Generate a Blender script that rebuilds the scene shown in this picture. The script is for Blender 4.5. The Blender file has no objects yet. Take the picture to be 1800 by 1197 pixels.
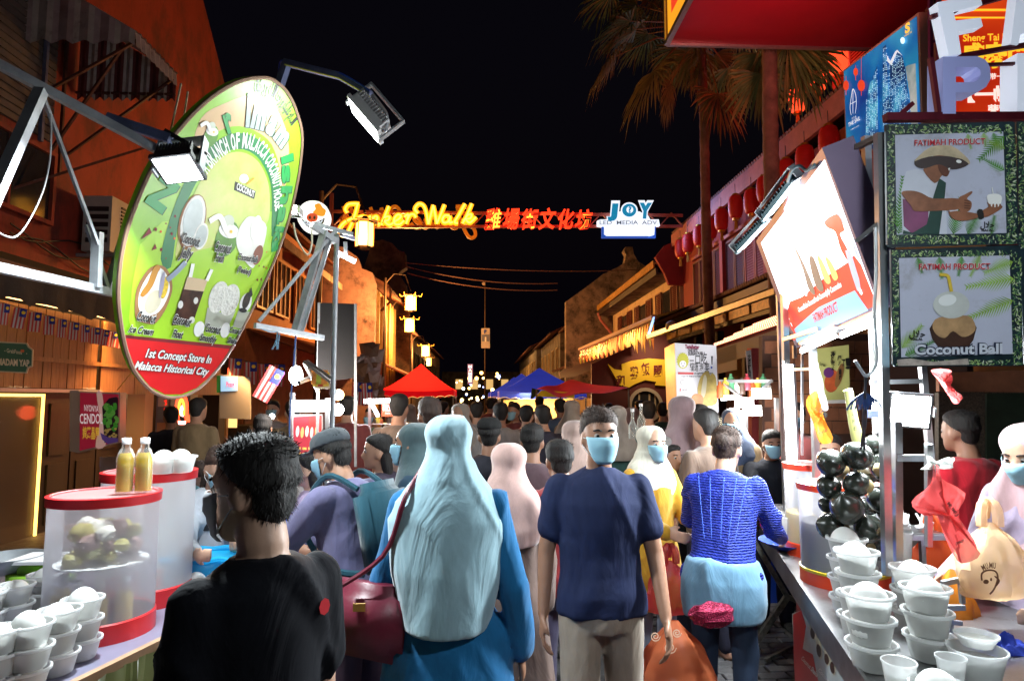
import bpy, bmesh, math, random
import numpy as np
from mathutils import Vector, Matrix, noise
random.seed(7)
sc = bpy.context.scene
COL = sc.collection
R = math.radians
# ------------------------------------------------------------------ camera
EYE = Vector((0, 0, 1.68)); FPX = 1150.0; PITCH = math.atan(101.5/1150); YAW = R(-2.5)
cam = bpy.data.objects.new('camera', bpy.data.cameras.new('camera'))
COL.objects.link(cam); sc.camera = cam
cam.location = EYE; cam.rotation_euler = (math.pi/2 + PITCH, 0, YAW)
cam.data.sensor_width = 36; cam.data.lens = 36*FPX/1800; cam.data.clip_end = 600; cam.data.clip_start = 0.05
CR = Matrix.Rotation(YAW, 3, 'Z') @ Matrix.Rotation(math.pi/2 + PITCH, 3, 'X')
RT, UP, FW = CR @ Vector((1, 0, 0)), CR @ Vector((0, 1, 0)), CR @ Vector((0, 0, -1))
def ray(x, y): return FW + RT*((x-900)/FPX) + UP*((598.5-y)/FPX)
def at(x, y, Y): r = ray(x, y); return EYE + r*(Y/r.y)          # point of the scene Y metres up the street
def atx(x, y, X): r = ray(x, y); return EYE + r*(X/r.x)
def onz(x, y, z): r = ray(x, y); return EYE + r*((z-EYE.z)/r.z)
def dep(x, y, d): return EYE + ray(x, y)*d
# ------------------------------------------------------------------ world: clear night
w = bpy.data.worlds.new("World"); sc.world = w; w.use_nodes = True
nt = w.node_tree; bg = nt.nodes['Background']
sky = nt.nodes.new('ShaderNodeTexSky'); sky.sky_type = 'NISHITA'; sky.sun_disc = False
sky.sun_elevation = R(-4); sky.sun_rotation = R(200)
add = nt.nodes.new('ShaderNodeVectorMath'); add.operation = 'ADD'; add.inputs[1].default_value = (.02, .014, .034)
nt.links.new(sky.outputs[0], add.inputs[0]); nt.links.new(add.outputs[0], bg.inputs[0])
bg.inputs[1].default_value = 0.06
sc.view_settings.view_transform = 'Standard'; sc.view_settings.look = 'None'
sc.view_settings.exposure = 0.0; sc.view_settings.gamma = 1.0; sc.view_settings.use_curve_mapping = False
sc.render.engine = 'CYCLES'; sc.cycles.use_denoising = True
sc.cycles.max_bounces = 7; sc.cycles.diffuse_bounces = 3; sc.cycles.glossy_bounces = 3
sc.cycles.transparent_max_bounces = 14; sc.cycles.transmission_bounces = 5
sc.cycles.sample_clamp_indirect = 4; sc.cycles.caustics_reflective = False; sc.cycles.caustics_refractive = False
# ------------------------------------------------------------------ materials
MC = {}
def mat(key, col=(.5, .5, .5), rough=.6, metal=0, var=0., vs=6., dirt=None, ds=2.5, dth=.55, bump=0., bs=30., stretch=(1, 1, 1),
        emis=0., ecol=None, alpha=1., spec=.5, sheen=0, coat=0, noshadow=False, trans=0., samp=True):
    if key in MC: return MC[key]
    m = bpy.data.materials.new(key); m.use_nodes = True; t = m.node_tree
    b = t.nodes['Principled BSDF']; L = t.links.new
    b.inputs['Roughness'].default_value = rough; b.inputs['Metallic'].default_value = metal
    b.inputs['Base Color'].default_value = (*col, 1); b.inputs['Specular IOR Level'].default_value = spec
    if sheen: b.inputs['Sheen Weight'].default_value = sheen
    if coat: b.inputs['Coat Weight'].default_value = coat
    if trans: b.inputs['Transmission Weight'].default_value = trans
    if var or dirt or bump:
        tc = t.nodes.new('ShaderNodeTexCoord'); mp = t.nodes.new('ShaderNodeMapping'); mp.inputs['Scale'].default_value = stretch
        L(tc.outputs['Object'], mp.inputs[0])
        out = None
        if var:
            n = t.nodes.new('ShaderNodeTexNoise'); n.inputs['Scale'].default_value = vs; n.inputs['Detail'].default_value = 6
            n.inputs['Roughness'].default_value = .65; L(mp.outputs[0], n.inputs[0])
            cr = t.nodes.new('ShaderNodeValToRGB'); e = cr.color_ramp.elements
            e[0].position = .3; e[1].position = .7
            e[0].color = (*[max(0, c*(1-var)) for c in col], 1); e[1].color = (*[min(1, c*(1+var*.7)) for c in col], 1)
            L(n.outputs[0], cr.inputs[0]); out = cr.outputs[0]
        if dirt:
            n2 = t.nodes.new('ShaderNodeTexNoise'); n2.inputs['Scale'].default_value = ds; n2.inputs['Detail'].default_value = 9
            n2.inputs['Roughness'].default_value = .75; L(mp.outputs[0], n2.inputs[0])
            r2 = t.nodes.new('ShaderNodeValToRGB'); r2.color_ramp.elements[0].position = dth-.06; r2.color_ramp.elements[1].position = dth+.12
            L(n2.outputs[0], r2.inputs[0])
            mx = t.nodes.new('ShaderNodeMix'); mx.data_type = 'RGBA'
            L(r2.outputs[0], mx.inputs[0])
            if out: L(out, mx.inputs[6])
            else: mx.inputs[6].default_value = (*col, 1)
            mx.inputs[7].default_value = (*dirt, 1); out = mx.outputs[2]
        if out: L(out, b.inputs['Base Color'])
        if bump:
            n3 = t.nodes.new('ShaderNodeTexNoise'); n3.inputs['Scale'].default_value = bs; n3.inputs['Detail'].default_value = 4
            L(mp.outputs[0], n3.inputs[0]); bp = t.nodes.new('ShaderNodeBump'); bp.inputs['Strength'].default_value = bump
            bp.inputs['Distance'].default_value = .01; L(n3.outputs[0], bp.inputs['Height']); L(bp.outputs[0], b.inputs['Normal'])
    if emis:
        b.inputs['Emission Color'].default_value = (*(ecol or col), 1); b.inputs['Emission Strength'].default_value = emis
        if not samp: m.cycles.emission_sampling = 'NONE'
    if alpha < 1: b.inputs['Alpha'].default_value = alpha
    MC[key] = m; return m
def film(key, col, amt, rough=.2):            # thin frosted or clear plastic: part of the light passes straight through
    if key in MC: return MC[key]
    m = bpy.data.materials.new(key); m.use_nodes = True; t = m.node_tree; b = t.nodes['Principled BSDF']
    b.inputs['Base Color'].default_value = (*col, 1); b.inputs['Roughness'].default_value = rough
    tr = t.nodes.new('ShaderNodeBsdfTransparent'); tl = t.nodes.new('ShaderNodeBsdfTranslucent'); tl.inputs[0].default_value = (*col, 1)
    m1 = t.nodes.new('ShaderNodeMixShader'); m1.inputs[0].default_value = .35
    m2 = t.nodes.new('ShaderNodeMixShader')
    fr = t.nodes.new('ShaderNodeFresnel'); fr.inputs[0].default_value = 1.4
    mr = t.nodes.new('ShaderNodeMapRange'); mr.inputs['To Min'].default_value = amt; mr.inputs['To Max'].default_value = min(1, amt+.5)
    t.links.new(fr.outputs[0], mr.inputs[0])
    t.links.new(b.outputs[0], m1.inputs[1]); t.links.new(tl.outputs[0], m1.inputs[2])
    t.links.new(tr.outputs[0], m2.inputs[1]); t.links.new(m1.outputs[0], m2.inputs[2]); t.links.new(mr.outputs[0], m2.inputs[0])
    t.links.new(m2.outputs[0], t.nodes['Material Output'].inputs[0])
    MC[key] = m; return m
def glow(key, col, s, samp=False): return mat(key, tuple(c*.5 for c in col), .5, emis=s, ecol=col, samp=samp)
# ------------------------------------------------------------------ mesh collecting
class MB:
    def __init__(s): s.v = []; s.f = []; s.mi = []; s.cur = 0
    def quad(s, *p): s.face(p)
    def face(s, pts):
        i = len(s.v); s.v += [tuple(p) for p in pts]; s.f.append(tuple(range(i, i+len(pts)))); s.mi.append(s.cur); return s
    def add(s, vs, fs):
        i = len(s.v); s.v += [tuple(p) for p in vs]
        for f in fs: s.f.append(tuple(i+k for k in f)); s.mi.append(s.cur)
        return s
    def box(s, a, b, M=None):
        x0, y0, z0 = a; x1, y1, z1 = b
        vs = [Vector(p) for p in ((x0, y0, z0), (x1, y0, z0), (x1, y1, z0), (x0, y1, z0), (x0, y0, z1), (x1, y0, z1), (x1, y1, z1), (x0, y1, z1))]
        if M: vs = [M @ v for v in vs]
        return s.add(vs, [(0, 3, 2, 1), (4, 5, 6, 7), (0, 1, 5, 4), (1, 2, 6, 5), (2, 3, 7, 6), (3, 0, 4, 7)])
    def bar(s, p, q, w=.03, h=None, up=(0, 0, 1)):
        p = Vector(p); q = Vector(q); h = h or w; d = (q-p).normalized(); up = Vector(up)
        if abs(d.dot(up)) > .98: up = Vector((0, 1, 0))
        u = d.cross(up).normalized(); v = u.cross(d); u *= w/2; v *= h/2
        vs = [p-u-v, p+u-v, p+u+v, p-u+v, q-u-v, q+u-v, q+u+v, q-u+v]
        return s.add(vs, [(0, 3, 2, 1), (4, 5, 6, 7), (0, 1, 5, 4), (1, 2, 6, 5), (2, 3, 7, 6), (3, 0, 4, 7)])
    def tube(s, pts, r=.01, n=8, cap=True):
        pts = [Vector(p) for p in pts]; rs = r if isinstance(r, (list, tuple)) else [r]*len(pts)
        vs = []; fs = []; u = None
        for i, p in enumerate(pts):
            d = (pts[min(i+1, len(pts)-1)] - pts[max(i-1, 0)]).normalized()
            if u is None: u = d.orthogonal().normalized()
            else: u = (u - d*u.dot(d)).normalized()
            v = d.cross(u)
            for k in range(n):
                a = 2*math.pi*k/n; vs.append(p + (u*math.cos(a)+v*math.sin(a))*rs[i])
        for i in range(len(pts)-1):
            for k in range(n): fs.append((i*n+k, i*n+(k+1) % n, (i+1)*n+(k+1) % n, (i+1)*n+k))
        if cap: fs.append(tuple(range(n-1, -1, -1))); fs.append(tuple((len(pts)-1)*n+k for k in range(n)))
        return s.add(vs, fs)
    def lathe(s, prof, c=(0, 0, 0), n=24, M=None, jit=None):
        c = Vector(c); vs = []; fs = []
        for (r, z) in prof:
            for k in range(n):
                a = 2*math.pi*k/n; p = Vector((r*math.cos(a), r*math.sin(a), z))
                if M: p = M @ p
                vs.append(c+p)
        for i in range(len(prof)-1):
            for k in range(n): fs.append((i*n+k, i*n+(k+1) % n, (i+1)*n+(k+1) % n, (i+1)*n+k))
        return s.add(vs, fs)
    def ball(s, c, r, n=12, sc_=(1, 1, 1), jit=0):
        prof = [(math.sin(math.pi*i/n), -math.cos(math.pi*i/n)) for i in range(n+1)]
        c = Vector(c); vs = []; fs = []; m = n*2
        for (rr, z) in prof:
            for k in range(m):
                a = 2*math.pi*k/m; d = Vector((rr*math.cos(a), rr*math.sin(a), z))
                q = 1 + (noise.noise(d*2.2 + c*9)*jit if jit else 0)
                vs.append(c + Vector((d.x*sc_[0], d.y*sc_[1], d.z*sc_[2]))*r*q)
        for i in range(n):
            for k in range(m): fs.append((i*m+k, i*m+(k+1) % m, (i+1)*m+(k+1) % m, (i+1)*m+k))
        return s.add(vs, fs)
    def prism(s, pts, off):
        pts = [Vector(p) for p in pts]; n = len(pts); off = Vector(off)
        s.add(pts+[p+off for p in pts], [tuple(range(n-1, -1, -1)), tuple(range(n, 2*n))]+[(i, (i+1) % n, n+(i+1) % n, n+i) for i in range(n)])
        return s
    def mesh(s, name, mats, smooth=False):
        me = bpy.data.meshes.new(name); me.from_pydata(s.v, [], s.f)
        for m in (mats if isinstance(mats, (list, tuple)) else [mats]): me.materials.append(m)
        me.polygons.foreach_set('material_index', s.mi)
        if smooth: me.polygons.foreach_set('use_smooth', [True]*len(s.f))
        me.update(); return me
    def build(s, name, mats, parent=None, smooth=False, fix=True):
        me = s.mesh(name, mats, smooth)
        if fix:
            b = bmesh.new(); b.from_mesh(me); bmesh.ops.recalc_face_normals(b, faces=b.faces); b.to_mesh(me); b.free()
        if smooth: autosmooth(me)
        return link(name, me, parent)
def autosmooth(me, ang=40):
    me.set_sharp_from_angle(angle=R(ang))
def wm(o): return o.matrix_basis.copy() if o.parent is None else wm(o.parent) @ o.matrix_parent_inverse @ o.matrix_basis
def link(name, me, parent=None):
    o = bpy.data.objects.new(name, me); COL.objects.link(o)
    if parent: o.parent = parent; o.matrix_parent_inverse = wm(parent).inverted()
    return o
def tag(o, label=None, cat=None, group=None, kind=None):
    if label: o['label'] = label
    if cat: o['category'] = cat
    if group: o['group'] = group
    if kind: o['kind'] = kind
    return o
def thing(name, label, cat, loc=(0, 0, 0), group=None, rz=0):
    o = bpy.data.objects.new(name, None); COL.objects.link(o); o.location = loc; o.rotation_euler = (0, 0, rz)
    o.matrix_basis = Matrix.Translation(Vector(loc)) @ Matrix.Rotation(rz, 4, 'Z')
    o.empty_display_size = .1
    return tag(o, label, cat, group)
def copy_tree(o, M=None, label=None, group=None):
    r = o.copy(); COL.objects.link(r)
    if M is not None: r.matrix_basis = M
    for ch in o.children:
        c = ch.copy(); COL.objects.link(c); c.parent = r
        for g in ch.children:
            d = g.copy(); COL.objects.link(d); d.parent = c
    if label: r['label'] = label
    if group: r['group'] = group
    return r
def TM(loc, rz=0, s=1): return Matrix.Translation(Vector(loc)) @ Matrix.Rotation(rz, 4, 'Z') @ Matrix.Scale(s, 4)
def area(name, loc, to, size, power, col=(1, 1, 1), sy=None, parent=None, spread=180):
    l = bpy.data.lights.new(name, 'AREA'); l.energy = power; l.color = col; l.size = size; l.spread = R(spread)
    if sy: l.shape = 'RECTANGLE'; l.size_y = sy
    o = bpy.data.objects.new(name, l); COL.objects.link(o); loc = Vector(loc)
    M = Matrix.Translation(loc) @ (Vector(to)-loc).to_track_quat('-Z', 'Y').to_matrix().to_4x4()
    if parent: o.parent = parent; o.matrix_parent_inverse = parent.matrix_basis.inverted()
    o.matrix_basis = M; return o
def point(name, loc, power, col, r=.06, parent=None):
    l = bpy.data.lights.new(name, 'POINT'); l.energy = power; l.color = col; l.shadow_soft_size = r
    o = bpy.data.objects.new(name, l); COL.objects.link(o)
    if parent: o.parent = parent; o.matrix_parent_inverse = parent.matrix_basis.inverted()
    o.location = loc; return o
def crom(pts, k=6, closed=False):
    P = [np.array(p, float) for p in pts]; n = len(P); out = []
    rng = range(n) if closed else range(n-1)
    for i in rng:
        g = (lambda j: P[j % n]) if closed else (lambda j: P[max(0, min(n-1, j))])
        p0, p1, p2, p3 = g(i-1), g(i), g(i+1), g(i+2)
        for s in range(k):
            t = s/k; out.append(.5*((2*p1)+(-p0+p2)*t+(2*p0-5*p1+4*p2-p3)*t*t+(-p0+3*p1-3*p2+p3)*t**3))
    if not closed: out.append(P[-1])
    return out
# ------------------------------------------------------------------ planes that carry print
def text_mesh(body, bold=0, shear=0, extrude=0, space=1):
    cu = bpy.data.curves.new('lettering', 'FONT'); cu.body = body; cu.size = 1; cu.offset = bold; cu.shear = shear
    cu.extrude = extrude; cu.space_character = space; cu.resolution_u = 3
    o = bpy.data.objects.new('lettering', cu); me = bpy.data.meshes.new_from_object(o)
    bpy.data.objects.remove(o); bpy.data.curves.remove(cu); return me
class Pl:
    def __init__(s, O, n, parent=None):
        s.O = Vector(O); s.n = Vector(n).normalized(); s.parent = parent
        if s.n.dot(EYE-s.O) < 0: s.n = -s.n
        s.u = Vector((0, 0, 1)).cross(s.n)
        s.u = s.u.normalized() if s.u.length > 1e-4 else Vector((1, 0, 0))
        s.v = s.n.cross(s.u); s.L = .0007 if (s.O-EYE).length < 5 else .002
    def p(s, x, y, lay=0):
        r = ray(x, y); return EYE + r*((s.O-EYE).dot(s.n)/r.dot(s.n)) + s.n*(lay*s.L)
    def shape(s, pts, m, lay=1, name='print', smooth=0, parent=None):
        if smooth: pts = crom(pts, smooth, True)
        b = MB().face([s.p(q[0], q[1], lay) for q in pts]); return b.build(name, m, parent or s.parent, fix=False)
    def slab(s, pts, m, th=.03, lay=0, name='board', smooth=0, parent=None):
        if smooth: pts = crom(pts, smooth, True)
        b = MB().prism([s.p(q[0], q[1], lay) for q in pts], -s.n*th); return b.build(name, m, parent or s.parent)
    def ell(s, cx, cy, rx, ry, m, lay=1, rot=0, name='print', k=20, parent=None):
        c, d = math.cos(R(rot)), math.sin(R(rot))
        pts = [(cx+rx*math.cos(a)*c-ry*math.sin(a)*d, cy+rx*math.cos(a)*d+ry*math.sin(a)*c) for a in [2*math.pi*i/k for i in range(k)]]
        return s.shape(pts, m, lay, name, parent=parent)
    def text(s, body, a, b, top, m, lay=3, bold=.01, shear=0, space=1, name='lettering', parent=None, ext=0, fit=True, capH=None):
        me = text_mesh(body, bold, shear, ext, space)
        n = len(me.vertices); co = np.empty(n*3); me.vertices.foreach_get('co', co); co = co.reshape(-1, 3)
        x0, x1 = co[:, 0].min(), co[:, 0].max()
        A = s.p(*a, lay); B = s.p(*b, lay); T = s.p(*top, lay)
        ch = capH or .7
        X = (B-A)/(x1-x0); Y = (T-A)/ch; Z = s.n*(1 if ext else 1)
        c2 = np.array(A) + np.outer(co[:, 0]-x0, np.array(X)) + np.outer(co[:, 1], np.array(Y)) + np.outer(co[:, 2], np.array(Z))
        me.vertices.foreach_set('co', c2.ravel()); me.materials.clear(); me.materials.append(m)
        me.polygons.foreach_set('material_index', [0]*len(me.polygons)); me.update()
        return link(name, me, parent or s.parent)
    def arc(s, body, path, h, m, lay=3, bold=.02, name='lettering', parent=None, gap=1.0, dx=0, dy=0):
        P = crom(path, 12); W = [s.p(q[0]+dx, q[1]+dy, lay) for q in P]
        L = [0]
        for i in range(1, len(W)): L.append(L[-1]+(W[i]-W[i-1]).length)
        tot = L[-1]; ws = [{'I': .35, 'l': .3, 'i': .3, ' ': .35, 'm': 1.25, 'M': 1.15, 'w': 1.2, 'O': 1.05, 'W': 1.3, 'r': .55}.get(c, .85) for c in body]
        su = sum(ws); t = 0; mb = MB()
        hs = h if isinstance(h, (list, tuple)) else [h, h]
        for c, wd in zip(body, ws):
            t0 = t/su*tot; t1 = (t+wd)/su*tot; t += wd
            if c == ' ': continue
            def pos(q):
                for i in range(1, len(L)):
                    if L[i] >= q-1e-6:
                        k = (q-L[i-1])/max(1e-9, L[i]-L[i-1]); return W[i-1].lerp(W[i], max(0, min(1, k)))
                return W[-1]
            A, B = pos(t0), pos(t1); me = text_mesh(c, bold); n = len(me.vertices)
            co = np.empty(n*3); me.vertices.foreach_get('co', co); co = co.reshape(-1, 3)
            x0, x1 = co[:, 0].min(), co[:, 0].max(); X = (B-A); Yd = s.n.cross(X).normalized()
            f = t0/tot; hh = hs[0]*(1-f)+hs[1]*f
            pts = [A + X*(.04+.9*((q[0]-x0)/(x1-x0)))*gap + Yd*(q[1]/.7*hh) for q in co]
            mb.add(pts, [tuple(pl.vertices) for pl in me.polygons]); bpy.data.meshes.remove(me)
        return mb.build(name, m, parent or s.parent, fix=False)
    def ribbon(s, pts, w, m, th=.02, lay=1, name='stroke', parent=None, k=6, mb=None, taper=True):
        own = mb is None; mb = mb or MB(); P = crom(pts, k); W = [s.p(q[0], q[1], lay) for q in P]; n = len(W); Lf = []; Rt = []
        for i in range(n):
            d = (W[min(i+1, n-1)]-W[max(i-1, 0)]).normalized(); q = s.n.cross(d).normalized()
            t = i/(n-1); ww = w/2*((.55+.45*min(1, min(t, 1-t)*6)) if taper else 1)
            Lf.append(W[i]+q*ww); Rt.append(W[i]-q*ww)
        for i in range(n-1): mb.prism([Lf[i], Lf[i+1], Rt[i+1], Rt[i]], -s.n*th)
        return mb.build(name, m, parent or s.parent) if own else mb
# ------------------------------------------------------------------ materials of the place
M = dict(
 asphalt=mat('asphalt', (.06, .058, .06), .7, var=.4, vs=9, bump=.5, bs=60),
 paver=mat('paver', (.13, .125, .13), .6, var=.35, vs=12, bump=.4, bs=70, dirt=(.05, .045, .045), ds=5),
 redwall=mat('red_render', (.31, .04, .022), .8, var=.25, vs=1.6, dirt=(.10, .025, .018), ds=1.3, dth=.53, bump=.3, bs=14, stretch=(1, 1, .5)),
 maroon=mat('maroon_render', (.26, .018, .02), .75, var=.2, vs=3, bump=.2, bs=20),
 pinkred=mat('rose_red_paint', (.38, .05, .055), .7, var=.2, vs=3, bump=.15),
 rose=mat('rose_fascia', (.42, .13, .13), .6, var=.2, vs=6, bump=.15),
 cream=mat('cream_render', (.55, .42, .26), .8, var=.2, vs=2.2, dirt=(.2, .14, .09), ds=1.5, dth=.6, bump=.2),
 peel=mat('peeling_pink_render', (.34, .19, .17), .85, var=.3, vs=2, dirt=(.045, .03, .03), ds=1.3, dth=.56, bump=.4, bs=9),
 greyr=mat('grey_render', (.2, .17, .15), .85, var=.35, vs=1.4, dirt=(.04, .035, .035), ds=1.8, dth=.52, bump=.3),
 wood=mat('varnished_wood', (.32, .14, .045), .5, var=.35, vs=5, stretch=(8, 8, .7), bump=.1, bs=9, coat=.15),
 woodd=mat('dark_wood', (.02, .011, .008), .55, var=.35, vs=6, stretch=(8, 8, .7), bump=.2),
 shut=mat('rose_shutter', (.40, .09, .07), .6, var=.15, vs=7),
 shutd=mat('dark_shutter', (.12, .025, .02), .6, var=.2, vs=7),
 tile=mat('clay_tile', (.17, .06, .04), .75, var=.4, vs=7, bump=.3),
 steel=mat('galvanised_steel', (.34, .36, .38), .42, .35, var=.25, vs=11, dirt=(.16, .13, .1), ds=14, dth=.66),
 bluesteel=mat('blue_grey_paint', (.12, .15, .28), .45, .3, var=.25, vs=12, dirt=(.15, .09, .05), ds=12, dth=.66),
 alu=mat('aluminium', (.6, .61, .63), .32, .9, var=.12, vs=15),
 rust=mat('brown_steel', (.09, .035, .03), .6, .4, var=.4, vs=12),
 black=mat('black_plastic', (.015, .015, .017), .45, var=.2, vs=9),
 dark=mat('dark_cloth', (.02, .018, .018), .9, var=.4, vs=6, bump=.3),
 white=mat('white_paint', (.78, .78, .78), .5, var=.06, vs=5),
 corr=mat('striped_tin', (.44, .42, .42), .5, .3, var=.25, vs=4, dirt=(.14, .1, .09), ds=5, dth=.6),
 corrm=mat('maroon_tin', (.12, .03, .035), .5, .3, var=.25, vs=4),
 glass=mat('window_glass', (.03, .03, .035), .08, spec=.8),
 red=mat('red_plastic', (.62, .02, .025), .35, var=.1, vs=8),
 blue=mat('blue_plastic', (.015, .06, .42), .35, var=.1, vs=8),
)
# ------------------------------------------------------------------ ground
def struct(o): o['kind'] = 'structure'; return o
struct(MB().box((-150, -60, -.3), (150, 400, -.02)).build('ground', M['asphalt']))
struct(MB().box((-3.2, -4, -.1), (3.1, 120, 0)).build('road', M['asphalt']))
lp = struct(MB().box((-5.6, -4, -.1), (-3.2, 120, .12)).build('pavement', M['paver']))
# paving stones on the right where the ground shows
pv = struct(MB().box((1.25, 2.6, -.05), (4.2, 8.2, .004)).build('paving', mat('paving_joint', (.035, .033, .035), .9)))
base = MB().box((-.094, -.044, -.02), (.094, .044, .016)).mesh('paving_stone', M['paver'])
b = bmesh.new(); b.from_mesh(base); bmesh.ops.bevel(b, geom=[e for e in b.edges if e.verts[0].co.z > 0 and e.verts[1].co.z > 0], offset=.005, segments=1, affect='EDGES'); b.to_mesh(base); b.free()
cnt = 0; far = MB()
for j in range(60):
    for i in range(16):
        x = 1.35 + i*.2 + (j % 2)*.1; y = 2.7 + j*.095
        z = .004 + random.uniform(-.002, .003)
        near = abs(x-2.0) < .85 and 3.2 < y < 6.2
        if near and cnt < 280:
            o = link('paving_stone', base, pv); o.matrix_basis = Matrix.Translation((x, y, z)) @ Matrix.Rotation(random.uniform(-.02, .02), 4, 'Z') @ Matrix.Rotation(random.uniform(-.01, .01), 4, 'X'); cnt += 1
        else: far.box((x-.094, y-.044, .004), (x+.094, y+.044, z+.014))
tag(far.build('paving_stone', M['paver'], pv), kind='stuff')
# ------------------------------------------------------------------ generic pieces for houses along the street
def corrugated(mb, p0, p1, dn, n=24, amp=.02):      # sheet from edge p0-p1 going down by dn, ribs across the edge
    p0, p1, dn = Vector(p0), Vector(p1), Vector(dn); nn = (p1-p0).cross(dn).normalized(); vs = []
    m = n*4
    for i in range(m+1):
        q = p0.lerp(p1, i/m) + nn*amp*math.sin(i/4*2*math.pi)
        vs += [q, q+dn]
    mb.add(vs, [(2*i, 2*i+1, 2*i+3, 2*i+2) for i in range(m)])
def tile_eave(mb, x, y0, y1, z, side, n, depth=1.6, rise=.75, r=.05):     # rolls of clay tile running up the slope
    for i in range(n):
        y = y0+(y1-y0)*(i+.5)/n
        mb.tube([(x, y, z), (x+side*depth, y, z+rise)], r, 6)
    mb.add([(x, y0, z-.02), (x, y1, z-.02), (x+side*depth, y1, z+rise-.02), (x+side*depth, y0, z+rise-.02)], [(0, 1, 2, 3)])
def louvre(X, y0, y1, z0, z1, side, m, parent, name='shutter', n=None, fr=.05):
    mb = MB(); t = .04*side
    a, b = sorted((X, X-t))
    for (u0, u1, w0, w1) in ((y0, y0+fr, z0, z1), (y1-fr, y1, z0, z1), (y0+fr, y1-fr, z0, z0+fr), (y0+fr, y1-fr, z1-fr, z1)): mb.box((a, u0, w0), (b, u1, w1))
    n = n or max(6, int((z1-z0)/.06))
    for i in range(n):
        z = z0+fr+(z1-z0-2*fr)*(i+.5)/n; h = (z1-z0)/n*.42
        mb.add([(X-t*.9, y0+fr, z-h), (X-t*.9, y1-fr, z-h), (X-t*.2, y1-fr, z+h), (X-t*.2, y0+fr, z+h)], [(0, 1, 2, 3)])
    return mb.build(name, m, parent)
def window(X, y0, y1, z0, z1, side, parent, fm, gm=None, bars=2):       # recessed pane in a frame, facing the street
    f = MB(); t = .07*side; a, b = sorted((X, X-t)); w = .06
    for (u0, u1, w0, w1) in ((y0, y0+w, z0, z1), (y1-w, y1, z0, z1), (y0+w, y1-w, z0, z0+w), (y0+w, y1-w, z1-w, z1)): f.box((a, u0, w0), (b, u1, w1))
    for i in range(1, bars):
        y = y0+(y1-y0)*i/bars; f.box((a, y-.02, z0+w), (b-.01, y+.02, z1-w))
    fo = f.build('window', fm, parent)
    MB().box((min(X-t*.3, X-t*.2), y0+w, z0+w), (max(X-t*.3, X-t*.2), y1-w, z1-w)).build('pane', gm or M['glass'], fo)
    return fo
# ------------------------------------------------------------------ LEFT: big red house
XL = -6.2
rh = thing('red_shophouse', 'tall orange red rendered house at the left with a tin canopy high on its wall', 'building', (XL, 2, 0))
MB().prism([(XL, 1.5, 3.0), (XL, 16.3, 3.0), (XL, 16.3, 8.2), (XL, 15.5, 8.96), (XL, 14.1, 10.3), (XL, 12, 12.2), (XL, 1.5, 12.2)], (-3.5, 0, 0)).build('wall', M['redwall'], rh)
MB().box((XL-.3, 1.5, 0), (XL-.05, 16.3, 3.0)).build('shop_front', M['woodd'], rh)
window(XL+.05, 7.6, 9.35, 4.1, 5.15, -1, rh, M['redwall'], bars=2)
for i in range(18): MB().box((XL+.02, 7.0, 5.3+i*.105), (XL+.06, 9.3, 5.3+i*.105+.085)).build('screen_slat', mat('grey_slats', (.085, .075, .075), .7, var=.3, vs=5), rh)
MB().bar((XL+.1, 9.42, 4.9), (XL+.1, 9.42, 7.4), .04).build('downpipe', M['rust'], rh)
MB().bar((XL+.1, 9.0, 5.2), (XL+.1, 9.0, 7.3), .05).build('downpipe', M['bluesteel'], rh)
xo = -4.72; ya_, y1 = 8.66, 9.85; zr = 7.5; zl = 6.62
cb = MB(); corrugated(cb, (XL+.02, y1, zr), (XL+.02, ya_, zr), (xo-XL, 0, zl-zr), 9, .018); cb.build('canopy', M['corr'], rh)
def end_panel(y, m1, m2, n, zb, xa=XL+.02, xb=None, nm='end_panel'):
    xb = xo if xb is None else xb
    for i in range(n):
        x0_ = xa+(xb-xa)*i/n; x1_ = xa+(xb-xa)*(i+1)/n; mb = MB(); zt = lambda x: zr+(zl-zr)*(x-XL)/(xo-XL)
        for k in range(4):
            u0 = x0_+(x1_-x0_)*k/4; u1 = x0_+(x1_-x0_)*(k+1)/4; w_ = (0, .02, 0, -.02, 0); s0 = .06*abs(math.sin(k/4*math.pi)); s1 = .06*abs(math.sin((k+1)/4*math.pi))
            mb.add([(u0, y+w_[k], zb+s0), (u1, y+w_[k+1], zb+s1), (u1, y+w_[k+1], zt(u1)), (u0, y+w_[k], zt(u0))], [(0, 1, 2, 3)])
        mb.build(nm, m1 if i % 2 else m2, rh)
end_panel(y1, M['corr'], M['corrm'], 11, 6.18)
end_panel(ya_, M['corr'], mat('faded_tin', (.36, .3, .32), .5, .3, var=.4, vs=3), 12, 6.42, xa=-8.0)
fv = MB(); corrugated(fv, (xo, ya_, zl), (xo, y1, zl), (0.02, 0, -.2), 9, .012); fv.build('valance', M['corr'], rh)
for (p, q) in (((XL, 8.75, 5.6), (xo, 8.75, 6.55)), ((XL, 9.75, 5.3), (xo, y1-.1, 6.5)), ((XL, y1, 6.3), (xo, y1, 6.3)), ((XL, 9.3, 5.1), (xo-.3, 8.9, 6.5)), ((XL+.05, 8.6, 4.4), (XL+.9, 10.2, 5.6))): MB().bar(p, q, .035).build('bracket', M['rust'], rh)
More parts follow.
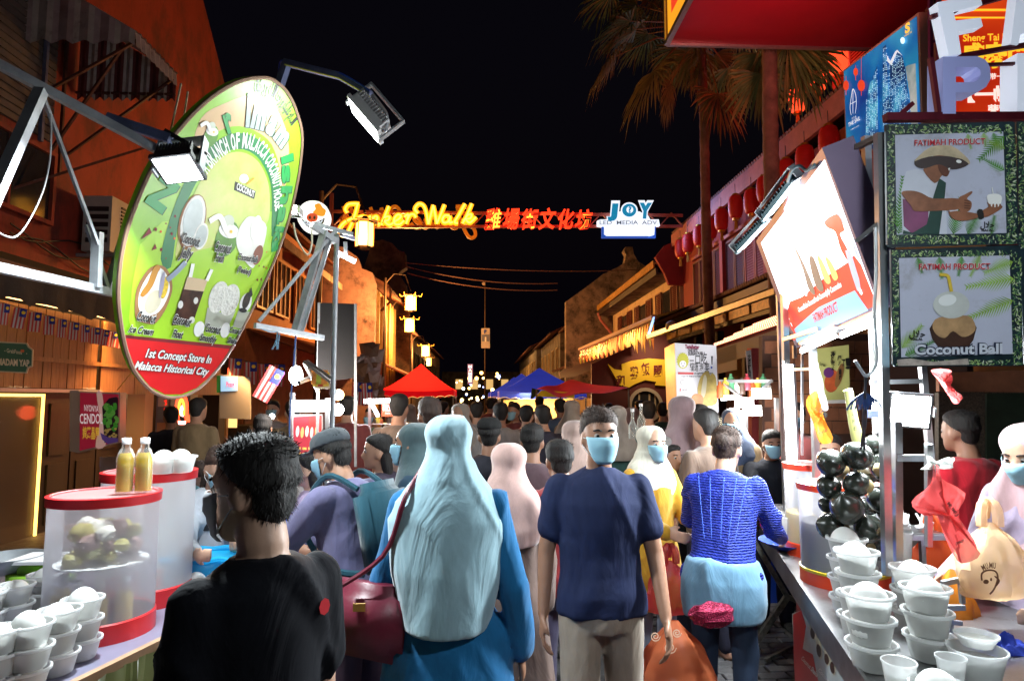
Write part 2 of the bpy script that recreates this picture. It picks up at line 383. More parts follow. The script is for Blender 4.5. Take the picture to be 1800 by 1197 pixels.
# pent canopy of dark cloth above the shop
XW = -5.2
cl = thing('cloth_awning', 'dark brown cloth awning with ragged lower edge above the lit wooden shop front', 'awning', (XW, 6, 2.8))
c_ = MB(); vs = []; n = 60
yA, yB = 4.0, 12.0; xe = -4.55; zA = 3.62; zB = 3.45
for i in range(n+1):
    y = yA+(yB-yA)*i/n; f = i/n
    vs += [Vector((XL+.05, y, 3.55)), Vector((xe, y, 2.95)), Vector((xe+.02+.02*math.sin(i*1.7), y, 2.62+random.uniform(-.04, .03)))]
c_.add(vs, [(3*i, 3*i+1, 3*i+4, 3*i+3) for i in range(n)]+[(3*i+1, 3*i+2, 3*i+5, 3*i+4) for i in range(n)])
c_.build('cloth', M['dark'], cl, smooth=True); MB().bar((xe, yA, 2.97), (xe, yB, 2.97), .04).build('edge_pole', M['rust'], cl)
# wooden fascia: planks and panels, warm strip lamp under the awning
wf = thing('wooden_fascia', 'warm lit wooden fascia of planks and panels under the dark awning', 'shop fascia', (-5.2, 6, 2))
XF = -5.15
pk = MB().box((0, -.07, -.0), (.03, .07, .92)).mesh('plank', M['wood'])
for i in range(22):
    y = 5.62+i*.153
    o = link('plank', pk, wf); o.matrix_basis = Matrix.Translation((XF+random.uniform(-.004, .004), y, 1.8))
for (ya, yb) in ((9.0, 9.85), (9.87, 11.5), (11.52, 13.0)):
    MB().box((XF, ya, 1.74), (XF+.03, yb, 2.1)).build('panel', M['wood'], wf); MB().box((XF, ya, 2.16), (XF+.03, yb, 2.72)).build('panel', M['wood'], wf)
MB().box((XF+.01, 7.4, 2.105), (XF+.07, 13, 2.155)).build('rail', M['wood'], wf)
MB().box((XF-.02, 5.4, 1.75), (XF+.06, 8.95, 1.79)).build('sill_strip', mat('silver_strip', (.35, .33, .36), .4, .7), wf)
st = thing('strip_lamp', 'warm strip lamp tucked under the dark awning above the planks', 'lamp', (XF+.2, 8, 2.76))
MB().box((XF+.1, 5.6, 2.74), (XF+.15, 12.6, 2.77)).build('diffuser', glow('warm_strip', (1, .55, .2), 5), st)
area('strip_light', (XF+.3, 9, 2.74), (XF+.0, 9, 2.1), .06, 100, (1, .5, .16), 6.5, st, 80)
# flags on a cord
def flag_mesh(w=.13, h=.24):
    mb = MB(); k = 7
    for i in range(k):
        mb.cur = i % 2
        mb.add([(-.5*w+w*i/k, .004*math.sin(i), 0), (-.5*w+w*(i+1)/k, .004*math.sin(i+1), 0), (-.5*w+w*(i+1)/k, .012+.004*math.sin(i+1), -h), (-.5*w+w*i/k, .012+.004*math.sin(i), -h)], [(0, 1, 2, 3)])
    mb.cur = 2; mb.add([(-.02*w, -.004, 0), (.5*w, -.004, 0), (.5*w, -.002, -h*.42), (-.02*w, -.002, -h*.42)], [(0, 1, 2, 3)])
    mb.cur = 3; mb.add([(.24*w+.16*w*math.cos(a), -.008, -.2*h+.16*w*math.sin(a)) for a in [i*math.pi/4 for i in range(8)]], [tuple(range(8))])
    return mb.mesh('flag', [mat('flag_red', (.4, .03, .03), .8), mat('flag_white', (.42, .36, .34), .8), mat('flag_blue', (.01, .015, .2), .8), mat('flag_yellow', (.8, .5, .02), .8)])
FM = flag_mesh()
def bunting(label, P0, P1, n, sag=.08, s=1.0, rz=0):
    t = thing('flag_bunting', label, 'bunting', P0); P0, P1 = Vector(P0), Vector(P1)
    pts = [P0.lerp(P1, i/20) + Vector((0, 0, -sag*4*(i/20)*(1-i/20))) for i in range(21)]
    MB().tube(pts, .004, 5).build('cord', M['black'], t)
    for i in range(n):
        f = (i+.6)/n; p = P0.lerp(P1, f) + Vector((0, 0, -sag*4*f*(1-f)-.003)); o = link('flag', FM, t)
        o.matrix_basis = Matrix.Translation(p) @ Matrix.Rotation(rz+random.uniform(-.5, .5), 4, 'Z') @ Matrix.Rotation(random.uniform(-.12, .12), 4, 'Y') @ Matrix.Scale(s, 4)
    return t
bunting('string of small striped flags hanging across the lit wooden fascia at the left', at(-10, 528, 6.3), at(235, 590, 9.6), 12, .02, .85, R(50))
bunting('string of small striped flags behind the red tip of the round menu board', at(398, 625, 9), at(500, 640, 9.5), 4, .04, 1.3, R(10))
# glass door with LED strip, dark panelled doors
gd = thing('glass_shop_door', 'glass shop door edged with yellow light strip at far left', 'door', (XF, 6.5, 0))
yd0, yd1 = 5.2, 7.88
MB().box((XF-.6, yd0, 0), (XF-.55, yd1, 1.72)).build('interior_wall', mat('interior_wood', (.3, .13, .03), .5, var=.4, vs=4), gd)
MB().box((XF, yd0, .1), (XF+.02, yd1, 1.70)).build('pane', film('tinted_glass', (.4, .3, .2), .12, .05), gd)
lb = MB().box((XF+.03, yd1-.03, .05), (XF+.05, yd1, 1.73)).box((XF+.03, yd0, 1.70), (XF+.05, yd1-.03, 1.73)); lb.build('light_strip', glow('yellow_strip', (1, .62, .12), 4), gd)
area('interior_light', (XF-.1, 6.6, 1.6), (XF-.5, 6.6, .8), .5, 3, (1, .55, .15), parent=gd)
MB().box((XF-.54, 5.3, 1.3), (XF-.3, 7.6, 1.34)).box((XF-.54, 5.3, .8), (XF-.3, 7.6, .84)).build('shelf', M['wood'], gd)
for i in range(9): MB().lathe([(0, 0), (.05, 0), (.055, .12), (.02, .17), (.02, .2), (0, .2)], (XF-.42, 5.5+i*.23, 1.34 if i % 2 else .84), 8).build('jar', mat('jar_red', (.4, .05, .02), .3) if i % 3 else mat('jar_gold', (.5, .3, .05), .3), gd, True)
dd = thing('panelled_door', 'dark panelled folding wooden doors between the glass door and the dessert sign', 'door', (XF, 8.5, 0))
for i in range(3):
    ya = 7.95+i*.55; MB().box((XF-.04, ya, 0), (XF, ya+.52, 1.74)).build('leaf', M['woodd'], dd)
    for (za, zb) in ((.2, .9), (1.0, 1.62)): MB().box((XF+.001, ya+.1, za), (XF+.02, ya+.42, zb)).build('panel', M['woodd'], dd)
for i, (ya, wd, m) in enumerate(((9.75, .25, mat('pillar_cream', (.3, .24, .17), .7)), (10.6, .22, mat('blue_pillar', (.2, .24, .32), .5)), (11.15, .28, mat('menu_pillar', (.3, .29, .28), .5)), (12.3, .3, M['woodd']))):
    p = thing('shop_pillar', ['cream pillar beside the dessert sign', 'blue grey poster pillar under the round menu board', 'pillar pasted with small notices under the round menu board', 'dark timber pillar right of the red neon rooster sign'][i], 'pillar', (XF+.1, ya, 0))
    MB().box((XF, ya, 0), (XF+wd, ya+wd, 1.74)).build('shaft', m, p)
    if i in (1, 2):
        for k in range(6): MB().box((XF+.03, ya-.012, 1.55-k*.2), (XF+wd-.03, ya-.004, 1.70-k*.2)).build('notice', mat('notice%d' % (k % 3), ((.6, .6, .6), (.2, .3, .35), (.5, .35, .2))[k % 3], .6), p)
MB()
sh = thing('lit_shop_interior', 'lit shop interior with wood walls and dark counter under the menu board', 'shop', (XF-.5, 13, 0))
MB().box((XF-2.5, 9.9, 0), (XF-2.4, 16, 2.0)).build('back_wall', mat('shop_back', (.25, .1, .07), .6, var=.4, vs=2), sh)
MB().box((XF-.9, 13.2, 0), (XF+.1, 13.3, 1.9)).build('side_wall', M['wood'], sh)
MB().box((XF-.6, 14.2, .0), (XF+.2, 15.2, 1.1)).build('counter', M['woodd'], sh)
MB().box((XF-.1, 13.32, 1.1), (XF+.25, 13.36, 1.9)).build('lit_panel', glow('lit_niche', (1, .6, .2), 1.6), sh)
area('shop_light', (XF-1, 12.2, 1.95), (XF-1.4, 12.4, 0), .6, 30, (1, .6, .28), parent=sh)
# screen above the shop
tv = thing('hanging_screen', 'small lit screen with pink letters hanging above the shop entrance', 'screen', at(404, 675, 9))
P = Pl(at(404, 675, 9), (.2, -1, 0), tv)
P.slab([(386, 658), (440, 663), (440, 737), (386, 735)], mat('grey_box', (.2, .2, .22), .6), .08, 0, 'housing')
P.slab([(381, 660), (388, 660), (388, 690), (381, 690)], mat('green_edge', (.02, .25, .04), .6), .05, 2, 'edge')
P.shape([(388, 661), (418, 662), (418, 687), (388, 688)], glow('screen_blue', (.3, .55, .8), 1.0), 3, 'display')
P.text('Pinang', (398, 680), (412, 680), (398, 671), mat('pink', (.7, .02, .2), emis=.6, ecol=(.8, .05, .25)), 6, .02)
# air conditioner on the red wall
ac = thing('air_conditioner', 'white outdoor air conditioner unit on the red wall left of the round menu board', 'air conditioner', (XL+.3, 9.5, 4.6))
a0 = Vector((XL+.12, 10.0, 3.9)); MB().box(a0, a0+Vector((.42, 1.0, .85))).build('casing', mat('ac_white', (.4, .4, .39), .5, var=.1), ac)
gr = MB()
for i in range(12): gr.box(a0+Vector((.422, .25, .08+i*.058)), a0+Vector((.44, .93, .11+i*.058)))
for i in range(5): gr.box(a0+Vector((.06, -.015, .13+i*.12)), a0+Vector((.38, -.002, .2+i*.12)))
tag(gr.build('grille', M['black'], ac), kind='stuff'); MB().bar((XL, 10.1, 3.85), (XL+.6, 10.1, 3.85), .05).build('bracket', M['steel'], ac)
for k in range(3):
    c = tag(MB().tube([(XL+.06, 8.6+t*.3, 3.75+.12*math.sin(t*.8+k*2)+.08*k) for t in range(20)], .012, 5).build('wall_cable', M['black']), ['black cable sagging along the red wall, lowest of three', 'black cable along the red wall, middle of three', 'black cable along the red wall, topmost of three'][k], 'cable')
# ------------------------------------------------------------------ LEFT: further houses
h2 = thing('timber_shophouse', 'orange brown two storey house with tin window canopies behind the steel arms', 'building', (-5.9, 19, 0))
XL = -5.9
MB().box((XL-4, 16.4, 0), (XL, 24, 6.6)).build('wall', mat('orange_render', (.3, .12, .06), .8, var=.3, vs=2, bump=.2), h2)
tb = MB(); tile_eave(tb, XL+.5, 16.4, 24, 6.5, -1, 50, 3, 1.4); tb.build('roof', M['tile'], h2)
for y in (16.8, 18.3, 20.2, 22): 
    window(XL+.06, y, y+1.3, 4.0, 5.6, -1, h2, M['wood'], bars=3)
    q = MB(); corrugated(q, (XL+.02, y+1.5, 6.1), (XL+.02, y-.2, 6.1), (.8, 0, -.35), 10, .02); q.build('window_canopy', mat('pale_tin', (.4, .27, .2), .6, var=.3), h2)
    q = MB(); corrugated(q, (XL+.82, y-.2, 5.75), (XL+.82, y+1.5, 5.75), (0, 0, -.22), 9, .015); q.build('canopy_fringe', mat('pale_tin'), h2)
q = MB(); corrugated(q, (XL+.02, 24, 3.6), (XL+.02, 16.4, 3.4), (1.6, 0, -.6), 50, .03); q.build('pent_roof', M['tile'], h2)
MB().box((XL+.01, 16.5, .2), (XL+.04, 23.8, 2.6)).build('shop_front', mat('shop_front_brown', (.22, .12, .08), .6, var=.5, vs=2), h2)  # brown front with randomly varied tone
X3 = -4.0
h3 = thing('peeling_shophouse', 'old pinkish house with peeling stained side wall and curled gable behind the thin pole', 'building', (X3, 24, 0))
g = [(-9, 0), (X3, 0), (X3, 5.9), (X3-.12, 6.3), (X3-.5, 6.45), (X3-.7, 6.9), (X3-1.2, 7.25), (X3-1.7, 7.3), (X3-2.1, 7.0), (X3-3, 7.1), (-9, 8)]
MB().prism([(x, 24.05, z) for x, z in g], (0, .4, 0)).build('gable_wall', M['peel'], h3)
MB().box((-9, 24.5, 0), (X3-.25, 31, 6.0)).build('facade', mat('ochre_render', (.5, .34, .14), .8, var=.3, vs=2, dirt=(.2, .11, .05), ds=2), h3)
for i in range(7):
    y = 24.7+i*.95; MB().box((X3-.25, y, 0), (X3-.08, y+.16, 5.8)).build('pilaster', mat('ochre_render'), h3)
for i in range(6):
    if i % 2 == 0: louvre(X3-.2, 24.95+i*.95, 25.55+i*.95, 3.4, 5.2, -1, M['wood'], h3)
tb = MB(); tile_eave(tb, X3+.35, 24.6, 31, 5.95, -1, 34, 2.5, 1.3); tb.build('roof', M['tile'], h3)
q = MB(); corrugated(q, (X3-.1, 31, 3.1), (X3-.1, 24.6, 3.1), (1.1, 0, -.5), 30, .03); q.build('pent_roof', M['tile'], h3)
MB().tube([(X3+.1, 24.8, 6.1), (X3+.4, 25.2, 5.9), (X3+.4, 25.2, 5.4), (X3, 25.6, 5.1)], .05).build('gutter', M['rust'], h3)
h3b = thing('curled_gable_house', 'house with curved stained parapet gable rising behind the hanging street lantern', 'building', (-6, 31, 0))
g = [at(x, y, 31.2) for x, y in ((560, 470), (640, 470), (655, 425), (672, 421), (690, 428), (700, 440), (712, 445), (714, 470), (700, 480), (713, 500), (720, 560), (720, 700), (560, 700))]
MB().prism(g, (0, .6, 0)).build('gable_wall', mat('brown_render', (.22, .13, .09), .85, var=.5, vs=1.5, dirt=(.05, .035, .03), ds=2, dth=.5), h3b)
MB().box((-9, 32, 0), (-4.7, 40, 5.6)).build('facade', mat('ochre_render'), h3b)
for i in range(5): window(-4.64, 32.6+i*1.5, 33.6+i*1.5, 3.2, 4.8, -1, h3b, M['woodd'])
for (nm, lab, ya, yb, xx, zz) in (('far_terrace_house', 'dim terrace house far along the left side lit by orange lanterns', 40, 52, -4.9, 6.0), ('far_terrace_house', 'furthest dim terrace house on the left side of the street', 52, 75, -5.0, 6.2)):
    h = thing(nm, lab, 'building', (xx, ya, 0)); MB().box((xx-4, ya, 0), (xx, yb-.2, zz)).build('wall', mat('brown_render'), h)
    tb = MB(); tile_eave(tb, xx+.5, ya, yb-.2, zz-.1, -1, 40, 3, 1.3); tb.build('roof', M['tile'], h)
    for i in range(int((yb-ya)/3)): window(xx+.05, ya+1+i*2.6, ya+2+i*2.6, 3.4, 4.9, -1, h, M['woodd'])
# ------------------------------------------------------------------ RIGHT: red house with lanterns
XR = 5.75
ra = thing('lantern_house', 'dark red two storey house with rose louvred shutters and red lanterns under its long eave', 'building', (XR, 10, 0))
MB().box((XR, 5.5, 0), (XR+5, 18.4, 6.0)).build('wall', M['maroon'], ra)
tb = MB(); tile_eave(tb, 5.45, 5.5, 18.4, 6.42, 1, 110, 4.2, 1.9, .052); tb.build('roof', M['tile'], ra)
MB().box((5.42, 5.5, 6.02), (5.5, 18.4, 6.38)).build('fascia', M['rose'], ra)
MB().box((5.5, 5.5, 6.1), (XR+.2, 18.4, 6.16)).build('soffit', M['woodd'], ra)
y = 8.0; k = 0
while y < 17.4:
    if k % 5 == 4: MB().box((XR-.12, y-.02, 4.05), (XR-.001, y+.16, 5.98)).build('pilaster', M['pinkred'], ra); y += .22
    else: louvre(XR-.002, y, y+.52, 4.15, 5.35, 1, M['shut'] if y < 13.8 else M['shutd'], ra); y += .55
    k += 1
MB().box((XR-.1, 7.9, 5.4), (XR-.001, 17.4, 5.48)).build('lintel', M['shut'], ra)
MB().box((XR-.16, 6, 3.95), (XR-.001, 18.2, 4.1)).build('sill_band', M['pinkred'], ra)
tb = MB(); tile_eave(tb, 4.7, 6, 18.4, 3.72, 1, 120, 1.05, .28, .045); tb.build('pent_roof', M['tile'], ra)
MB().box((4.72, 6, 3.5), (4.78, 18.4, 3.64)).build('pent_fascia', M['woodd'], ra)
for i in range(9): MB().box((4.80, 8.2+i*1.12, 3.2), (4.83, 9.2+i*1.12, 3.44)).build('gilded_panel', mat('gilded', (.5, .24, .03), .5, var=.5, vs=9, bump=.4), ra)
MB().box((4.84, 6, 3.12), (4.9, 18.4, 3.5)).build('frieze', M['woodd'], ra)
for i in range(9): MB().box((4.95, 6.6+i*1.4, 0), (5.1, 6.75+i*1.4, 3.1)).build('post', M['woodd'], ra)
MB().box((XR-.03, 6, 0), (XR-.001, 18, 3.0)).build('shop_front', mat('shop_front_r', (.12, .035, .03), .6, var=.6, vs=1.5), ra)
# storey set back above
rb = thing('set_back_storey', 'lit rose red wall with white louvred windows set back above the lantern eave', 'building', (7, 9, 6))
MB().box((6.6, 5.5, 6.9), (10, 11.2, 9.6)).build('wall', M['pinkred'], rb)
MB().prism([(6.5, 11.2, 6.9), (6.5, 11.2, 9.2), (8.4, 11.2, 10.4), (11, 11.2, 10.4), (11, 11.2, 6.9)], (0, .3, 0)).build('gable_wall', M['pinkred'], rb)
for i in range(6): louvre(6.598, 6.6+i*.75, 7.3+i*.75, 7.35, 8.75, 1, mat('pale_shutter', (.55, .3, .3), .6), rb)
tb = MB(); tile_eave(tb, 6.1, 5.5, 11.6, 9.45, 1, 50, 2.2, 1.1, .05); tb.build('roof', M['tile'], rb)
# cream house beyond
hb = thing('cream_shophouse', 'cream two storey house with dark open shutters beyond the lantern house', 'building', (5.7, 23, 0))
XB = 5.7
MB().box((XB, 18.6, 0), (XB+5, 28.4, 5.4)).build('wall', M['cream'], hb)
tb = MB(); tile_eave(tb, 5.05, 18.7, 28.4, 5.62, 1, 80, 4, 1.9, .05); tb.build('roof', M['tile'], hb)
gl = MB(); lamps = random.Random(3)
for i in range(74):
    y = 18.8+i*.129; gl.box((4.97, y, 5.5), (5.02, y+.09, 5.72))
gl.build('eave_tiles', mat('eave_lit_gold', (.55, .3, .06), .45, var=.5, vs=9), hb)  # gold lamplight along the eave edge is put into the tile colour
MB().box((5.03, 18.7, 5.28), (5.1, 28.4, 5.48)).build('fascia', M['woodd'], hb)
MB().box((5.1, 18.7, 5.3), (XB, 28.4, 5.34)).build('soffit', M['greyr'], hb)
for i in range(3):
    y = 19.4+i*3.0
    MB().box((XB-.02, y, 3.6), (XB+.2, y+1.0, 5.0)).build('window_opening', M['glass'], hb)
    louvre(XB-.03, y-.75, y-.02, 3.55, 5.05, 1, M['shutd'], hb); louvre(XB-.03, y+1.02, y+1.72, 3.55, 5.05, 1, M['shutd'], hb)
tb = MB(); tile_eave(tb, 4.6, 18.8, 28.4, 3.3, 1, 74, 1.1, .3, .045); tb.build('pent_roof', M['tile'], hb)
MB().tube([(5.0, 28.2, 5.4), (5.1, 28.2, 5.1), (5.5, 28.2, 4.6), (5.62, 28.2, 4.4), (5.62, 28.2, 3.4)], .06).build('downpipe', M['rose'], hb)
g = [at(x, y, 18.45) for x, y in ((1197, 420), (1168, 432), (1152, 452), (1160, 466), (1168, 480), (1176, 500), (1204, 502), (1232, 500), (1232, 420))]
MB().prism(g, (0, .15, 0)).build('curled_gable', M['maroon'], hb)
# gable house behind
hc = thing('grey_gable_house', 'dark stained gable house with pinnacle rising behind the gold lit eave', 'building', (5.3, 28.6, 0))
g = [at(x, y, 28.6) for x, y in ((995, 700), (995, 530), (1030, 505), (1060, 482), (1085, 470), (1098, 462), (1101, 448), (1097, 440), (1100, 434), (1112, 434), (1114, 446), (1122, 460), (1150, 476), (1200, 492), (1240, 520), (1240, 700))]
MB().prism(g, (0, .5, 0)).build('gable_wall', mat('stained_gable', (.33, .25, .2), .85, var=.4, vs=1.2, dirt=(.05, .04, .035), ds=1.5, dth=.5), hc)
XC = 5.1
MB().box((XC, 29.2, 0), (XC+5, 40, 5.6)).build('wall', M['cream'], hc)
for i in range(4): louvre(XC-.02, 30+i*2.4, 30.8+i*2.4, 3.5, 5.0, 1, M['shut'], hc); window(XC-.0, 31+i*2.4, 31.9+i*2.4, 3.5, 5.0, 1, hc, M['woodd'])
tb = MB(); tile_eave(tb, XC-.5, 29.2, 40, 5.7, 1, 60, 3.5, 1.7, .06); tb.build('roof', M['tile'], hc)
tb = MB(); tile_eave(tb, XC-.9, 29.2, 40, 3.3, 1, 60, .9, .3, .06); tb.build('pent_roof', M['tile'], hc)
for i, (y, z) in enumerate(((31, 4.3), (33.5, 4.2))):
    a = thing('air_conditioner', ['outdoor air conditioner on the far cream wall beside the dark eaves', 'second outdoor air conditioner further along the far cream wall'][i], 'air conditioner', (XC-.3, y, z))
    MB().box((XC-.4, y, z-.35), (XC-.02, y+.9, z+.35)).build('casing', mat('ac_white'), a)
    MB().lathe([(.26, 0), (.28, 0), (.28, .02), (.26, .02)], (XC-.2, y-.02, z), 16, Matrix.Rotation(R(90), 3, 'X')).build('fan_ring', M['black'], a)
for (ya, yb, xx, zz, lab) in ((40.3, 54, 4.75, 5.8, 'dark terrace house with sagging eave far along the right side'), (54.2, 80, 4.4, 6.0, 'furthest terrace house on the right with warm lit front')):
    h = thing('far_terrace_house', lab, 'building', (xx, ya, 0)); MB().box((xx, ya, 0), (xx+4, yb, zz)).build('wall', M['greyr'], h)
    tb = MB(); tile_eave(tb, xx-.6, ya, yb, zz-.1, 1, 50, 3, 1.4, .07); tb.build('roof', M['tile'], h)
    for i in range(int((yb-ya)/2.7)): window(xx-.0, ya+1+i*2.6, ya+2+i*2.6, 3.4, 4.9, 1, h, M['cream'])
# maroon restaurant wall with a moon gate and fan shaped sign, facing up the street
mw = thing('moon_gate_wall', 'maroon restaurant wall with pale round moon gate', 'wall', (4.5, 17, 0))
YW = 16.9
pts = [at(x, y, YW) for x, y in ((1040, 840), (1040, 640), (1150, 590), (1300, 520), (1300, 840))]
c0 = at(1134, 712, YW); rr = (at(1163, 712, YW)-c0).length
MB().prism(pts, (0, .12, 0)).build('wall', mat('maroon_wall2', (.1, .015, .012), .7, var=.2, vs=2), mw)
ring = MB(); prof = []
for i in range(28):
    a0_, a1_ = 2*math.pi*i/28, 2*math.pi*(i+1)/28
    for (r0, r1) in ((rr*.84, rr*1.04),):
        pp = [c0+Vector((math.cos(a)*r, -.07, math.sin(a)*r)) for a, r in ((a0_, r0), (a0_, r1), (a1_, r1), (a1_, r0))]
        ring.prism(pp, (0, .06, 0))
ring.build('gate_ring', mat('gate_ring', (.5, .4, .3), .7), mw)
P = Pl(c0+Vector((0, -.012, 0)), (0, -1, 0), mw)
P.ell(1134, 712, 24, 24, M['black'], 0, name='opening', k=28)
for x in (1122, 1130, 1140, 1150): P.slab([(x, 692), (x+3, 692), (x+3, 733), (x, 733)], M['cream'] if x != 1130 else M['woodd'], .01, 4, 'door_post')
area('moon_gate_light', c0+Vector((.2, -.8, 1.6)), c0, .4, 20, (1, .75, .45))
fs = thing('fan_shaped_sign', 'yellow fan shaped restaurant sign with dark red Chinese characters on the maroon wall', 'sign', at(1120, 650, YW))
P = Pl(at(1120, 650, YW-.06), (0, -1, 0), fs)
P.slab([(1069, 640), (1080, 649), (1094, 651), (1093, 640), (1110, 634), (1140, 630), (1170, 632), (1190, 638), (1186, 683), (1168, 678), (1152, 677), (1154, 671), (1134, 668), (1116, 675), (1106, 681), (1090, 677)], mat('sign_yellow', (.72, .42, .02), .5, emis=.22, ecol=(.9, .5, .02)), .05, 0, 'board')
mr_ = mat('sign_darkred', (.16, .012, .01), .5)
for ch, x, y, h in (('和', 1083, 678, 15), ('鷄', 1107, 664, 16), ('飯', 1127, 658, 16), ('團', 1149, 660, 15)):
    P.text(ch, (x, y), (x+15, y-1), (x, y-h), mr_, 3, .03)
# ------------------------------------------------------------------ sign gantry over the street
YG = 17.0
ga = thing('sign_gantry', 'steel truss carrying the lit street signs across between the houses', 'gantry', at(890, 390, YG))
tm = mat('truss_paint', (.4, .12, .1), .5)
for (ya, yb) in ((372, 379), (399, 398)):
    MB().bar(at(585, ya, YG), at(1200, yb, YG), .07).build('chord', tm, ga)
    MB().bar(at(585, ya, YG+.45), at(1200, yb, YG+.45), .07).build('chord', tm, ga)
lc = MB()
for i in range(30):
    x = 585+i*20.5
    lc.bar(at(x, 374 if i % 2 else 398, YG), at(x+20.5, 398 if i % 2 else 376, YG), .03)
lc.build('lattice', tm, ga)
MB().box(at(582, 430, YG)-Vector((.06, .05, 0)), at(582, 340, YG)+Vector((.06, .05, 0))).build('end_post', tm, ga)
js = thing('script_neon_sign', 'glowing golden script sign reading Jonker Walk above the street', 'sign', at(718, 385, YG-.15))
P = Pl(at(718, 385, YG-.15), (0, -1, 0), js)
neon = mat('neon_gold', (.9, .5, .02), .5, emis=1.9, ecol=(1, .34, .008)); neonc = mat('neon_core', (1, .8, .3), .5, emis=1.9, ecol=(1, .7, .12), samp=False)
S = [ # traced centre lines
 ('J', [(198, 292), (180, 250), (215, 198), (290, 188), (340, 192)]), ('J', [(325, 192), (295, 310), (245, 445), (200, 530), (150, 558), (112, 525), (125, 455), (190, 395), (285, 352)]),
 ('o', [(400, 335), (345, 345), (315, 395), (335, 440), (385, 435), (412, 390), (400, 340), (450, 360)]),
 ('n', [(455, 350), (490, 345), (487, 435)]), ('n', [(492, 400), (525, 340), (557, 350), (540, 425), (585, 425)]),
 ('k', [(690, 218), (645, 330), (605, 440)]), ('k', [(612, 398), (655, 345), (698, 345), (680, 385), (640, 392), (690, 438), (742, 415)]),
 ('e', [(742, 405), (800, 375), (832, 335), (795, 318), (755, 365), (762, 425), (820, 430), (868, 385)]),
 ('r', [(872, 345), (920, 318), (893, 425)]), ('r', [(905, 385), (940, 320), (985, 315), (1005, 350)]),
 ('W', [(1030, 300), (995, 250), (1040, 192), (1098, 212), (1130, 300), (1152, 430)]), ('W', [(1155, 430), (1185, 310), (1212, 205)]), ('W', [(1212, 215), (1232, 310), (1252, 425)]), ('W', [(1255, 420), (1300, 310), (1342, 200)]),
 ('a', [(1400, 330), (1345, 330), (1318, 375), (1335, 412), (1385, 400), (1408, 340), (1400, 410), (1440, 405)]),
 ('l', [(1582, 190), (1510, 320), (1462, 405), (1500, 418)]), ('k', [(1662, 188), (1605, 325), (1555, 420)]), ('k', [(1565, 390), (1620, 322), (1660, 318), (1645, 360), (1595, 372), (1640, 412), (1712, 345)])]
def cv(q): return (580+q[0]/6.667, 330+q[1]/6.667)
groups_ = {}
for idx, (nm, pts) in enumerate(S):
    P.ribbon([cv(q) for q in pts], .115, neon, .05, 1+(idx % 3)*.7, 'letter_stroke', taper=False)
    mb = MB(); W = [P.p(*cv(q), 5+(idx % 3)*.7) for q in crom(pts, 5)]; mb.tube(W, .02, 6); mb.build('light_tube', neonc, js)
js2 = thing('reversed_script_sign', 'dim orange back of a second script sign seen mirrored behind the glowing one', 'sign', at(718, 395, YG+.6))
P = Pl(at(718, 385, YG+.6), (0, -1, 0), js2)
for idx, (nm, pts) in enumerate(S): P.ribbon([(cv((1815-q[0], q[1]))[0], cv((0, q[1]+30))[1]) for q in pts], .09, mat('neon_back', (.55, .2, .02), .6, emis=.32, ecol=(1, .25, .01), samp=False), .05, (idx % 3)*.7, 'letter_stroke', taper=False)
cs = thing('chinese_neon_sign', 'glowing red sign of six Chinese characters in the middle of the gantry', 'sign', at(945, 385, YG-.12))
P = Pl(at(945, 385, YG-.12), (0, -1, 0), cs)
nr = mat('neon_red', (.9, .05, .02), .5, emis=2.4, ecol=(1, .035, .008)); ny = mat('neon_yellow_core', (1, .6, .1), .5, emis=2.6, ecol=(1, .5, .04), samp=False)
for i, ch in enumerate('雞場街文化坊'):
    x = 851+i*31.8; y = 400; wd = 28; hh_ = (27, 27, 26, 27, 26, 25)[i]
    P.text(ch, (x, y), (x+wd, y-1), (x+4, y-hh_), nr, 1, .022, name='character', ext=.02)
    P.text(ch, (x+.7, y-.3), (x+wd-.6, y-1.3), (x+4.6, y-hh_+.4), ny, 4, .006, name='tube')
jy = thing('media_sign', 'white and teal lit sign of three rounded letters at the right end of the gantry', 'sign', at(1108, 388, YG-.2))
P = Pl(at(1108, 388, YG-.2), (0, -1, 0), jy)
wl = mat('sign_white_lit', (.8, .85, .9), .5, emis=1.15, ecol=(.75, .88, 1)); tq = mat('teal_lit', (.01, .25, .38), .4, emis=.6, ecol=(.005, .35, .65)); gy = mat('grey_letter', (.3, .4, .5), .5, emis=.2, ecol=(.3, .4, .5))
P.slab([(1050, 388), (1056, 386), (1072, 386), (1078, 376), (1096, 370), (1124, 372), (1140, 380), (1143, 386), (1158, 386), (1160, 397), (1151, 398), (1150, 413), (1144, 415), (1066, 415), (1062, 412), (1062, 399), (1050, 397)], wl, .12, 0, 'board')
P.text('J', (1066, 381.5), (1087.5, 381.5), (1068, 358), wl, 1, .17, name='letter_outline'); P.text('Y', (1119, 384), (1147, 384), (1121, 358), wl, 1, .17, name='letter_outline'); P.ell(1106, 370, 15, 14, wl, 1, name='letter_outline')
P.slab([(1058, 398), (1153, 398), (1153, 418), (1058, 418)], mat('blue_edge', (.02, .08, .3), .4, emis=.5, ecol=(.02, .15, .8)), .08, -8, 'rim')
P.text('J', (1068, 380), (1085, 380), (1070, 360), tq, 3, .09); P.ell(1106, 370, 12.5, 11.5, tq, 3, name='letter_ring'); P.ell(1107, 369, 6, 6, wl, 5, name='logo_dot'); P.text('?', (1104, 374), (1110, 374), (1104, 364), tq, 7, .05)
P.text('Y', (1122, 382), (1144, 382), (1124, 359), tq, 3, .09)
P.text('LED  MEDIA  ADV.', (1054, 395), (1157, 395), (1054, 388), gy, 3, .01)
area('joy_glow', at(1108, 388, YG-.6), Vector((6, 12, 4.5)), 1.4, 75, (.3, .5, 1), .8)
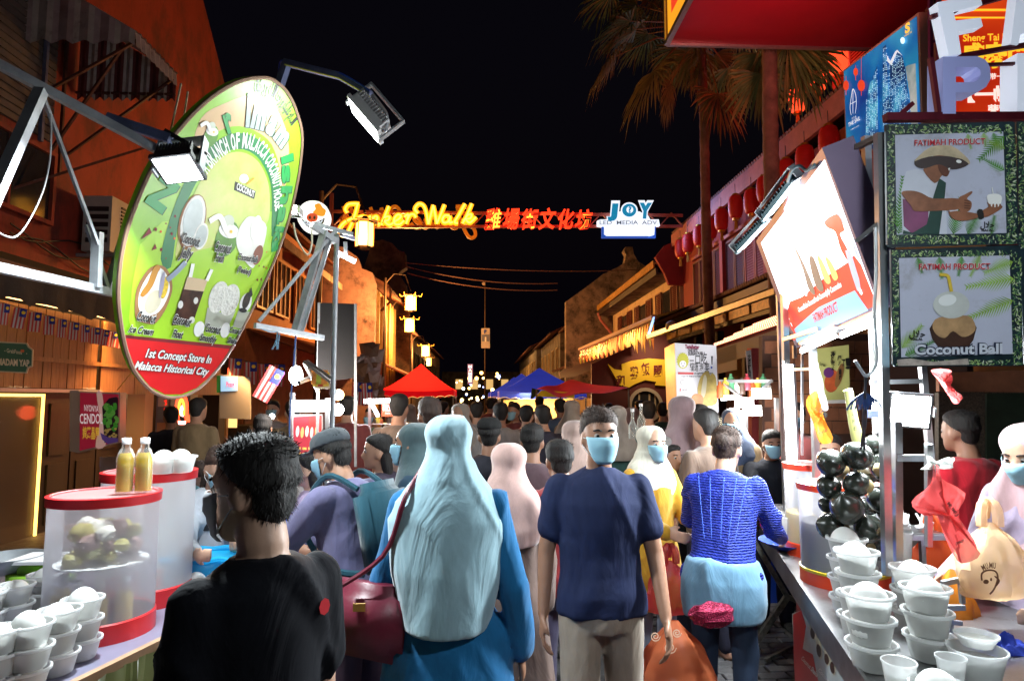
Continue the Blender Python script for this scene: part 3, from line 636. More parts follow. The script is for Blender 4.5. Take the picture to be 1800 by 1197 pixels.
# ------------------------------------------------------------------ street lanterns on the left
lm = mat('lantern_iron', (.05, .03, .02), .5, .5)
warm = mat('lantern_glass', (1, .6, .25), .5, emis=5.5, ecol=(1, .46, .1), samp=False)
def street_lantern(px, py, Y, s, label, pw):
    c = at(px, py, Y); x0 = c.x-.9
    t = thing('street_lantern', label, 'street lamp', (c.x, c.y, 0), 'orange street lanterns along the left side')
    MB().tube([(x0, Y, 0), (x0, Y, c.z+.9)], [.07, .045], 10).build('post', lm, t, True)
    MB().tube([(x0, Y, c.z+.7), (x0+.3, Y, c.z+1.05), (x0+.7, Y, c.z+1.0), (c.x, Y, c.z+.45)], .025, 8).build('arm', lm, t, True)
    h = .26*s; r = .19*s; prof = [(0, h+.12), (.05, h+.12), (.08, h+.06), (r*1.5, h+.02), (r*1.55, h), (r, h), (r, h-.03), (0, h-.03)]
    MB().lathe(prof, c, 6).build('roof', lm, t)
    fn = MB()
    for k in range(6):
        a = k*math.pi/3; d = Vector((math.cos(a), math.sin(a), 0))
        fn.tube([c+d*r*1.4+Vector((0, 0, h)), c+d*r*1.9+Vector((0, 0, h-.02)), c+d*r*2.1+Vector((0, 0, h+.08))], .014, 5)
        fn.tube([c+d*r*.98+Vector((0, 0, -h)), c+d*r*.98+Vector((0, 0, h))], .012, 5)
    fn.build('frame', mat('lantern_gilt', (.5, .25, .04), .4, .5), t)
    MB().lathe([(0, -h), (r*.8, -h), (r*.93, -h*.9), (r*.93, h*.9), (0, h*.95)], c, 6).build('glass', warm, t)
    MB().lathe([(0, -h-.05), (r*.7, -h-.05), (r*.95, -h-.005), (0, -h-.005)], c, 6).build('base_plate', lm, t)
    point('lantern_light', c+Vector((.0, -.35*s, -.1)), pw, (1, .45, .12), .12, t)
street_lantern(641, 412, 13.4, 1.0, 'nearest orange street lantern, hanging in front of the script sign', 220)
street_lantern(722, 533, 23, 1.0, 'orange street lantern highest of the receding row, beside the ochre house', 1700)
street_lantern(720, 572, 29, 1.1, 'orange street lantern directly below the highest one of the row', 1700)
street_lantern(748, 617, 44, 1.4, 'orange street lantern just above the peak of the red gazebo', 2500)
street_lantern(753, 636, 58, 1.4, 'smallest and lowest orange street lantern above the red gazebo', 400)
# ------------------------------------------------------------------ overhead wires
for i, (pa, pb, c) in enumerate((((712, 462), (1200, 470), 'top'), ((712, 468), (980, 498), 'middle'), ((716, 480), (980, 510), 'lowest'))):
    A, B = at(*pa, 24), at(*pb, 24)
    tag(MB().tube([A.lerp(B, k/14)-Vector((0, 0, .9*k/14*(1-k/14))) for k in range(15)], .018, 5).build('overhead_wire', mat('wire', (.12, .06, .05), .5)), c+' of three thin wires sagging across the street below the neon signs', 'wire')
# far pole with sign and camera
fp = thing('sign_pole', 'thin far pole with a rectangular notice board in the middle of the street', 'sign pole', at(853, 700, 30))
MB().tube([(at(853, 500, 30).x, 30, 0), at(853, 500, 30)], .03, 8).build('pole', lm, fp)
P = Pl(at(853, 595, 29.9), (0, -1, 0), fp)
P.slab([(846, 577), (861, 577), (861, 612), (846, 612)], mat('notice_white', (.45, .42, .42), .6), .05, 0, 'board')
P.shape([(847, 588), (860, 588), (860, 600), (847, 600)], mat('notice_blue', (.12, .15, .25), .6), 3)
P.text('P', (851, 586), (855, 586), (851, 580), M['blue'], 4, .05); P.text('i', (852, 600), (855, 600), (852, 592), M['white'], 6, .05)
P.ell(850, 499, 3, 3, mat('cam_pale', (.5, .4, .35)), 2, name='camera_dome')
mm = thing('vertical_sign', 'far narrow vertical shop sign with five stacked letters', 'sign', at(826, 660, 46))
P = Pl(at(826, 656, 46), (0, -1, 0), mm); P.slab([(822, 640), (831, 640), (831, 675), (822, 675)], mat('mamee_board', (.12, .08, .2), .5, emis=.25, ecol=(.3, .2, .5)), .1, 0, 'board')
for i, ch in enumerate('MAMEE'): P.text(ch, (823.6, 646.5+i*6.2), (829.4, 646.5+i*6.2), (823.6, 642+i*6.2), wl, 6, .04)
# far lights
FL = random.Random(5)
for i in range(36):
    x = FL.uniform(800, 880); y = FL.uniform(655, 712); Y = FL.uniform(42, 85); c = at(x, y, Y)
    col = FL.choice([(1, .5, .12), (1, .5, .12), (1, .6, .2), (1, .6, .2), (.8, .9, 1), (1, .8, .5), (.3, .4, 1)])
    t = MB().ball(c, FL.uniform(.05, .16), 5).build('bulb', mat('far_bulb_%.1f%.1f' % (col[1], col[2]), col, .5, emis=9, ecol=col, samp=False))
    tag(t, 'far %s stall light at the distant end of the market street' % {(1, .5, .12): 'orange', (1, .6, .2): 'amber', (.8, .9, 1): 'white', (1, .8, .5): 'cream', (.3, .4, 1): 'blue'}[col], 'lamp', 'far stall lights in the distance')
point('far_warm', at(870, 600, 60)+Vector((-.5, 0, 0)), 1500, (1, .5, .15), .3)
# bank of colour at the end of the street: far buildings closing the view
en = thing('end_building', 'far pale building closing the end of the street', 'building', (2, 95, 0))
MB().box((-6, 95, 0), (10, 99, 5.5)).build('wall', M['greyr'], en)
for i in range(6): MB().box((-4+i*2.2, 94.9, 3), (-3+i*2.2, 94.99, 4.4)).build('window', glow('far_window', (1, .6, .2), .8), en)
# ------------------------------------------------------------------ tents
def tent(c, w_, zb, zt, m, name, label, group=None, trim=None, scallop=True, frame=True):
    t = thing(name, label, 'tent', (c.x, c.y, 0), group); h = w_/2; top = MB(); n = 10
    cs_ = [(-h, -h), (h, -h), (h, h), (-h, h)]
    for i in range(4):
        a = Vector((c.x+cs_[i][0], c.y+cs_[i][1], zb)); b_ = Vector((c.x+cs_[(i+1) % 4][0], c.y+cs_[(i+1) % 4][1], zb))
        ap = Vector((c.x, c.y, zt)); rows = []
        for j in range(7):
            f = j/6; row = []
            for k in range(n+1):
                p = a.lerp(b_, k/n).lerp(ap, f); p.z = zb+(zt-zb)*(f**1.25) - .06*math.sin(math.pi*k/n)*(1-f); row.append(p)
            rows.append(row)
        for j in range(6):
            for k in range(n): top.add([rows[j][k], rows[j][k+1], rows[j+1][k+1], rows[j+1][k]], [(0, 1, 2, 3)])
    top.build('canopy', m, t, True)
    v = MB(); tr = MB()
    for i in range(4):
        a = Vector((c.x+cs_[i][0], c.y+cs_[i][1], zb)); b_ = Vector((c.x+cs_[(i+1) % 4][0], c.y+cs_[(i+1) % 4][1], zb)); N = 48; pts = []
        for k in range(N+1):
            p = a.lerp(b_, k/N); p.z -= .06*math.sin(math.pi*k/N); q = p.copy(); q.z -= .24-.05*abs(math.sin(math.pi*k/N*8)) if scallop else .3; pts.append((p, q))
        for k in range(N): v.add([pts[k][0], pts[k+1][0], pts[k+1][1], pts[k][1]], [(0, 1, 2, 3)])
        tr.tube([q for p, q in pts], .014, 4)
    v.build('valance', m, t); tr.build('trim', trim or M['white'], t)
    if frame:
        for q in cs_: MB().bar((c.x+q[0]*.98, c.y+q[1]*.98, 0), (c.x+q[0]*.98, c.y+q[1]*.98, zb), .04).build('leg', M['steel'], t)
    return t
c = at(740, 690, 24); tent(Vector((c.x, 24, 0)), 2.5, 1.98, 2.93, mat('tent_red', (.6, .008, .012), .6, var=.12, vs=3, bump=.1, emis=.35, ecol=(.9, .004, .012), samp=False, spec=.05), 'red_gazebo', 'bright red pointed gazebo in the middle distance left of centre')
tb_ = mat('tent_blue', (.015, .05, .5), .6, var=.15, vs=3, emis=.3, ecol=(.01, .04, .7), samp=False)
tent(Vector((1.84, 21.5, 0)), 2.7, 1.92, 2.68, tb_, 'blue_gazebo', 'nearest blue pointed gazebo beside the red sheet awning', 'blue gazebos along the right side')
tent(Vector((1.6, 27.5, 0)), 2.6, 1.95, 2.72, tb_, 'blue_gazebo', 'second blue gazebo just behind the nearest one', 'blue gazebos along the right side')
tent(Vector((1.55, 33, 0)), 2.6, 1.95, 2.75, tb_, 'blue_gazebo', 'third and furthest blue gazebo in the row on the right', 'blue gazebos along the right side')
for i, (x, Y, pw) in enumerate(((930, 19.5, 60), (985, 17.5, 50), (905, 25, 60), (740, 22.8, 8))): area('tent_light', at(x, 698, Y)+Vector((0, .6, .15)), at(x, 760, Y), .5, pw, (1, .7, .35))
# lit back sheet of the stall under the red sheet
ls = thing('lit_stall_backdrop', 'warm lit backdrop sheet of the stall under the red sheet awning', 'stall', at(950, 730, 17.5))
P = Pl(at(950, 730, 18.6), (0, -1, 0), ls); P.slab([(885, 703), (1008, 700), (1008, 800), (885, 800)], mat('warm_sheet', (.6, .38, .16), .8, var=.35, vs=2), .03, 0, 'sheet')
area('backdrop_light', at(950, 702, 17.9), at(950, 760, 18.5), 1.6, 90, (1, .68, .3), .3)
ra_ = thing('red_sheet_awning', 'dark red sheet stretched out over the stall in front of the moon gate wall', 'awning', at(1020, 680, 15))
m = MB(); g0 = [at(943, 684, 15.5), at(1008, 668, 18.5), at(1105, 684, 13.2), at(985, 697, 13.6)]
N = 12; rows = []
for i in range(N+1):
    row = []
    for j in range(N+1):
        u, v_ = i/N, j/N; p = (g0[0].lerp(g0[1], u)).lerp(g0[3].lerp(g0[2], u), v_); p.z -= .12*math.sin(math.pi*u)*math.sin(math.pi*v_)*1.2-.03*math.sin(u*9+v_*5); row.append(p)
    rows.append(row)
for i in range(N):
    for j in range(N): m.add([rows[i][j], rows[i+1][j], rows[i+1][j+1], rows[i][j+1]], [(0, 1, 2, 3)])
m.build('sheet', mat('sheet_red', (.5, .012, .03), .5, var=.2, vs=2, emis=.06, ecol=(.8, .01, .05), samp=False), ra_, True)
for q in (g0[0], g0[2], g0[3]): MB().tube([(q.x, q.y, 0), q], .02).build('pole', M['steel'], ra_)
ys = thing('yellow_sheet', 'yellow and dark green sheet hanging under the red sheet awning', 'sheet', at(960, 692, 15.6))
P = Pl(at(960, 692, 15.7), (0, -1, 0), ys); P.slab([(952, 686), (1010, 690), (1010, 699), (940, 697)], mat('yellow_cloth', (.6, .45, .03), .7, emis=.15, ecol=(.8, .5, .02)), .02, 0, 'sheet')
P.slab([(935, 682), (950, 686), (938, 700), (932, 702)], mat('dark_green_cloth', (.03, .08, .05), .7), .02, 2, 'edge')
# long roller awning with hanging snack packets on the right
aw = thing('roller_awning', 'white roller awning pole with cloth above the hanging packets', 'awning', at(1080, 590, 18))
P0, P1 = atx(1019, 614, 3.9), atx(1150, 558, 3.9); P2 = at(1345, 514, 9.6)
MB().tube([P0, P1], .07, 8).build('roller', mat('roller', (.6, .45, .35), .5), aw)
MB().add([P0+Vector((.05, 0, .05)), P1+Vector((.05, 0, .05)), P1+Vector((1.6, 0, .5)), P0+Vector((1.6, 0, .5))], [(0, 1, 2, 3)]).build('cloth', mat('awning_pale', (.4, .3, .22), .8), aw)
MB().bar(at(1140, 592, 13.5), at(1365, 512, 9.3), .09).build('folding_arm', M['alu'], aw)
MB().bar(at(1140, 592, 13.5), P1, .05).build('arm_link', M['alu'], aw)
MB().ball(at(1180, 574, 12.6), .12, 6).build('hinge', M['steel'], aw)
hp = thing('packet_row', 'row of shiny snack packets hanging along the white roller awning', 'snack packets', P0)
pm = [mat('packet_%d' % i, c, .25, .3, var=.4, vs=25) for i, c in enumerate(((.55, .2, .05), (.6, .4, .06), (.5, .42, .35), (.3, .35, .05), (.45, .06, .03), (.6, .5, .3)))]
for i in range(44):
    f = (i+.5)/44; p = P0.lerp(P1, f); h = .62+.15*math.sin(i*2.1)
    q = MB().add([p+Vector((0, -.1, -.08)), p+Vector((0, .1, -.08)), p+Vector((.03, .12, -.08-h)), p+Vector((-.02, -.12, -.08-h+.06)), p+Vector((-.05, 0, -.1-h/2))], [(0, 1, 4), (1, 2, 4), (2, 3, 4), (3, 0, 4)])
    q.build('packet', random.choice(pm), hp)
for k in range(3):
    P = Pl(P0.lerp(P1, .2+k*.3), (-1, 0, 0), hp)
# second low cloth awning, scalloped end (right, mid)
sa = thing('scalloped_awning', 'faded awning with wavy end board under the packets', 'awning', at(1000, 650, 20))
MB().prism([at(x, y, 19.5) for x, y in ((983, 655), (992, 648), (1004, 647), (1018, 640), (1060, 628), (1066, 640), (1010, 662), (985, 665))], (0, .1, 0)).build('end_board', mat('awning_pale'), sa)
MB().add([at(985, 657, 19.6), at(1062, 630, 19.6), at(1062, 630, 24), at(985, 657, 24)], [(0, 1, 2, 3)]).build('cloth', mat('awning_pale'), sa)
# ------------------------------------------------------------------ palms
fr_m = mat('palm_frond', (.12, .18, .05), .5, var=.5, vs=3); fr_d = mat('palm_frond_dry', (.26, .2, .05), .6, var=.4, vs=3)
tr_m = mat('palm_bark', (.2, .11, .08), .85, var=.5, vs=4, bump=.5, bs=14)
def fan_leaf(mb, c, d, size, rnd, dry=False):       # pleated fan of narrow segments that droop at the tips
    d = d.normalized(); side = d.cross(Vector((0, 0, 1))); side = side.normalized() if side.length > .1 else Vector((1, 0, 0)); nrm = side.cross(d)
    n = 34; mb.cur = 0
    for i in range(n):
        a = (i/(n-1)-.5)*R(205)+rnd.uniform(-.03, .03); L = size*(.78+.22*math.cos(a))*rnd.uniform(.8, 1.05)
        u = d*math.cos(a)+side*math.sin(a); q = u.cross(nrm)
        w_ = L*.036; p0 = c; p1 = c+u*L*.5+nrm*(.02*(-1)**i); p2 = c+u*L*.82+Vector((0, 0, -L*.10*rnd.uniform(.5, 1.5)))
        p3 = c+u*L+Vector((0, 0, -L*.28*rnd.uniform(.5, 1.7)))
        mb.cur = 1 if (dry or rnd.random() < .35) else 0
        up = nrm*w_*.35
        mb.add([p0, p1-q*w_, p1+up, p1+q*w_, p2-q*w_*.8, p2+up, p2+q*w_*.8, p3], [(0, 1, 2), (0, 2, 3), (1, 4, 5, 2), (2, 5, 6, 3), (4, 7, 5), (5, 7, 6)])
    mb.cur = 0
def palm(name, label, bx, Y, top, r0, leaves, seed):
    rnd = random.Random(seed); base = Vector((bx, Y, 0)); T = at(*top, Y); t = thing(name, label, 'palm tree', base)
    n = 90; pts = []; rs = []
    for i in range(n):
        f = i/(n-1); p = base.lerp(T, f); p.x += .05*math.sin(f*5+seed); pts.append(p); rs.append((r0*(1.12-.25*f))*(1+.07*((i*7) % 3-1)*.5+(.04 if i % 2 else 0)))
    MB().tube(pts, rs, 14).build('trunk', tr_m, t, True)
    st = MB()
    for (px, py, dY, s, dry) in leaves:
        c_ = at(px, py, Y+dY); mb = MB(); d = (c_-T); 
        st.tube([T+Vector((0, 0, -.05)), T.lerp(c_, .5)+Vector((0, 0, .25*d.length/2)), c_], [.03, .018, .01], 6)
        dd_ = Vector((d.x*.35, d.y*.35, -.75 if py > top[1]+20 else -.25))
        fan_leaf(mb, c_, dd_, s*.85, rnd, dry); mb.build('frond', [fr_m, fr_d], t)
    st.build('leaf_stalk', mat('stalk', (.3, .14, .03), .5), t)
    fb = MB()
    for i in range(160):
        a = rnd.uniform(0, 6.28); z = rnd.uniform(-.8, .2); d = Vector((math.cos(a), math.sin(a), 0))
        p = T+Vector((0, 0, z))+d*r0*.8; q = p+d*rnd.uniform(.1, .35)+Vector((0, 0, -rnd.uniform(.1, .5))); s_ = d.cross(Vector((0, 0, 1)))*.02
        fb.add([p-s_, p+s_, q], [(0, 1, 2)])
    fb.build('crown_fibre', fr_d, t); return t
Lp = 1.15
palm('fan_palm', 'tall fan palm with slim bare trunk, left of two', at(1257, 600, 13).x, 13, (1228, 70), .10,
     [(1108, 38, .3, 1.25, False), (1118, 52, -.2, 1.1, False), (1082, 100, 0, 1.15, True), (1150, 125, -.4, 1.35, True), (1140, 60, .8, 1.1, False), (1178, 150, .3, .9, True), (1262, 165, -.5, 1.1, False), (1280, 120, .4, 1.1, False), (1215, 95, .6, 1.0, False), (1190, 85, 1, 1.1, False), (1250, 100, .9, 1.0, True), (1120, 10, .5, 1.1, False), (1170, -20, .3, 1.2, False), (1075, -10, .8, 1.1, False), (1240, 0, .5, 1.2, False), (1300, 40, .5, 1.1, False)], 3)
palm('fan_palm', 'thicker fan palm trunk rising in front of the lantern eave, right of two', at(1373, 600, 9.5).x, 9.5, (1350, -10), .12,
     [(1338, 130, .6, .95, False), (1385, 75, .3, .95, False), (1420, 90, .4, .9, False), (1400, 125, .5, .8, False), (1335, 95, .8, .8, False), (1300, -40, .2, 1.1, False), (1400, -40, .2, 1.1, False)], 8)
# ------------------------------------------------------------------ lanterns
def lantern_proto(m, name):
    t = thing(name, 'x', 'lantern')
    prof = [(.07, .25), (.12, .22), (.15, .12), (.155, 0), (.15, -.12), (.12, -.22), (.07, -.25)]
    pr = []
    for i in range(len(prof)-1):
        for k in range(5):
            f = k/5; r_ = prof[i][0]*(1-f)+prof[i+1][0]*f; pr.append((r_*(1.0 if k % 2 else .965), prof[i][1]*(1-f)+prof[i+1][1]*f))
    pr.append(prof[-1]); MB().lathe(pr, n=20).build('shade', m, t, True)
    MB().lathe([(0, .28), (.07, .28), (.075, .245), (0, .245)], n=14).build('cap', mat('lantern_gold', (.6, .35, .04), .35, .6), t); MB().lathe([(0, -.245), (.075, -.245), (.07, -.29), (0, -.29)], n=14).build('base', mat('lantern_gold'), t)
    ts = MB()
    for k in range(10): a = k*.628; ts.tube([(.02*math.cos(a), .02*math.sin(a), -.29), (.035*math.cos(a), .035*math.sin(a), -.48)], .006, 4)
    ts.build('tassel', mat('tassel', (.65, .35, .03), .7), t); MB().tube([(0, 0, .28), (0, 0, .5)], .006, 5).build('hook', M['black'], t)
    return t
LD = lantern_proto(mat('lantern_red', (.55, .012, .012), .5, var=.12, vs=14, emis=.03, ecol=(1, .02, .01)), 'red_lantern')
LLm = mat('lantern_red_lit', (.9, .08, .03), .5, emis=1.7, ecol=(1, .07, .02))
LL = lantern_proto(LLm, 'lit_lantern')
ordn = ['first', 'second', 'third', 'fourth', 'fifth', 'sixth', 'seventh', 'eighth', 'ninth', 'tenth', 'eleventh']
first = True
for i, (px, py) in enumerate(((1196, 437), (1209, 428), (1229, 415), (1249, 402), (1268, 386), (1293, 364), (1321, 355), (1344, 333), (1382, 305), (1415, 282), (1457, 250))):
    p = atx(px, py, 5.3)
    lab = '%s unlit red lantern from the left under the long eave' % ordn[i]
    if first: LD.matrix_basis = TM(p, 0, 1.0); LD['label'] = lab; LD['group'] = 'unlit red lanterns under the eave'; first = False
    else: copy_tree(LD, TM(p, random.random(), 1.0), lab, 'unlit red lanterns under the eave')
labs = ['lowest of three glowing red lanterns on the set back wall', 'middle one of three glowing red lanterns on the set back wall', 'highest glowing red lantern, partly behind palm leaves']
for i, (px, py) in enumerate(((1401, 175), (1437, 137), (1473, 105))):
    p = atx(px, py, 6.35); p2 = TM(p, 0, 1.1)
    o = LL if i == 0 else copy_tree(LL, p2)
    o.matrix_basis = p2; o['label'] = labs[i]; o['group'] = 'glowing red lanterns'
    point('lantern_glow', p+Vector((-.3, -.4, -.1)), 9, (1, .04, .02), .2)
# ------------------------------------------------------------------ big boards above the right stall
bb = thing('overhead_sign_box', 'huge dark red box sign seen from below with a lit yellow edged side', 'sign box', (4, 7, 6.5))
c0 = at(1174, 76, 9.0); z0 = c0.z
ur = mat('underside_red', (.3, .006, .02), .45, var=.1, vs=3, spec=.4)
MB().box((c0.x, 3.2, z0), (6.3, 9.0, z0+2.2)).build('housing', ur, bb)
fr_ = MB(); fr_.bar((c0.x-.01, 9.02, z0-.01), (6.3, 9.02, z0-.01), .05).bar((c0.x-.01, 3.2, z0), (c0.x-.01, 9.02, z0), .07).bar((c0.x-.02, 9.02, z0), (c0.x-.02, 9.02, z0+2.2), .05); fr_.build('edge_trim', M['alu'], bb)
P = Pl((c0.x-.012, 7, z0+1), (-1, 0, 0), bb)
def rectX(ya, yb, za, zb, lay): return [Vector((c0.x-.012-lay*.003, y, z)) for y, z in ((ya, za), (yb, za), (yb, zb), (ya, zb))]
MB().face(rectX(3.3, 8.95, z0+.08, z0+2.1, 0)).build('lit_border', glow('lit_yellow', (1, .42, .02), .9), bb, fix=False)
MB().face(rectX(6.0, 8.75, z0+.3, z0+2.1, 1)).build('lit_face', glow('lit_red', (.9, .06, .02), .9), bb, fix=False)
MB().face(rectX(6.2, 7.7, z0+.55, z0+2.0, 2)).build('picture', glow('lit_teal', (.05, .35, .45), .6), bb, fix=False)
for k in range(6): MB().face(rectX(6.3+k*.35, 6.5+k*.35, z0+.45, z0+.7+(k % 3)*.1, 3)).build('picture_block', glow('lit_gold', (.9, .6, .2), .7), bb, fix=False)
xs = 4.35
sb_ = thing('tower_billboard', 'blue billboard of glass towers with printed red lanterns', 'billboard', (xs, 6.6, 4))
P = Pl((xs, 6.6, 4), (-1, 0, 0), sb_)
BQ = [(1484, 126), (1612, 29), (1621, 262), (1489, 262)]
P.slab([(1482, 124), (1615, 22), (1624, 265), (1487, 265)], mat('billboard_frame', (.3, .2, .16), .5), .12, 0, 'frame')
def litimg(key, stops, s, scale=3.):        # backlit print: flat picture with its own colours
    if key in MC: return MC[key]
    m = bpy.data.materials.new(key); m.use_nodes = True; t = m.node_tree; b_ = t.nodes['Principled BSDF']
    tc = t.nodes.new('ShaderNodeTexCoord'); n = t.nodes.new('ShaderNodeTexNoise'); n.inputs['Scale'].default_value = scale; n.inputs['Detail'].default_value = 3
    cr = t.nodes.new('ShaderNodeValToRGB'); el = cr.color_ramp.elements
    while len(el) < len(stops): el.new(.5)
    for e, (p_, c_) in zip(el, stops): e.position = p_; e.color = (*c_, 1)
    t.links.new(tc.outputs['Object'], n.inputs[0]); t.links.new(n.outputs[0], cr.inputs[0]); t.links.new(cr.outputs[0], b_.inputs['Base Color']); t.links.new(cr.outputs[0], b_.inputs['Emission Color'])
    b_.inputs['Emission Strength'].default_value = s; b_.inputs['Roughness'].default_value = .3; MC[key] = m; return m
skyb = litimg('bill_sky', [(.3, (.003, .05, .32)), (.5, (.005, .16, .5)), (.7, (.03, .38, .62))], .55, 1.2)
P.shape(BQ, skyb, 2, 'sky_print')
def tower(pts, key, lay, win):
    P.shape(pts, litimg(key, [(.35, (.004, .03, .12)), (.5, (.01, .12, .4)), (.68, (.1, .5, .75))], .6, 5), lay, 'tower')
    xs_ = [q[0] for q in pts]; ys_ = [q[1] for q in pts]; rr_ = random.Random(int(xs_[0])); mb = MB()
    top = lambda x: np.interp(x, *zip(*sorted((q[0], q[1]) for q in win)))
    x = min(xs_)+2
    while x < max(xs_)-1.5:
        y = top(x)+4
        while y < max(ys_)-3:
            if rr_.random() < .62: mb.face([P.p(a, b__, lay+1) for a, b__ in ((x, y), (x+1.3, y-.9), (x+1.3, y+.6), (x, y+1.5))])
            y += 3.1
        x += 2.6
    mb.build('window_lights', glow('tower_windows', (.5, .85, 1), .9), sb_, fix=False)
tower([(1522, 262), (1524, 180), (1530, 145), (1537, 140), (1538, 262)], 'tw1', 4, [(1520, 190), (1530, 146), (1538, 142)])
tower([(1536, 262), (1539, 128), (1544, 116), (1547, 262)], 'tw2', 6, [(1536, 130), (1545, 117)])
tower([(1552, 262), (1553, 84), (1559, 79), (1560, 110), (1566, 200), (1566, 262)], 'tw3', 4, [(1552, 84), (1559, 80), (1566, 120)])
tower([(1566, 262), (1566, 112), (1573, 100), (1580, 88), (1588, 98), (1593, 120), (1600, 180), (1604, 240), (1604, 262)], 'tw4', 6, [(1566, 112), (1580, 88), (1588, 98), (1604, 200)])
P.shape([(1562, 98), (1568, 108), (1576, 92), (1580, 88), (1590, 99), (1580, 92), (1570, 116), (1562, 108)], glow('tower_white', (.7, .85, .95), .8), 9, 'tower_rim')
P.shape([(1594, 118), (1600, 115), (1612, 112), (1617, 235), (1605, 240), (1602, 170)], litimg('bill_cloud', [(.4, (.2, .35, .4)), (.6, (.5, .6, .6))], .5, 4), 8, 'cloud')
P.ell(1590, 72, 4, 6, glow('moon_white', (.6, .95, 1), 1.1), 10, name='moon')
for (x, y, r1, r2, yt) in ((1490, 151, 5, 9, 134), (1507, 127, 4, 7, 115), (1517, 151, 6.5, 10, 100)):
    P.ell(x, y, r1, r2, glow('print_lantern', (.75, .06, .02), .8), 10, name='printed_lantern'); P.shape([(x-.4, yt), (x+.4, yt), (x+.4, y-r2), (x-.4, y-r2)], glow('print_lantern', (.75, .06, .02), .8), 10, 'printed_cord'); P.shape([(x-.7, y+r2), (x+.7, y+r2), (x+.5, y+r2+8), (x-.5, y+r2+8)], glow('print_lantern', (.75, .06, .02), .8), 10, 'printed_tassel')
wt = glow('print_white', (.8, .9, .95), .9)
P.text('THE SAIL', (1494, 224), (1515, 211), (1494, 217), wt, 10, .02); P.text('汉 海 家', (1500, 211), (1508, 207), (1500, 208), wt, 10, .01); P.text('A DREAM LIVING', (1498, 230), (1513, 222), (1498, 228), wt, 10, .0)
P.ribbon([(1499, 203), (1497, 190), (1499, 172), (1502, 157), (1507, 168), (1508, 185), (1506, 200)], .007, wt, .002, 10, 'logo_line'); P.ribbon([(1502, 158), (1502, 200)], .006, wt, .002, 10, 'logo_line'); P.ribbon([(1497, 184), (1508, 178)], .006, wt, .002, 10, 'logo_line')
P.text('S', (1594, 60), (1603, 55), (1594, 44), glow('gold_print', (.9, .6, .08), .9), 10, .05); P.text('SHENG TAI', (1593, 66), (1606, 58), (1593, 63), glow('gold_print', (.9, .6, .08), .9), 10, .01)
# red structure behind the posters
rs = thing('red_sign_tower', 'dark red steel sign structure holding the posters at the upper right', 'sign tower', (5, 6.4, 4))
MB().box((4.42, 5.2, 3.6), (4.95, 5.95, z0-.01)).build('box_column', mat('tower_red', (.22, .01, .02), .5), rs)
MB().box(Vector((4.95, 5.9, 3.4)), Vector((8, 6.1, z0-.01))).build('back_wall', mat('tower_red'), rs)
lt = thing('sign_ladder', 'purple red steel ladder rails beside the big white letters', 'ladder', (3, 3.9, 3))
for x in (1637, 1652): MB().bar(at(x, 205, 4.4), at(x-2, -30, 4.4), .025).build('rail', mat('ladder_red', (.2, .02, .08), .4, .4), lt)
for y in (35, 75, 115, 160): MB().bar(at(1637, y, 4.4), at(1652, y-4, 4.4), .02).build('rung', mat('ladder_red'), lt)
ps = thing('red_poster', 'lit red poster with gold and white Chinese characters behind the big letters', 'poster', at(1720, 100, 4.6))
P = Pl(at(1720, 100, 4.6), (-.15, -1, 0), ps)
P.slab([(1640, -20), (1830, -30), (1830, 222), (1652, 222)], mat('poster_back', (.1, .01, .01), .5), .08, -1, 'frame')
P.shape([(1650, -20), (1830, -30), (1830, 210), (1660, 210)], litimg('poster_red', [(.35, (.5, .012, .004)), (.65, (.85, .07, .008))], .75, .8), 1, 'face')
gp = glow('gold_print2', (1, .6, .03), 1.0); wp = glow('white_print2', (1, .85, .75), 1.0)
P.shape([(1632, 17), (1830, 17), (1830, 21), (1632, 21)], gp, 3, 'gold_line'); P.shape([(1630, 31), (1830, 31), (1830, 34), (1630, 34)], gp, 3, 'gold_line')
P.text('Sheng Tai Internation', (1692, 74), (1835, 70), (1692, 62), gp, 3, .02)
P.text('盛泰国际', (1690, 118), (1850, 112), (1690, 86), gp, 3, .05)
P.text('马六甲 带一路', (1694, 141), (1778, 139), (1694, 133), wp, 3, .025); P.text('【一帆风顺', (1700, 178), (1845, 176), (1700, 158), wp, 3, .05); P.text('荣耀马六甲', (1735, 200), (1830, 198), (1735, 188), wp, 3, .04)
P.shape([(1583, 210), (1592, 210), (1592, 217), (1583, 217)], gp, 4)
area('poster_glow', at(1560, 30, 5.6), Vector((3.4, 7.8, 6.6)), .6, 30, (1, .25, .2), spread=100)
# big white letters on red beams
bl = thing('big_letter_sign', 'big white channel letters F A P I on dark red steel beams above the banners', 'letter sign', at(1700, 200, 2.7))
P = Pl(at(1690, 150, 2.75), (.12, -1, 0), bl)
wm_ = mat('letter_white', (.75, .77, .85), .4, emis=.42, ecol=(.75, .85, 1)); wm2 = mat('letter_mauve', (.32, .35, .6), .45, emis=.18, ecol=(.35, .4, .8))
P.slab([(1647, 4), (1722, -6), (1727, 40), (1684, 58), (1688, 97), (1668, 99)], wm_, .001, -9, 'x') if 0 else None
P.slab([(1646, 6), (1720, -8), (1725, 10), (1674, 22), (1678, 38), (1722, 33), (1726, 48), (1682, 57), (1688, 96), (1666, 100)], wm_, .05, 8, 'letter')
Pp = [(1656, 101), (1716, 100), (1730, 106), (1739, 120), (1740, 140), (1732, 154), (1718, 163), (1679, 164), (1679, 201), (1656, 201)]
P.slab([(1656, 101), (1716, 100), (1730, 106), (1735, 112), (1722, 124), (1716, 119), (1679, 119), (1679, 145), (1679, 201), (1656, 201)], wm2, .09, 6, 'letter')
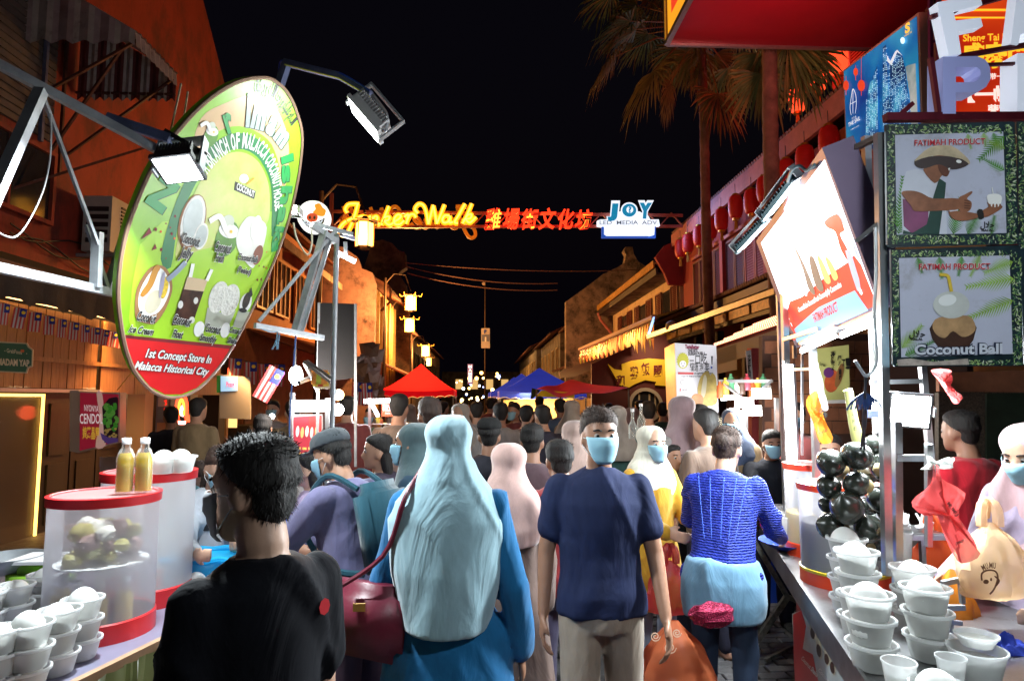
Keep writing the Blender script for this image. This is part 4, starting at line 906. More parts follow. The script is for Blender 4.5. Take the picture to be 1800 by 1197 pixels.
P.slab([(1735, 112), (1739, 120), (1740, 140), (1732, 154), (1718, 163), (1679, 164), (1679, 146), (1710, 146), (1718, 142), (1723, 133), (1722, 124)], wm2, .09, 6, 'letter')
P.slab([(1786, -10), (1830, -10), (1830, 70), (1804, 72), (1800, 60), (1792, 62), (1788, 80), (1775, 78)], wm_, .05, 8, 'letter')
P.slab([(1787, 95), (1815, 95), (1815, 196), (1787, 196)], wm_, .09, 6, 'letter')
bm = mat('beam_red', (.12, .01, .02), .5, .2, var=.3, vs=10)
for a, b_, w_ in (((1560, 205), (1850, 203), .035), ((1640, 28), (1850, -30), .02), ((1690, 97), (1850, 70), .02), ((1735, 112), (1850, 108), .014), ((1640, 100), (1655, 205), .02), ((1588, 198), (1608, 180), .018)): MB().bar(P.p(*a, -20), P.p(*b_, -20), w_).build('beam', bm, bl)
area('letter_light', at(1690, 60, 2.2), at(1690, 150, 3.5), .4, 1.5, (.7, .8, 1))
# ------------------------------------------------------------------ big round menu board (left)
az, ti = -.343, -.378
Nb = Vector((math.cos(ti)*math.cos(az), math.cos(ti)*math.sin(az), math.sin(ti)))
mb_ = thing('menu_board', 'huge tilted oval green coconut menu board with red lower part', 'menu board', dep(381, 421, 3.0))
P = B_ = Pl(dep(381.8, 421, 3.0), Nb, mb_)
out = [(465, 137), (487, 146), (505, 164), (519, 192), (530, 232), (529, 272), (522, 322), (506, 390), (480, 462), (442, 545), (402, 620), (370, 662), (345, 685), (318, 697), (290, 697), (262, 683), (235, 650), (219, 605), (210, 550), (208, 510), (212, 460), (222, 410), (235, 370), (260, 310), (290, 260), (320, 222), (350, 190), (385, 162), (425, 142)]
def shaded(key, c1, c2, rough=.35, sc_=2.5, bump=.08):
    if key in MC: return MC[key]
    m = mat(key, c1, rough, var=.01, vs=sc_, bump=bump, bs=9); t = m.node_tree
    for n in t.nodes:
        if n.type == 'VALTORGB': n.color_ramp.elements[0].color = (*c1, 1); n.color_ramp.elements[1].color = (*c2, 1)
    return m
gn = shaded('board_green', (.15, .38, .008), (.27, .54, .015)); gn2 = shaded('board_lime', (.27, .54, .015), (.40, .64, .03))
peach = shaded('board_peach', (.5, .36, .14), (.62, .38, .22)); rd = shaded('board_red', (.62, .008, .012), (.72, .02, .02))
P.slab(out, gn, .035, 0, 'panel', smooth=3)
MB().tube([P.p(x, y, 0) for x, y in crom(out, 3, True)]+[P.p(*out[0], 0)], .009, 6).build('rim', mat('rim_brown', (.25, .15, .1), .6), mb_, True)
def inner(pts): return pts
P.shape([(216, 594), (411, 614), (402, 620), (370, 660), (345, 682), (318, 693), (290, 693), (263, 679), (238, 648), (222, 605)], rd, 1, 'red_field')
P.shape([(216, 588), (414, 608), (411, 614), (216, 594)], mat('board_wine', (.2, .005, .01), .5), 1, 'red_edge')
# lime field, peach disc, green arch
P.shape([(232, 590), (226, 560), (232, 500), (246, 430), (285, 390), (500, 370), (470, 470), (440, 530), (400, 606)], gn2, 1, 'lime_field')
dome = [(300, 470), (312, 400), (340, 330), (375, 280), (415, 262), (450, 274), (472, 310), (478, 350), (472, 400), (440, 440), (380, 450)]
P.shape([(282, 455), (300, 380), (332, 305), (372, 255), (415, 234), (455, 246), (482, 285), (492, 335), (486, 395), (477, 415), (478, 350), (472, 310), (450, 274), (415, 262), (375, 280), (340, 330), (312, 400), (300, 470)], mat('board_dkgreen', (.01, .17, .05), .4), 2, 'green_arch', smooth=3)
P.shape([(309, 455), (320, 395), (346, 330), (380, 283), (415, 267), (448, 279), (468, 312), (474, 352), (468, 395), (430, 420), (350, 440)], shaded('dome_fill', (.34, .58, .05), (.66, .46, .25), sc_=2.2), 2, 'dome', smooth=4)
P.shape([(352, 210), (400, 180), (440, 168), (475, 178), (500, 220), (508, 270), (503, 320), (495, 340), (490, 290), (470, 245), (420, 222), (370, 240), (335, 290)], peach, 1, 'peach_band', smooth=4)
wbl = mat('print_white_m', (.8, .8, .78), .4); blk = mat('print_black', (.012, .012, .012), .4); gdk = mat('print_green', (.01, .28, .06), .4); wsh = mat('print_dark_green', (.005, .06, .02), .4)
P.arc('A BRANCH OF MALACCA COCONUT HOUSE', [(363, 306), (385, 280), (412, 262), (440, 262), (462, 280), (478, 316), (482, 360), (484, 372)], [.075, .05], wbl, 4, .03)
for m_, l_, dx in ((wsh, 4, 1.6), (gdk, 6, 0)): P.arc('r', [(398, 234), (404, 231), (412, 226)], .11, m_, l_, .05, dx=dx, dy=dx)
for m_, l_, dx in ((wsh, 4, 1.6), (mat('silver_print', (.33, .38, .38), .3), 6, 0)): P.arc('Imam', [(430, 219), (455, 222), (478, 238), (496, 262)], [.125, .09], m_, l_, .07, dx=dx, dy=dx)
for m_, l_, dx in ((wsh, 4, 1.4), (gdk, 6, 0)): P.arc('Ishak', [(494, 275), (496, 310), (493, 345), (487, 384), (477, 430)], [.075, .055], m_, l_, .05, dx=dx, dy=dx)
for m_, l_, dx in ((wsh, 4, 1.4), (gdk, 6, 0)): P.arc('N', [(280, 378), (299, 346), (316, 322)], .09, m_, l_, .05, dx=dx, dy=dx); P.arc('o', [(322, 290), (350, 264)], .07, m_, l_, .05, dx=dx, dy=dx)
P.arc('ﻪﺗﺎﻛﺮﺑ و ﻪﻠﻟا ﺔﻤﺣر و ﻢﻜﻴﻠﻋ مﻼﺴﻟا', [(446, 162), (468, 164), (486, 176), (500, 196), (512, 222)], [.06, .05], blk, 4, .03)
def coconut_green(cx, cy, s, lay=4, rot=20):
    P.ell(cx, cy, 12*s, 20*s, mat('cg_body', (.08, .25, .015), .4, var=.35, vs=9), lay, rot, 'coconut_print'); P.ell(cx+2*s, cy-9*s, 11*s, 8*s, wbl, lay+1, rot, 'flesh_print')
    P.ell(cx+1*s, cy-18*s, 6.5*s, 8*s, mat('cg_inner', (.55, .58, .5), .5), lay+2, rot, 'lid_print')
    for k in range(5): a = k*1.257+.3; P.ell(cx+4*s+4*s*math.cos(a), cy-8*s+4.5*s*math.sin(a), 2.6*s, 4*s, mat('petal', (.85, .8, .7), .4), lay+3+k*.2, R(0)+k*72, 'petal_print', 10)
    P.ell(cx+4*s, cy-8*s, 1.6*s, 1.8*s, mat('petal_c', (.8, .5, .03), .4), lay+5, 0, 'petal_print', 8)
    P.ribbon([(cx-2*s, cy-10*s), (cx-8*s, cy-24*s), (cx-19*s, cy-19*s)], .016*s, wbl, .001, lay+5, 'straw_print', taper=False)
coconut_green(370, 240, 1.0); coconut_green(398, 420, 1.65)
# coconut logo
P.slab([(413, 319), (449, 336), (446, 350), (411, 334)], blk, .002, 4, 'logo_plate'); P.text('COCONUT', (414, 332), (445, 347), (416, 321), wbl, 7, .03); P.ell(428, 314, 8, 8, wbl, 4, 0, 'logo_ball'); P.ribbon([(432, 324), (446, 313)], .01, mat('gold_line', (.6, .35, .05), .5), .001, 6, 'logo_straw')
# jelly
sh_ = mat('shell_brown', (.3, .14, .05), .5, var=.3, vs=9); fl = mat('flesh_white', (.72, .72, .68), .4, var=.08, vs=9); fg = mat('flesh_grey', (.4, .46, .46), .3, var=.25, vs=9)
P.ell(337, 390, 23, 50, sh_, 4, 14, 'shell_print'); P.ell(338, 388, 20, 46, fl, 5, 14, 'flesh_print'); P.ell(338, 384, 16, 36, fg, 6, 14, 'jelly_print'); P.ell(352, 415, 12, 24, fl, 7, 14, 'lid_print'); P.ell(352, 415, 9.5, 20, fg, 8, 14, 'lid_print')
# peeled ball drink
P.shape([(419, 402), (430, 385), (440, 380), (456, 385), (468, 400), (460, 440), (448, 465), (440, 470), (420, 445), (414, 420)], fl, 5, 'ball_print', smooth=3); P.ell(449, 400, 9, 22, wbl, 7, 12, 'ball_print'); P.ell(452, 448, 8, 18, mat('brown_print', (.2, .06, .03), .5), 6, 18, 'shell_print')
# ice cream half
P.shape([(236, 540), (240, 505), (258, 475), (275, 466), (290, 470), (300, 488), (302, 510), (292, 540), (278, 562), (266, 570), (240, 562)], sh_, 4, 'shell_print', smooth=3)
P.shape([(242, 535), (246, 508), (262, 480), (277, 470), (289, 478), (296, 495), (297, 512), (287, 536), (272, 552), (250, 552)], wbl, 5, 'flesh_print', smooth=3)
P.ell(268, 530, 13, 22, mat('cream_print', (.6, .55, .4), .5, var=.15, vs=12), 6, 25, 'cream_print'); P.ribbon([(247, 520), (262, 500), (272, 475), (279, 468)], .03, mat('caramel', (.45, .2, .02), .4), .001, 8, 'sauce_print'); P.ell(288, 505, 6, 20, mat('corn', (.75, .5, .02), .5, var=.5, vs=60), 7, 12, 'corn_print'); P.ell(283, 500, 3.5, 24, mat('purple_grey', (.3, .28, .38), .4), 8, 10, 'scoop_print')
P.ribbon([(292, 492), (308, 478), (325, 460)], .026, mat('spoon_print', (.25, .3, .4), .4), .001, 9, 'spoon_print', taper=False)
# float glasses
P.shape([(328, 486), (364, 492), (338, 568), (300, 572)], mat('coffee', (.06, .02, .01), .3, var=.8, vs=18), 5, 'glass_print'); P.shape([(328, 486), (364, 492), (357, 512), (322, 508)], mat('foam', (.6, .45, .28), .5, var=.1), 6, 'foam_print'); P.ell(316, 535, 4.5, 7, fl, 7, 10, 'ice_print'); P.ell(343, 528, 4, 6, fl, 7, 10, 'ice_print'); P.ell(336, 562, 5, 6, fl, 7, 10, 'ice_print')
P.ribbon([(333, 487), (338, 463)], .02, wbl, .001, 8, 'straw_print', taper=False); P.ribbon([(362, 493), (371, 473)], .02, wbl, .001, 8, 'straw_print', taper=False)
# smoothie
for (cx, cy) in ((383, 522), (403, 527)): P.ell(cx, cy, 16, 29, mat('smooth_cream', (.66, .66, .6), .5, bump=.6, bs=60, var=.12, vs=40), 5+(cx > 390)*.6, 18, 'cream_print')
P.shape([(364, 540), (395, 552), (414, 545), (398, 580), (384, 584), (358, 574)], mat('glass_grey', (.42, .44, .36), .4, var=.1), 4.5, 'glass_print')
for (cx, cy, r_) in ((349, 578, 9), (395, 580, 8)): P.ell(cx, cy, r_, 14, wbl, 5.4, 15, 'scoop_print')
# shake
P.shape([(418, 546), (440, 548), (424, 578), (408, 574)], mat('glass_grey'), 4.5, 'glass_print'); P.ell(431, 532, 10, 18, wbl, 5, 18, 'cream_print'); P.ell(432, 528, 6, 15, mat('choc', (.03, .02, .015), .4, var=.9, vs=50), 6, 18, 'sauce_print'); P.shape([(434, 520), (441, 504), (443, 518), (438, 524)], blk, 7, 'leaf_print'); P.ell(426, 545, 7, 4, blk, 6.5, 8, 'sauce_print')
for body, a, b_, tp in (('Coconut', (316, 424), (347, 433), (320, 407)), ('Jelly', (311, 450), (335, 455), (315, 432)), ('Coconut', (374, 440), (403, 445), (377, 423)), ('Fresh', (374, 458), (390, 461), (377, 444)), ('Coconut Balls', (415, 455), (450, 461), (418, 444)), ('(Peeled)', (414, 476), (438, 483), (416, 466)),
        ('Coconut', (237, 561), (270, 567), (241, 545)), ('Ice Cream', (222, 582), (266, 588), (226, 570)), ('Coconut', (300, 566), (332, 573), (304, 551)), ('Float', (299, 591), (318, 594), (302, 578)), ('Coconut', (358, 581), (384, 586), (361, 567)), ('Smoothly', (348, 597), (377, 602), (351, 585)), ('Coconut', (400, 583), (421, 587), (403, 573)), ('Shake', (397, 601), (413, 604), (399, 591))):
    P.text(body, a, b_, tp, wbl, 12, .075, shear=.3); P.text(body, a, b_, tp, blk, 14, .03, shear=.3)
for body, a, b_, tp in (('1st Concept Store In', (254, 627), (370, 638), (256, 612)), ('Malacca Historical City', (234, 648), (365, 659), (237, 634))):
    P.text(body, a, b_, tp, blk, 4, .075, shear=.3); P.text(body, a, b_, tp, wbl, 6, .025, shear=.3)
dr = mat('deep_red', (.2, .01, .015), .5)
for tri in (((247, 421), (262, 400), (266, 409)), ((266, 440), (272, 428), (275, 437)), ((280, 437), (284, 435), (285, 440), (281, 442)), ((469, 482), (477, 472), (474, 492)), ((450, 492), (453, 489), (453, 495)), ((457, 490), (460, 488), (459, 495))): P.shape(tri, dr, 4, 'triangle_print')
for (x, y, r_) in ((273, 403, 2.6), (282, 407, 2), (301, 411, 2.2), (306, 419, 1.8), (307, 380, 2), (291, 393, 1.3), (299, 400, 1.3), (455, 467, 1.2), (463, 469, 1.4), (468, 471, 1.2), (291, 454, 1), (468, 443, 1)): P.ell(x, y, r_, r_*1.3, dr if x % 2 else mat('dot_orange', (.7, .12, .02), .5), 4, 0, 'dot_print', 8)
P.shape([(477, 425), (488, 421), (489, 440), (476, 443)], gdk, 4, 'patch_print')
# ------------------------------------------------------------------ steel arms left
tr = thing('stall_frame', 'bolted galvanised steel arms of the left stall carrying the round board', 'stall frame', (-1.6, 2.2, 0))
def bars(lst, parent, m, name='bar'):
    for p_, q_, w_ in lst: MB().bar(p_, q_, w_).build(name, m, parent)
bars([(dep(-60, 82, 2.2), dep(285, 268, 2.55), .03), (dep(72, 160, 2.3), dep(-30, 390, 2.0), .034), (dep(72, 160, 2.32), dep(172, 430, 2.55), .012), (dep(172, 408, 2.6), dep(168, 505, 2.6), .032), (dep(-20, 467, 2.1), dep(205, 516, 2.75), .032), (dep(232, 372, 2.9), dep(190, 510, 2.7), .03), (dep(152, 395, 2.6), dep(190, 508, 2.68), .015)], tr, M['steel'])
bars([(dep(190, 208, 2.5), dep(300, 245, 2.5), .035)], tr, M['bluesteel'])
bars([(dep(448, 572, 3.2), dep(568, 594, 3.5), .026), (dep(570, 406, 3.5), dep(518, 582, 3.45), .032), (dep(582, 415, 3.55), dep(530, 582, 3.5), .022), (dep(590, 405, 3.55), dep(455, 565, 3.25), .016), (dep(548, 395, 3.45), dep(590, 425, 3.55), .03), (dep(555, 395, 3.5), dep(620, 412, 3.6), .02)], tr, M['steel'])
g0 = onz(586, 975, .85); tp_ = thing('tent_pole', 'thin grey steel pole standing at the far end of the left stall table', 'pole', (dep(585, 900, 3.6).x, dep(585, 900, 3.6).y, 0))
q = dep(585, 700, 3.6); MB().tube([(q.x, q.y, 0), (q.x, q.y, dep(580, 405, 3.6).z)], .0145, 10).build('tube', M['steel'], tp_, True)
for k in range(2): MB().tube([(q.x, q.y, 1.2+k*.5), (q.x, q.y, 1.23+k*.5)], .02, 10).build('collar', M['steel'], tp_)
tw = MB()
for k, (a, b_) in enumerate(((dep(318, 148, 2.85), dep(300, 232, 2.7)), (dep(330, 162, 2.9), dep(318, 240, 2.75)))):
    tag(MB().tube([a, b_], .004, 6).build('cane_stick', mat('cane', (.55, .5, .4), .6)), ['pale thin stick tied upright behind the left floodlight, left one', 'pale thin stick tied upright behind the left floodlight, right one'][k], 'stick')
cb1 = [dep(90, 200, 2.3), dep(88, 280, 2.3), dep(70, 350, 2.3), dep(30, 415, 2.2), dep(-10, 405, 2.1)]
tag(MB().tube(crom([tuple(c) for c in cb1], 6), .003, 5).build('thin_cable', mat('cable_grey', (.4, .4, .4), .5)), 'thin pale cable hanging in a loop from the left steel arm', 'cable')
tag(MB().tube(crom([tuple(dep(*a)) for a in ((516, 392, 3.4), (522, 420, 3.4), (540, 448, 3.4), (548, 430, 3.4), (548, 405, 3.4))], 6), .005, 6).build('loop_cable', mat('cable_cream', (.5, .45, .35), .5)), 'cream cable looping below the round pig sign', 'cable')
tag(MB().tube(crom([tuple(dep(*a)) for a in ((520, 590, 3.4), (516, 640, 3.5), (510, 720, 3.6), (508, 800, 3.7), (506, 900, 3.8))], 6), .005, 6).build('hanging_cable', mat('cable_blue', (.1, .2, .5), .5)), 'blue and white cable hanging straight down from the steel arm end', 'cable')
bt = thing('tie_strings', 'pale blue nylon strings knotted on the steel arm end', 'string', dep(488, 585, 3.3)); rr_ = random.Random(2)
for k in range(7): MB().tube(crom([tuple(dep(488+rr_.uniform(-3, 3), 580, 3.32)), tuple(dep(487+rr_.uniform(-4, 4), 598, 3.3)), tuple(dep(485+rr_.uniform(-8, 8), 614, 3.3))], 4), .002, 4).build('strand', mat('string_blue', (.25, .5, .7), .5), bt)
MB().tube(crom([tuple(dep(*a)) for a in ((460, 578, 3.22), (478, 584, 3.26), (500, 582, 3.36), (520, 588, 3.42))], 5), .003, 4).build('strand', mat('string_blue'), bt)
# ------------------------------------------------------------------ floodlights
def floodlight(label, pos, facing, size, col, strength, power, xax=None, sx=1.0, hous=None, light_to=None, spread=160, th=1.0):
    t = thing('floodlight', label, 'floodlight', pos); pos = Vector(pos); f = Vector(facing).normalized()
    xv = Vector(xax if xax is not None else (1, 0, .0)); xv = (xv-f*xv.dot(f)).normalized(); zv = -f; yv = zv.cross(xv)
    Mx = Matrix.Translation(pos) @ Matrix((xv, yv, zv)).transposed().to_4x4() @ Matrix.Diagonal((1, 1, th, 1))
    a, b_ = size*sx/2, size/2; hm = hous or mat('flood_grey', (.24, .26, .3), .45, .5)
    MB().box((-a, -b_, 0), (a, b_, .02), Mx).build('bezel', hm, t)
    MB().box((-a*.85, -b_*.85, .02), (a*.85, b_*.85, .05), Mx).build('housing', hm, t)
    fn = MB()
    for k in range(12): x = -a*.8+a*1.6*k/11; fn.box((x-.003, -b_*.8, .05), (x+.003, b_*.8, .085), Mx)
    fn.build('cooling_fins', hm, t)
    MB().box((-a*.86, -b_*.86, -.004), (a*.86, b_*.86, -.0005), Mx).build('lens', mat('flood_lens_%g_%g' % (strength, col[0]), col, .4, emis=strength, ecol=col, samp=False), t)
    br_ = MB(); br_.box((-a-.012, -.02, -.01), (-a-.004, .02, .14), Mx).box((a+.004, -.02, -.01), (a+.012, .02, .14), Mx).box((-a-.012, -.02, .14), (a+.012, .02, .15), Mx); br_.build('bracket', M['steel'], t)
    l = area('flood_beam', pos+f*.02, pos+f*1.0 if light_to is None else light_to, size*sx*.8, power, col, size*.8, t, spread)
    return t
W_ = (.86, .96, 1)
c = dep(313, 298, 2.45); tfl = dep(392, 470, 2.7)
floodlight('square white floodlight glowing in front of the left edge of the round board', c, -UP*.8-FW*.5+RT*.12, .135, W_, 30, 70, RT*.9-UP*.25-FW*.2, 1.15, M['black'], None, 165)
MB().bar(dep(290, 230, 2.5), dep(362, 272, 2.5), .016).build('clamp_bar', M['black'], tr)
c = dep(640, 213, 3.15); 
floodlight('grey floodlight on the bent arm above the round board, aimed back at it', c, -RT*.72-UP*.62-FW*.14, .17, (.9, 1, .95), 22, 3.6, RT*.62-UP*.72, 1.3, mat('flood_grey'), B_.p(420, 330), 130)
am = thing('floodlight_pole', 'blue grey bent steel arm reaching up over the round board to the floodlight', 'lamp pole', dep(495, 150, 3.2))
MB().bar(dep(488, 160, 3.3), dep(504, 112, 3.3), .035).build('upright', M['bluesteel'], am)
MB().bar(dep(500, 110, 3.3), dep(596, 134, 3.2), .03).bar(dep(594, 133, 3.2), dep(652, 166, 3.15), .03).build('tube', M['bluesteel'], am)
MB().tube([dep(500, 114, 3.28), dep(596, 138, 3.18), dep(650, 170, 3.13)], .004, 5).build('yellow_cable', mat('cable_yellow', (.6, .6, .1), .5), am); MB().tube(crom([tuple(dep(*a)) for a in ((488, 150, 3.3), (490, 125, 3.3), (500, 106, 3.3), (560, 122, 3.25), (600, 130, 3.18), (650, 160, 3.13))], 5), .005, 5).build('blue_cable', M['blue'], am)
MB().tube(crom([tuple(dep(*a)) for a in ((655, 168, 3.13), (668, 185, 3.12), (680, 205, 3.12), (678, 232, 3.12))], 4), .01, 6).build('cable_chain', M['steel'], am)
# back light of round sign + spot
c = dep(514, 368, 3.5); floodlight('dazzling white spotlight left of the round pig sign', c, Vector((.15, -1, -.1)), .05, (1, .97, .9), 60, 8, None, 1, M['black'])
jr = thing('round_sign', 'round white lit sign with orange pig picture and dark letter band', 'sign', dep(551, 380, 3.7))
P = Pl(dep(551, 380, 3.7), (.1, -1, 0), jr)
P.slab([(551+29*math.cos(a), 380+27*math.sin(a)) for a in [i*.2094 for i in range(30)]], mat('round_white', (.7, .7, .68), .4, emis=.8, ecol=(.9, .9, .85)), .07, 0, 'box')
P.ell(549, 378, 26, 25, mat('round_face', (.8, .8, .76), .4, emis=1.0, ecol=(1, .97, .9)), 2, 0, 'face', 28)
og = mat('print_orange', (.85, .32, .02), .5, emis=.5, ecol=(1, .35, .02)); rdp = mat('print_dark', (.05, .01, .01), .5)
P.shape([(553, 361), (562, 358), (568, 366), (573, 370), (570, 380), (560, 380), (550, 374), (555, 368)], og, 4, 'orange_print', smooth=3); P.shape([(530, 384), (538, 397), (552, 402), (566, 396), (571, 384), (562, 388), (550, 392), (538, 390)], rdp, 4, 'band_print', smooth=3)
P.ell(549, 383, 10, 8, mat('print_red', (.7, .08, .02), .5, emis=.3, ecol=(.9, .1, .03)), 5, 0, 'snout_print'); P.ell(545, 383, 2, 3, rdp, 7, 0, 'nostril_print', 10); P.ell(553, 383, 2, 3, rdp, 7, 0, 'nostril_print', 10)
P.arc('JONKER WALK', [(532, 388), (538, 396), (550, 400), (561, 396), (569, 386)], .022, mat('letter_white'), 6, .04)
c = dep(606, 450, 3.9)
tl_ = thing('small_tube_lamp', 'short white tube lamp hanging below the lantern beside the thin pole', 'lamp', c)
MB().tube([dep(590, 443, 3.9), dep(624, 460, 3.9)], .013, 8).build('tube', glow('tube_white', (.95, 1, 1), 25), tl_); MB().bar(dep(607, 425, 3.9), dep(608, 450, 3.92), .02).bar(dep(600, 412, 3.6), dep(622, 420, 3.9), .02).build('bracket', M['steel'], tl_)
area('tube_beam', dep(607, 456, 3.88), dep(640, 900, 3.6), .2, 22, W_, .2, tl_)
bk = thing('black_banner', 'plain black back of a tall banner behind the thin pole', 'banner', at(595, 700, 6))
P = Pl(dep(595, 600, 5.5), (0.1, -1, 0), bk); P.slab([(561, 532), (625, 534), (624, 664), (557, 672)], mat('banner_black', (.008, .007, .008), .9), .02, 0, 'cloth'); MB().bar(dep(561, 532, 5.5), dep(557, 820, 5.5), .02).bar(dep(625, 534, 5.5), dep(625, 820, 5.5), .02).build('stand', M['steel'], bk)
# ------------------------------------------------------------------ mid left stalls
ws = thing('white_snack_stall', 'brightly lit white snack stall with red menu poster in the middle left', 'stall', (dep(545, 900, 6).x, 6, 0))
D = 5.6; P = Pl(dep(545, 760, D), (.25, -1, 0), ws)
P.slab([(513, 728), (568, 728), (568, 930), (513, 930)], mat('stall_board', (.3, .3, .32), .5), .05, 0, 'front')
P.slab([(512, 703), (580, 703), (580, 724), (512, 724)], mat('stall_white', (.8, .8, .8), .5, emis=.8, ecol=(1, 1, 1)), .15, 2, 'sign_box')
P.shape([(516, 733), (565, 730), (565, 815), (516, 815)], mat('poster_dkred', (.3, .012, .03), .5, emis=.1, ecol=(.5, .02, .05)), 3, 'poster'); P.shape([(543, 733), (565, 731), (565, 760), (553, 770), (543, 755)], mat('poster_red2', (.6, .02, .02), .5, emis=.2, ecol=(.8, .02, .02)), 4, 'poster')
for i in range(5): P.ell(523+i*8.3, 758+(i % 2)*2, 3, 10, mat('item_%d' % (i % 3), ((.6, .5, .5), (.7, .35, .1), (.7, .65, .6))[i % 3], .5, emis=.15, ecol=(.7, .5, .4)), 5, 5, 'food_print', 10)
for i in range(4):
    for k in range(2): P.text(['RM5', 'RM6', 'RM5', 'RM8'][i], (522+i*10, 790+k*9), (529+i*10, 790+k*9), (522+i*10, 786+k*9), mat('price_yellow', (.7, .5, .1), .5, emis=.3, ecol=(.9, .6, .1)), 5, .04)
MB().tube([dep(514, 716, D-.25), dep(578, 716, D-.25)], .018, 8).build('tube_lamp', glow('tube_white', (.95, 1, 1), 25), ws)
area('stall_light', dep(548, 722, D-.35), dep(600, 900, D-2.2), .35, 55, W_, .12, ws)
MB().bar(dep(514, 690, D), dep(506, 940, D), .035).bar(dep(576, 700, D), dep(574, 930, D), .035).build('post', M['alu'], ws)
gl_ = thing('globe_lamp', 'dazzling white globe lamp on a cable beside the striped flag', 'lamp', dep(520, 660, 5.3)); MB().ball(dep(520, 660, 5.3), .055, 8, (1, 1, 1.45)).build('globe', glow('globe_white', (1, .98, .95), 30), gl_, True); MB().tube([dep(519, 648, 5.3), dep(520, 600, 5.3)], .006, 5).build('cable', M['black'], gl_)
point('globe_light', dep(520, 668, 5.1), 40, (1, .96, .9), .07, gl_)
for (x, y, s_, col, lab) in ((595, 694, .045, (1, .55, .25), 'orange tinted round bulb right of the thin pole'), (594, 720, .05, (.95, .97, 1), 'white round bulb just below the orange one'), (478, 732, .022, (.9, .95, 1), 'small white phone torch light above the striped shirt')):
    tag(MB().ball(dep(x, y, 5.4), s_, 7).build('bulb', mat('bulb%d' % x, col, .5, emis=30, ecol=col, samp=False)), lab, 'lamp')
point('bulb_light', dep(596, 712, 5.1), 14, (1, .75, .5), .06)
wsf = thing('stall_roof_frame', 'aluminium stall roof frame with hanging packets above the white snack stall', 'frame', dep(560, 650, 5))
bars([(dep(535, 636, 5), dep(582, 672, 4.8), .02), (dep(540, 634, 5), dep(584, 666, 4.8), .015), (dep(535, 636, 5), dep(560, 690, 5.2), .02), (dep(525, 672, 5), dep(556, 660, 5.2), .03)], wsf, M['alu'])
for i in range(9): MB().box(dep(552+i*3, 664+(i % 3)*4, 5.1)-Vector((.02, .01, .05)), dep(552+i*3, 664+(i % 3)*4, 5.1)+Vector((.025, .01, .06))).build('packet', mat('packet_%d' % (i % 6), (.5, .5, .2), .4), wsf)
fg_ = thing('draped_flag', 'large striped flag with blue corner and yellow crescent draped beside the globe lamp', 'flag', dep(495, 670, 5.2))
o = link('flag_cloth', flag_mesh(.13, .28), fg_); o.matrix_basis = Matrix.Translation(dep(488, 648, 5.2)) @ Matrix.Rotation(.5, 4, 'Y') @ Matrix.Rotation(.2, 4, 'Z')
# rooster neon
rn = thing('rooster_neon_sign', 'red and white neon rooster sign glowing in the shop under the round board', 'neon sign', at(320, 720, 9.6)); P = Pl(at(320, 720, 9.6), (.2, -1, 0), rn)
nrd = glow('neon_r', (1, .06, .02), 4); nwt = glow('neon_w', (1, .7, .6), 4); nor = glow('neon_o', (1, .3, .03), 4)
P.ribbon([(312, 735), (311, 715), (314, 700), (319, 693), (325, 700), (328, 715), (327, 735)], .05, nrd, .01, 2, 'tube', taper=False); P.ribbon([(315, 730), (315, 712), (319, 702), (323, 712), (323, 730)], .035, nor, .01, 3, 'tube', taper=False)
P.shape([(317, 730), (316, 720), (320, 712), (323, 718), (321, 726), (323, 732)], nwt, 3, 'rooster_shape', smooth=3); P.ribbon([(306, 742), (310, 730), (314, 740), (320, 744), (327, 740), (330, 730), (332, 742)], .04, nrd, .01, 3, 'tube'); P.shape([(313, 740), (327, 740), (326, 746), (314, 746)], nwt, 4, 'bar'); P.shape([(315, 749), (324, 749), (323, 755), (316, 755)], nwt, 4, 'bar')
for i, ch in enumerate('鸡饭粒'): P.text(ch, (288, 712+i*14), (294, 712+i*14), (288, 704+i*14), glow('neon_dim', (1, .03, .02), .6), 3, .03)
point('neon_spill', at(322, 725, 9.2), 14, (1, .08, .03), .1, rn)
# cendol box sign
cd = thing('dessert_box_sign', 'dark red box sign with a bowl of green dessert noodles', 'sign', at(165, 740, 7)); P = Pl(dep(168, 740, 7.0), (.22, -1, 0), cd)
P.slab([(138, 688), (211, 690), (210, 778), (137, 796)], mat('sign_rim', (.4, .3, .26), .5), .22, 0, 'case')
P.slab([(122, 686), (138, 686), (137, 796), (122, 793)], mat('sign_rim'), .1, -3, 'side')
P.shape([(141, 690), (209, 693), (208, 776), (140, 792)], mat('cendol_red', (.3, .012, .03), .4, emis=.22, ecol=(.55, .02, .06)), 2, 'face')
P.shape([(170, 692), (180, 692), (184, 740), (186, 782), (168, 785), (176, 740)], mat('cendol_light', (.6, .4, .36), .4, emis=.3, ecol=(.7, .4, .35)), 3, 'swirl_print', smooth=3)
P.shape([(180, 715), (192, 700), (205, 697), (208, 700), (208, 775), (184, 778)], mat('cendol_dark', (.04, .012, .03), .4), 4, 'shadow_print')
P.shape([(177, 760), (190, 768), (208, 770), (208, 776), (190, 780), (180, 772)], mat('cendol_bowl', (.12, .06, .3), .4, emis=.1, ecol=(.2, .1, .5)), 6, 'bowl_print')
rr_ = random.Random(4)
for k in range(16):
    x = rr_.uniform(186, 204); y = rr_.uniform(704, 752); P.ribbon([(x, y), (x+rr_.uniform(-6, 6), y+6), (x+rr_.uniform(-6, 4), y+12)], .035, mat('cendol_green%d' % (k % 2), ((.05, .3, .03), (.16, .4, .08))[k % 2], .4, emis=.12, ecol=(.1, .5, .05)), .001, 6+k*.2, 'noodle_print')
